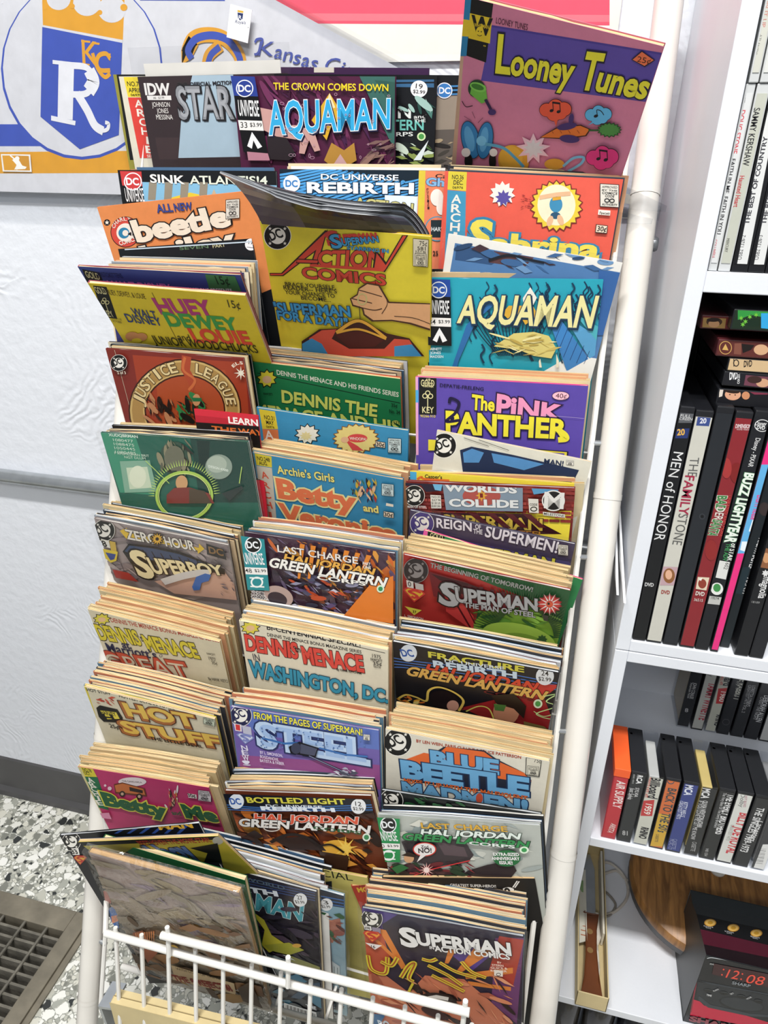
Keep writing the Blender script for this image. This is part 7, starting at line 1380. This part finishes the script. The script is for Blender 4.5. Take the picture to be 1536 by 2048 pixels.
bt('black cassette with tall beige capitals, fourth in the back row', (1184, 606), (1272, 620), '#232427', lambda f: (vt(f, 'EDDIE RABBITT', (1362, 206), (1290, 420), 34, '#c8c8ba', .02), vt(f, 'Step by Step', (1330, 210), (1300, 400), 12, '#a8a8a0', 0), f.ring('#4a4a4c', 1240, 578, 26, 22, 4)))
bt('black cassette with small spaced white capitals, fifth in the back row', (1282, 624), (1372, 640), '#252629', lambda f: (vt(f, 'MCA', (1438, 220), (1424, 284), 28, '#c8c8c8', .04), vt(f, 'LORETTA LYNN\'S', (1426, 320), (1382, 466), 18, '#b8b8b8', .01), vt(f, 'GREATEST HITS VOL. 2', (1398, 316), (1350, 510), 16, '#b0b0b0', .0)))
bt('black cassette with two rows of white capitals, sixth in the back row', (1378, 645), (1470, 668), '#222326', lambda f: (vt(f, 'DEBORAH ALLEN', (1510, 390), (1450, 574), 26, '#c8c8c8', .02), vt(f, 'CHEAT THE NIGHT', (1484, 400), (1430, 560), 16, '#b0b0b0', .0)))
bt('pale cassette at the right frame edge of the back row', (1482, 660), (1570, 680), '#b8b8b4', lambda f: None)

# bottom shelf: card box with a knife, wooden drum and cord, clock radio carton
YKB = 0.606
kx0, kx1 = onY(1147, 2018, YKB).x, onY(1212, 2024, YKB).x
kz = ZB + .0003; KL = .245; kh = .03
kb = thing('card_box', 'long open buff card box on the bottom shelf, jutting over its front edge', 'box', loc=((kx0 + kx1) / 2, YKB, kz))
kw = kx1 - kx0; tb = .0016; rotk = 0.0
M_BUFF = mat('buff_box_card', '#d2bf90', .7, 0, .06, 40)
for nm, a, b_ in (('base', (-kw / 2, 0, 0), (kw / 2, KL, tb)), ('end_panel', (-kw / 2, 0, 0), (kw / 2, tb, kh)), ('end_panel', (-kw / 2, KL - tb, 0), (kw / 2, KL, kh)), ('side_panel', (-kw / 2, 0, 0), (-kw / 2 + tb, KL, kh)), ('side_panel', (kw / 2 - tb, 0, 0), (kw / 2, KL, kh))):
    mb = MB(); mb.box(a, b_); mb.build(nm, M_BUFF, kb, bevel=.0005)
kn = thing('kitchen_knife', 'knife with a brown riveted wooden handle lying in the long card box', 'knife', loc=((kx0 + kx1) / 2 - .001, YKB + .008, kz + tb + .0004))
mb = MB(); hw = .0098
prof = [(-hw * 1.1, 0), (hw * 1.15, .002), (hw * 1.0, .03), (hw * .8, .06), (hw * .85, .09), (hw * .95, .115), (-hw * .8, .115), (-hw * .75, .08), (-hw * .8, .05), (-hw * 1.0, .02)]
mb.prism([(x, y, 0) for x, y in prof], (0, 0, .017)); M_HANDLE = mat('walnut_handle', '#6a3a1c', .4, 0, .2, 20, .1, 80, coat=.2); mb.build('handle', M_HANDLE, kn, bevel=.003)
for y in (.06, .088):
    mb = MB(); mb.lathe([(.0042, 0), (.0042, .0006), (.0016, .0006)], (-.001, y, .0168), 16); mb.build('rivet', mat('brass_rivet', '#b08a58', .35, .5), kn)
mb = MB(); mb.prism([(-hw * .7, .1, .006), (hw * .9, .1, .006), (hw * .9, .2, .006), (hw * .2, .228, .006), (-hw * .7, .225, .006)], (0, 0, .002)); mb.build('blade', M_STEEL, kn)
mb = MB(); a = Vector((kx0 + .0035, YKB + .075, kz + .018)); mb.prism([(0, 0, 0), (.011, .006, 0), (.009, .12, .003), (-.001, .12, .003)], (0, 0, .0012), lin('#d8d4c4')); mb.prism([(.0008, .045, .0016), (.006, .045, .0016), (.0055, .1, .0034), (.0004, .1, .0034)], (0, 0, .0004), lin('#8aa874'))
for i in range(3): mb.box((.002, .012 + .007 * i, .0014), (.0085, .0135 + .007 * i, .0018), lin('#b87a5a'))
o = mb.build('leaflet', INK['old'], loc=a); tag(o, 'folded leaflet with a green picture tucked along the knife box', 'leaflet')
mb = MB(); a = Vector((kx1 - .012, YKB + .035, kz + .003)); r_ = random.Random(3)
pts = [(0 + r_.uniform(-.002, .002), i * .012, .006 + r_.uniform(0, .006)) for i in range(9)]
mb.tube(pts, [.0035 + .001 * (i % 2) for i in range(9)], 8); o = mb.build('tissue_paper', mat('tissue_white', '#d6cfc2', .8, 0, .1, 30, .3, 120), loc=a); tag(o, 'crumpled white tissue paper beside the knife in the card box', 'tissue paper')
mb = MB(); a = Vector((kx1 - .006, YKB + .09, kz + .004)); mb.prism([(0, 0, 0), (.003, 0, 0), (.003, .14, .0), (0, .14, 0)], (0, 0, .026)); o = mb.build('card_strip', mat('cream_card', '#ddd6c4', .7), loc=a); tag(o, 'cream card strip standing along the right side of the knife box', 'card')
# wooden drum lying on its side at the back
def woodgrain():
    m, nt, b, N, L = nmat('oak_veneer')
    tc = N('ShaderNodeTexCoord'); mp = N('ShaderNodeMapping'); mp.inputs['Scale'].default_value = (60, 9, 9); mp.inputs['Rotation'].default_value = (0, .3, .5); L(tc.outputs['Object'], mp.inputs[0])
    n = N('ShaderNodeTexNoise'); n.inputs['Scale'].default_value = 2.2; n.inputs['Detail'].default_value = 6; n.inputs['Distortion'].default_value = .6; L(mp.outputs[0], n.inputs['Vector'])
    c = N('ShaderNodeValToRGB'); c.color_ramp.elements[0].position = .3; c.color_ramp.elements[0].color = lin('#6a4520'); c.color_ramp.elements[1].position = .7; c.color_ramp.elements[1].color = lin('#b07c42'); L(n.outputs['Fac'], c.inputs[0]); L(c.outputs[0], b.inputs['Base Color']); b.inputs['Roughness'].default_value = .4
    return m
OAK = woodgrain()
cx, cy = .298, .794
dr = thing('wooden_drum', 'round oak-veneered wooden drum lying behind the clock carton, dark band around it', 'wooden drum', loc=(cx, cy, ZB + .012))
tlt = Matrix.Rotation(math.radians(12), 3, 'X')
def tpts(mb): mb.v = [tuple(tlt @ Vector(v)) for v in mb.v]; return mb
mb = MB(); mb.lathe([(.102, .052), (.1025, .06), (.099, .068), (.09, .072), (.004, .073)], (0, 0, 0), 56); tpts(mb).build('round_face', OAK, dr, smooth=True)
mb = MB(); mb.lathe([(.1, .036), (.1015, .038), (.1015, .051), (.1, .0525)], (0, 0, 0), 56); tpts(mb).build('dark_band', mat('band_grey', '#3a3a3c', .45), dr, smooth=True)
mb = MB(); mb.lathe([(.004, .001), (.062, .002), (.082, .012), (.096, .028), (.1, .037)], (0, 0, 0), 56); tpts(mb).build('rounded_back', OAK, dr, smooth=True)
mb = MB(); mb.lathe([(.011, .0725), (.011, .0755)], (.02, .02, 0), 20); tpts(mb).build('felt_pad', mat('felt_pad', '#cfcac0', .8), dr)
def cordv(pts):
    P = [Vector(onZ(u / 3.523 + 1100, v / 3.523 + 1536, ZB + h)) for u, v, h in pts]; out = []
    P = [P[0]] + P + [P[-1]]
    for i in range(1, len(P) - 2):
        for k in range(8):
            t = k / 8; out.append(0.5 * ((2 * P[i]) + (P[i + 1] - P[i - 1]) * t + (2 * P[i - 1] - 5 * P[i] + 4 * P[i + 1] - P[i + 2]) * t * t + (3 * P[i] - P[i - 1] - 3 * P[i + 1] + P[i + 2]) * t ** 3))
    out.append(P[-1]); return out
pts = cordv([(385, 1040, .0025), (460, 1010, .0025), (530, 940, .0025), (550, 860, .0025), (520, 760, .006), (440, 680, .01), (372, 670, .006), (380, 740, .0025), (470, 725, .0025), (545, 790, .0045), (650, 812, .005), (560, 830, .0065), (620, 900, .0025), (700, 975, .0025)])
mb = MB(); mb.tube([p - pts[0] for p in pts], .0021, 8); o = mb.build('power_cord', mat('cream_cord', '#cbc4ba', .45), loc=pts[0], smooth=True); tag(o, 'looped cream power cord trailing from the wooden drum on the bottom shelf', 'cord')
pts = cordv([(374, 860, .0023), (420, 900, .0025), (462, 965, .0025), (430, 1030, .0025), (385, 1050, .0065)])
mb = MB(); mb.tube([p - pts[0] for p in pts], .0018, 8); o = mb.build('power_cord', mat('grey_cord', '#8a857c', .5), loc=pts[0], smooth=True); tag(o, 'thin grey cord loop beside the knife box at the back of the shelf', 'cord')
# clock radio carton: the printed panel is the box front
q = lambda x, y: (x / 5.02 + 1336, y / 5.02 + 1640)
A_ = onZ(*q(155, 2010), ZB + .001); 
cfy = A_.y; cxl = A_.x
zt_ = onY(*q(250, 840), cfy).z
ck = None
CW, CHH, CD = .24, .135, .09
fb = onY(*q(155, 2005), cfy); 
# front face leans: top edge at its measured height, box set square to the shelf
hz = onY(*q(330, 1345), cfy).z
o_ = thing('clock_radio_carton', 'black and red carton printed with a digital clock radio, on the bottom shelf at right', 'carton', loc=(cxl + CW / 2, cfy, ZB + .0003))
top_y = .075
zf = onY(*q(330, 1345), cfy).z
bz = zf - ZB
zt2 = bz + .05
M_CB = mat('black_carton', '#2c3133', .4, 0, .08, 20)
mb = MB(); yb = .1
# profile in y,z: front panel rises to a crease then the upper panel slopes back to the box top
Q0 = (0, 0); Q1 = (.0, bz)
up = onX(*q(285, 950), cxl); up2 = onX(*q(250, 840), cxl)
P1 = (max(.01, up.y - cfy), up.z - ZB); P2 = (max(.02, up2.y - cfy), up2.z - ZB)
mb.prism([(-CW / 2, y, z) for y, z in ((0, 0), Q1, P1, P2, (P2[0] + .02, P2[1]), (P2[0] + .02, 0))], (CW, 0, 0)); mb.build('carton_body', M_CB, o_, bevel=.0008)
VQ = (1336, 1640, 5.02)
f = Face((cxl, cfy - .0004, ZB + bz), (1, 0, 0), (0, 0, -1), CW, bz, VQ)
f.bar('#15161a', 0, 0, 1, 2); f.poly('#c01c3c', (220, 1960), (250, 1800), (1100, 2060), (1100, 2120), (700, 2048)); f.poly('#8a2436', (326, 1350), (340, 1352), (236, 1930), (222, 1930))
f.poly('#2a2e33', (360, 1345), (560, 1330), (1100, 1440), (1100, 1560), (700, 1400), (380, 1370)); f.curve('#dfe4e8', 9, (392, 1388), (440, 1382), (540, 1398), (610, 1412)); f.poly('#22252a', (300, 1620), (360, 1630), (1100, 1780), (1100, 1960), (700, 1940), (360, 1860), (280, 1780))
f.poly('#2f343a', (300, 1606), (420, 1630), (1100, 1760), (1100, 1775), (420, 1646)); f.ell('#15171a', 740, 1850, 230, 70, 10); f.ell('#292d32', 740, 1846, 215, 58, 10); f.poly('#34393f', (310, 1760), (420, 1850), (820, 1940), (1100, 1960), (1100, 1985), (800, 1965), (400, 1880), (300, 1800))
for x, y in ((400, 1710), (560, 1735), (735, 1770), (905, 1815)): f.ell('#0e0f11', x, y, 44, 20, 10); f.curve('#5a6066', 3, (x - 40, y - 14), (x, y - 10), (x + 40, y - 4))
f.poly('#3a1418', (460, 1436), (1100, 1560), (1100, 1700), (440, 1545))
f.text('12', 574, 1576, 694, 1596, 86, '#e8503c', .0, sh=.18); f.ell('#e8503c', 556, 1496, 8); f.ell('#e8503c', 540, 1548, 8); f.ell('#e8503c', 745, 1540, 8); f.ell('#e8503c', 732, 1592, 8); f.text('08', 768, 1625, 944, 1654, 88, '#e8503c', .0, sh=.18)
f.text('SHARP', 640, 1640, 822, 1674, 28, '#8a9096', .03); f.text('PM', 420, 1446, 456, 1450, 14, '#c8c8c8', .02); f.text('TIME', 384, 1756, 434, 1766, 18, '#d8d8d8', .04); f.text('ALARM', 456, 1716, 512, 1696, 12, '#c8c8c8', .02); f.text('SET', 628, 1746, 664, 1734, 12, '#c8c8c8', .02); f.text('HOUR', 794, 1794, 842, 1772, 12, '#c8c8c8', .02)
f.text('SHARP', 216, 2006, 700, 2110, 46, '#8a3a44', .08)
mb = MB(); f.put(mb); mb.box((-f.W / 2, .0001, 0), (f.W / 2, .0006, f.H), lin('#15161a')); p = mb.build('printed_front', INK['gloss'], o_); p.location = (0, -.0006, 0)
dnv = Vector((0, -P1[0], Q1[1] - P1[1])); Ls = dnv.length
dn_ = dnv.normalized(); f = Face(Vector((cxl, cfy + P1[0], ZB + P1[1])) + Vector((0, dn_.z, -dn_.y)) * .001, (1, 0, 0), dnv, CW, Ls, VQ)
f.bar('#1a0d12', 0, 0, 1, 1); f.poly('#4a1424', (300, 1090), (1100, 1280), (1100, 1400), (320, 1240)); f.poly('#0e0e10', (270, 930), (1100, 1130), (1100, 1270), (290, 1085))
for x, y in ((424, 1032), (656, 1084), (887, 1137)): f.ell('#b88430', x, y, 60, 38); f.ell('#d8b060', x, y, 50, 31); f.ell('#c0902f', x, y, 26, 18)
for x0, y0, t_ in ((362, 1072, 'Forward'), (572, 1126, '9 Minute'), (832, 1178, 'Battery')): f.text(t_, x0, y0, x0 + 90, y0 + 14, 12, '#c8c8c8', .0); f.text('Backup', x0 + 20, y0 + 16, x0 + 70, y0 + 24, 10, '#b8b8b8', .0)
mb = MB(); f.put(mb); p = mb.build('printed_flap', INK['gloss'], o_); p.matrix_parent_inverse = o_.matrix_basis.inverted() if False else Matrix.Identity(4)
p.matrix_local = Matrix.Translation(-Vector((cxl + CW / 2, cfy, ZB + .0003))) @ f.mw
# dark bottles and jars under the bottom shelf
for k, (x, h, r0, colr) in enumerate(((.135, .17, .02, '#3a3428'), (.182, .19, .024, '#2a2620'), (.24, .15, .03, '#22262c'), (.31, .16, .03, '#303a34'))):
    mb = MB(); mb.lathe([(r0 * .9, 0), (r0, .004), (r0, h * .62), (r0 * .55, h * .78), (r0 * .42, h * .82), (r0 * .42, h * .94)], (0, 0, 0), 24)
    o = thing('glass_bottle', ('dim brown glass bottle on the lowest shelf, first from the bookcase side', 'dim dark glass bottle on the lowest shelf, second from the bookcase side', 'dim squat glass bottle on the lowest shelf, third from the bookcase side', 'dim squat glass bottle on the lowest shelf, farthest from the bookcase side')[k], 'bottle', loc=(x, .70, .0432))
    mb.build('bottle_body', mat('dark_glass' + colr[1:], colr, .15, 0, .1), o, smooth=True)
    mb = MB(); mb.lathe([(r0 * .5, h * .93), (r0 * .5, h), (r0 * .45, h + .002)], (0, 0, 0), 20); mb.build('cap', mat('dull_cap', '#8a8678', .4, .5), o)
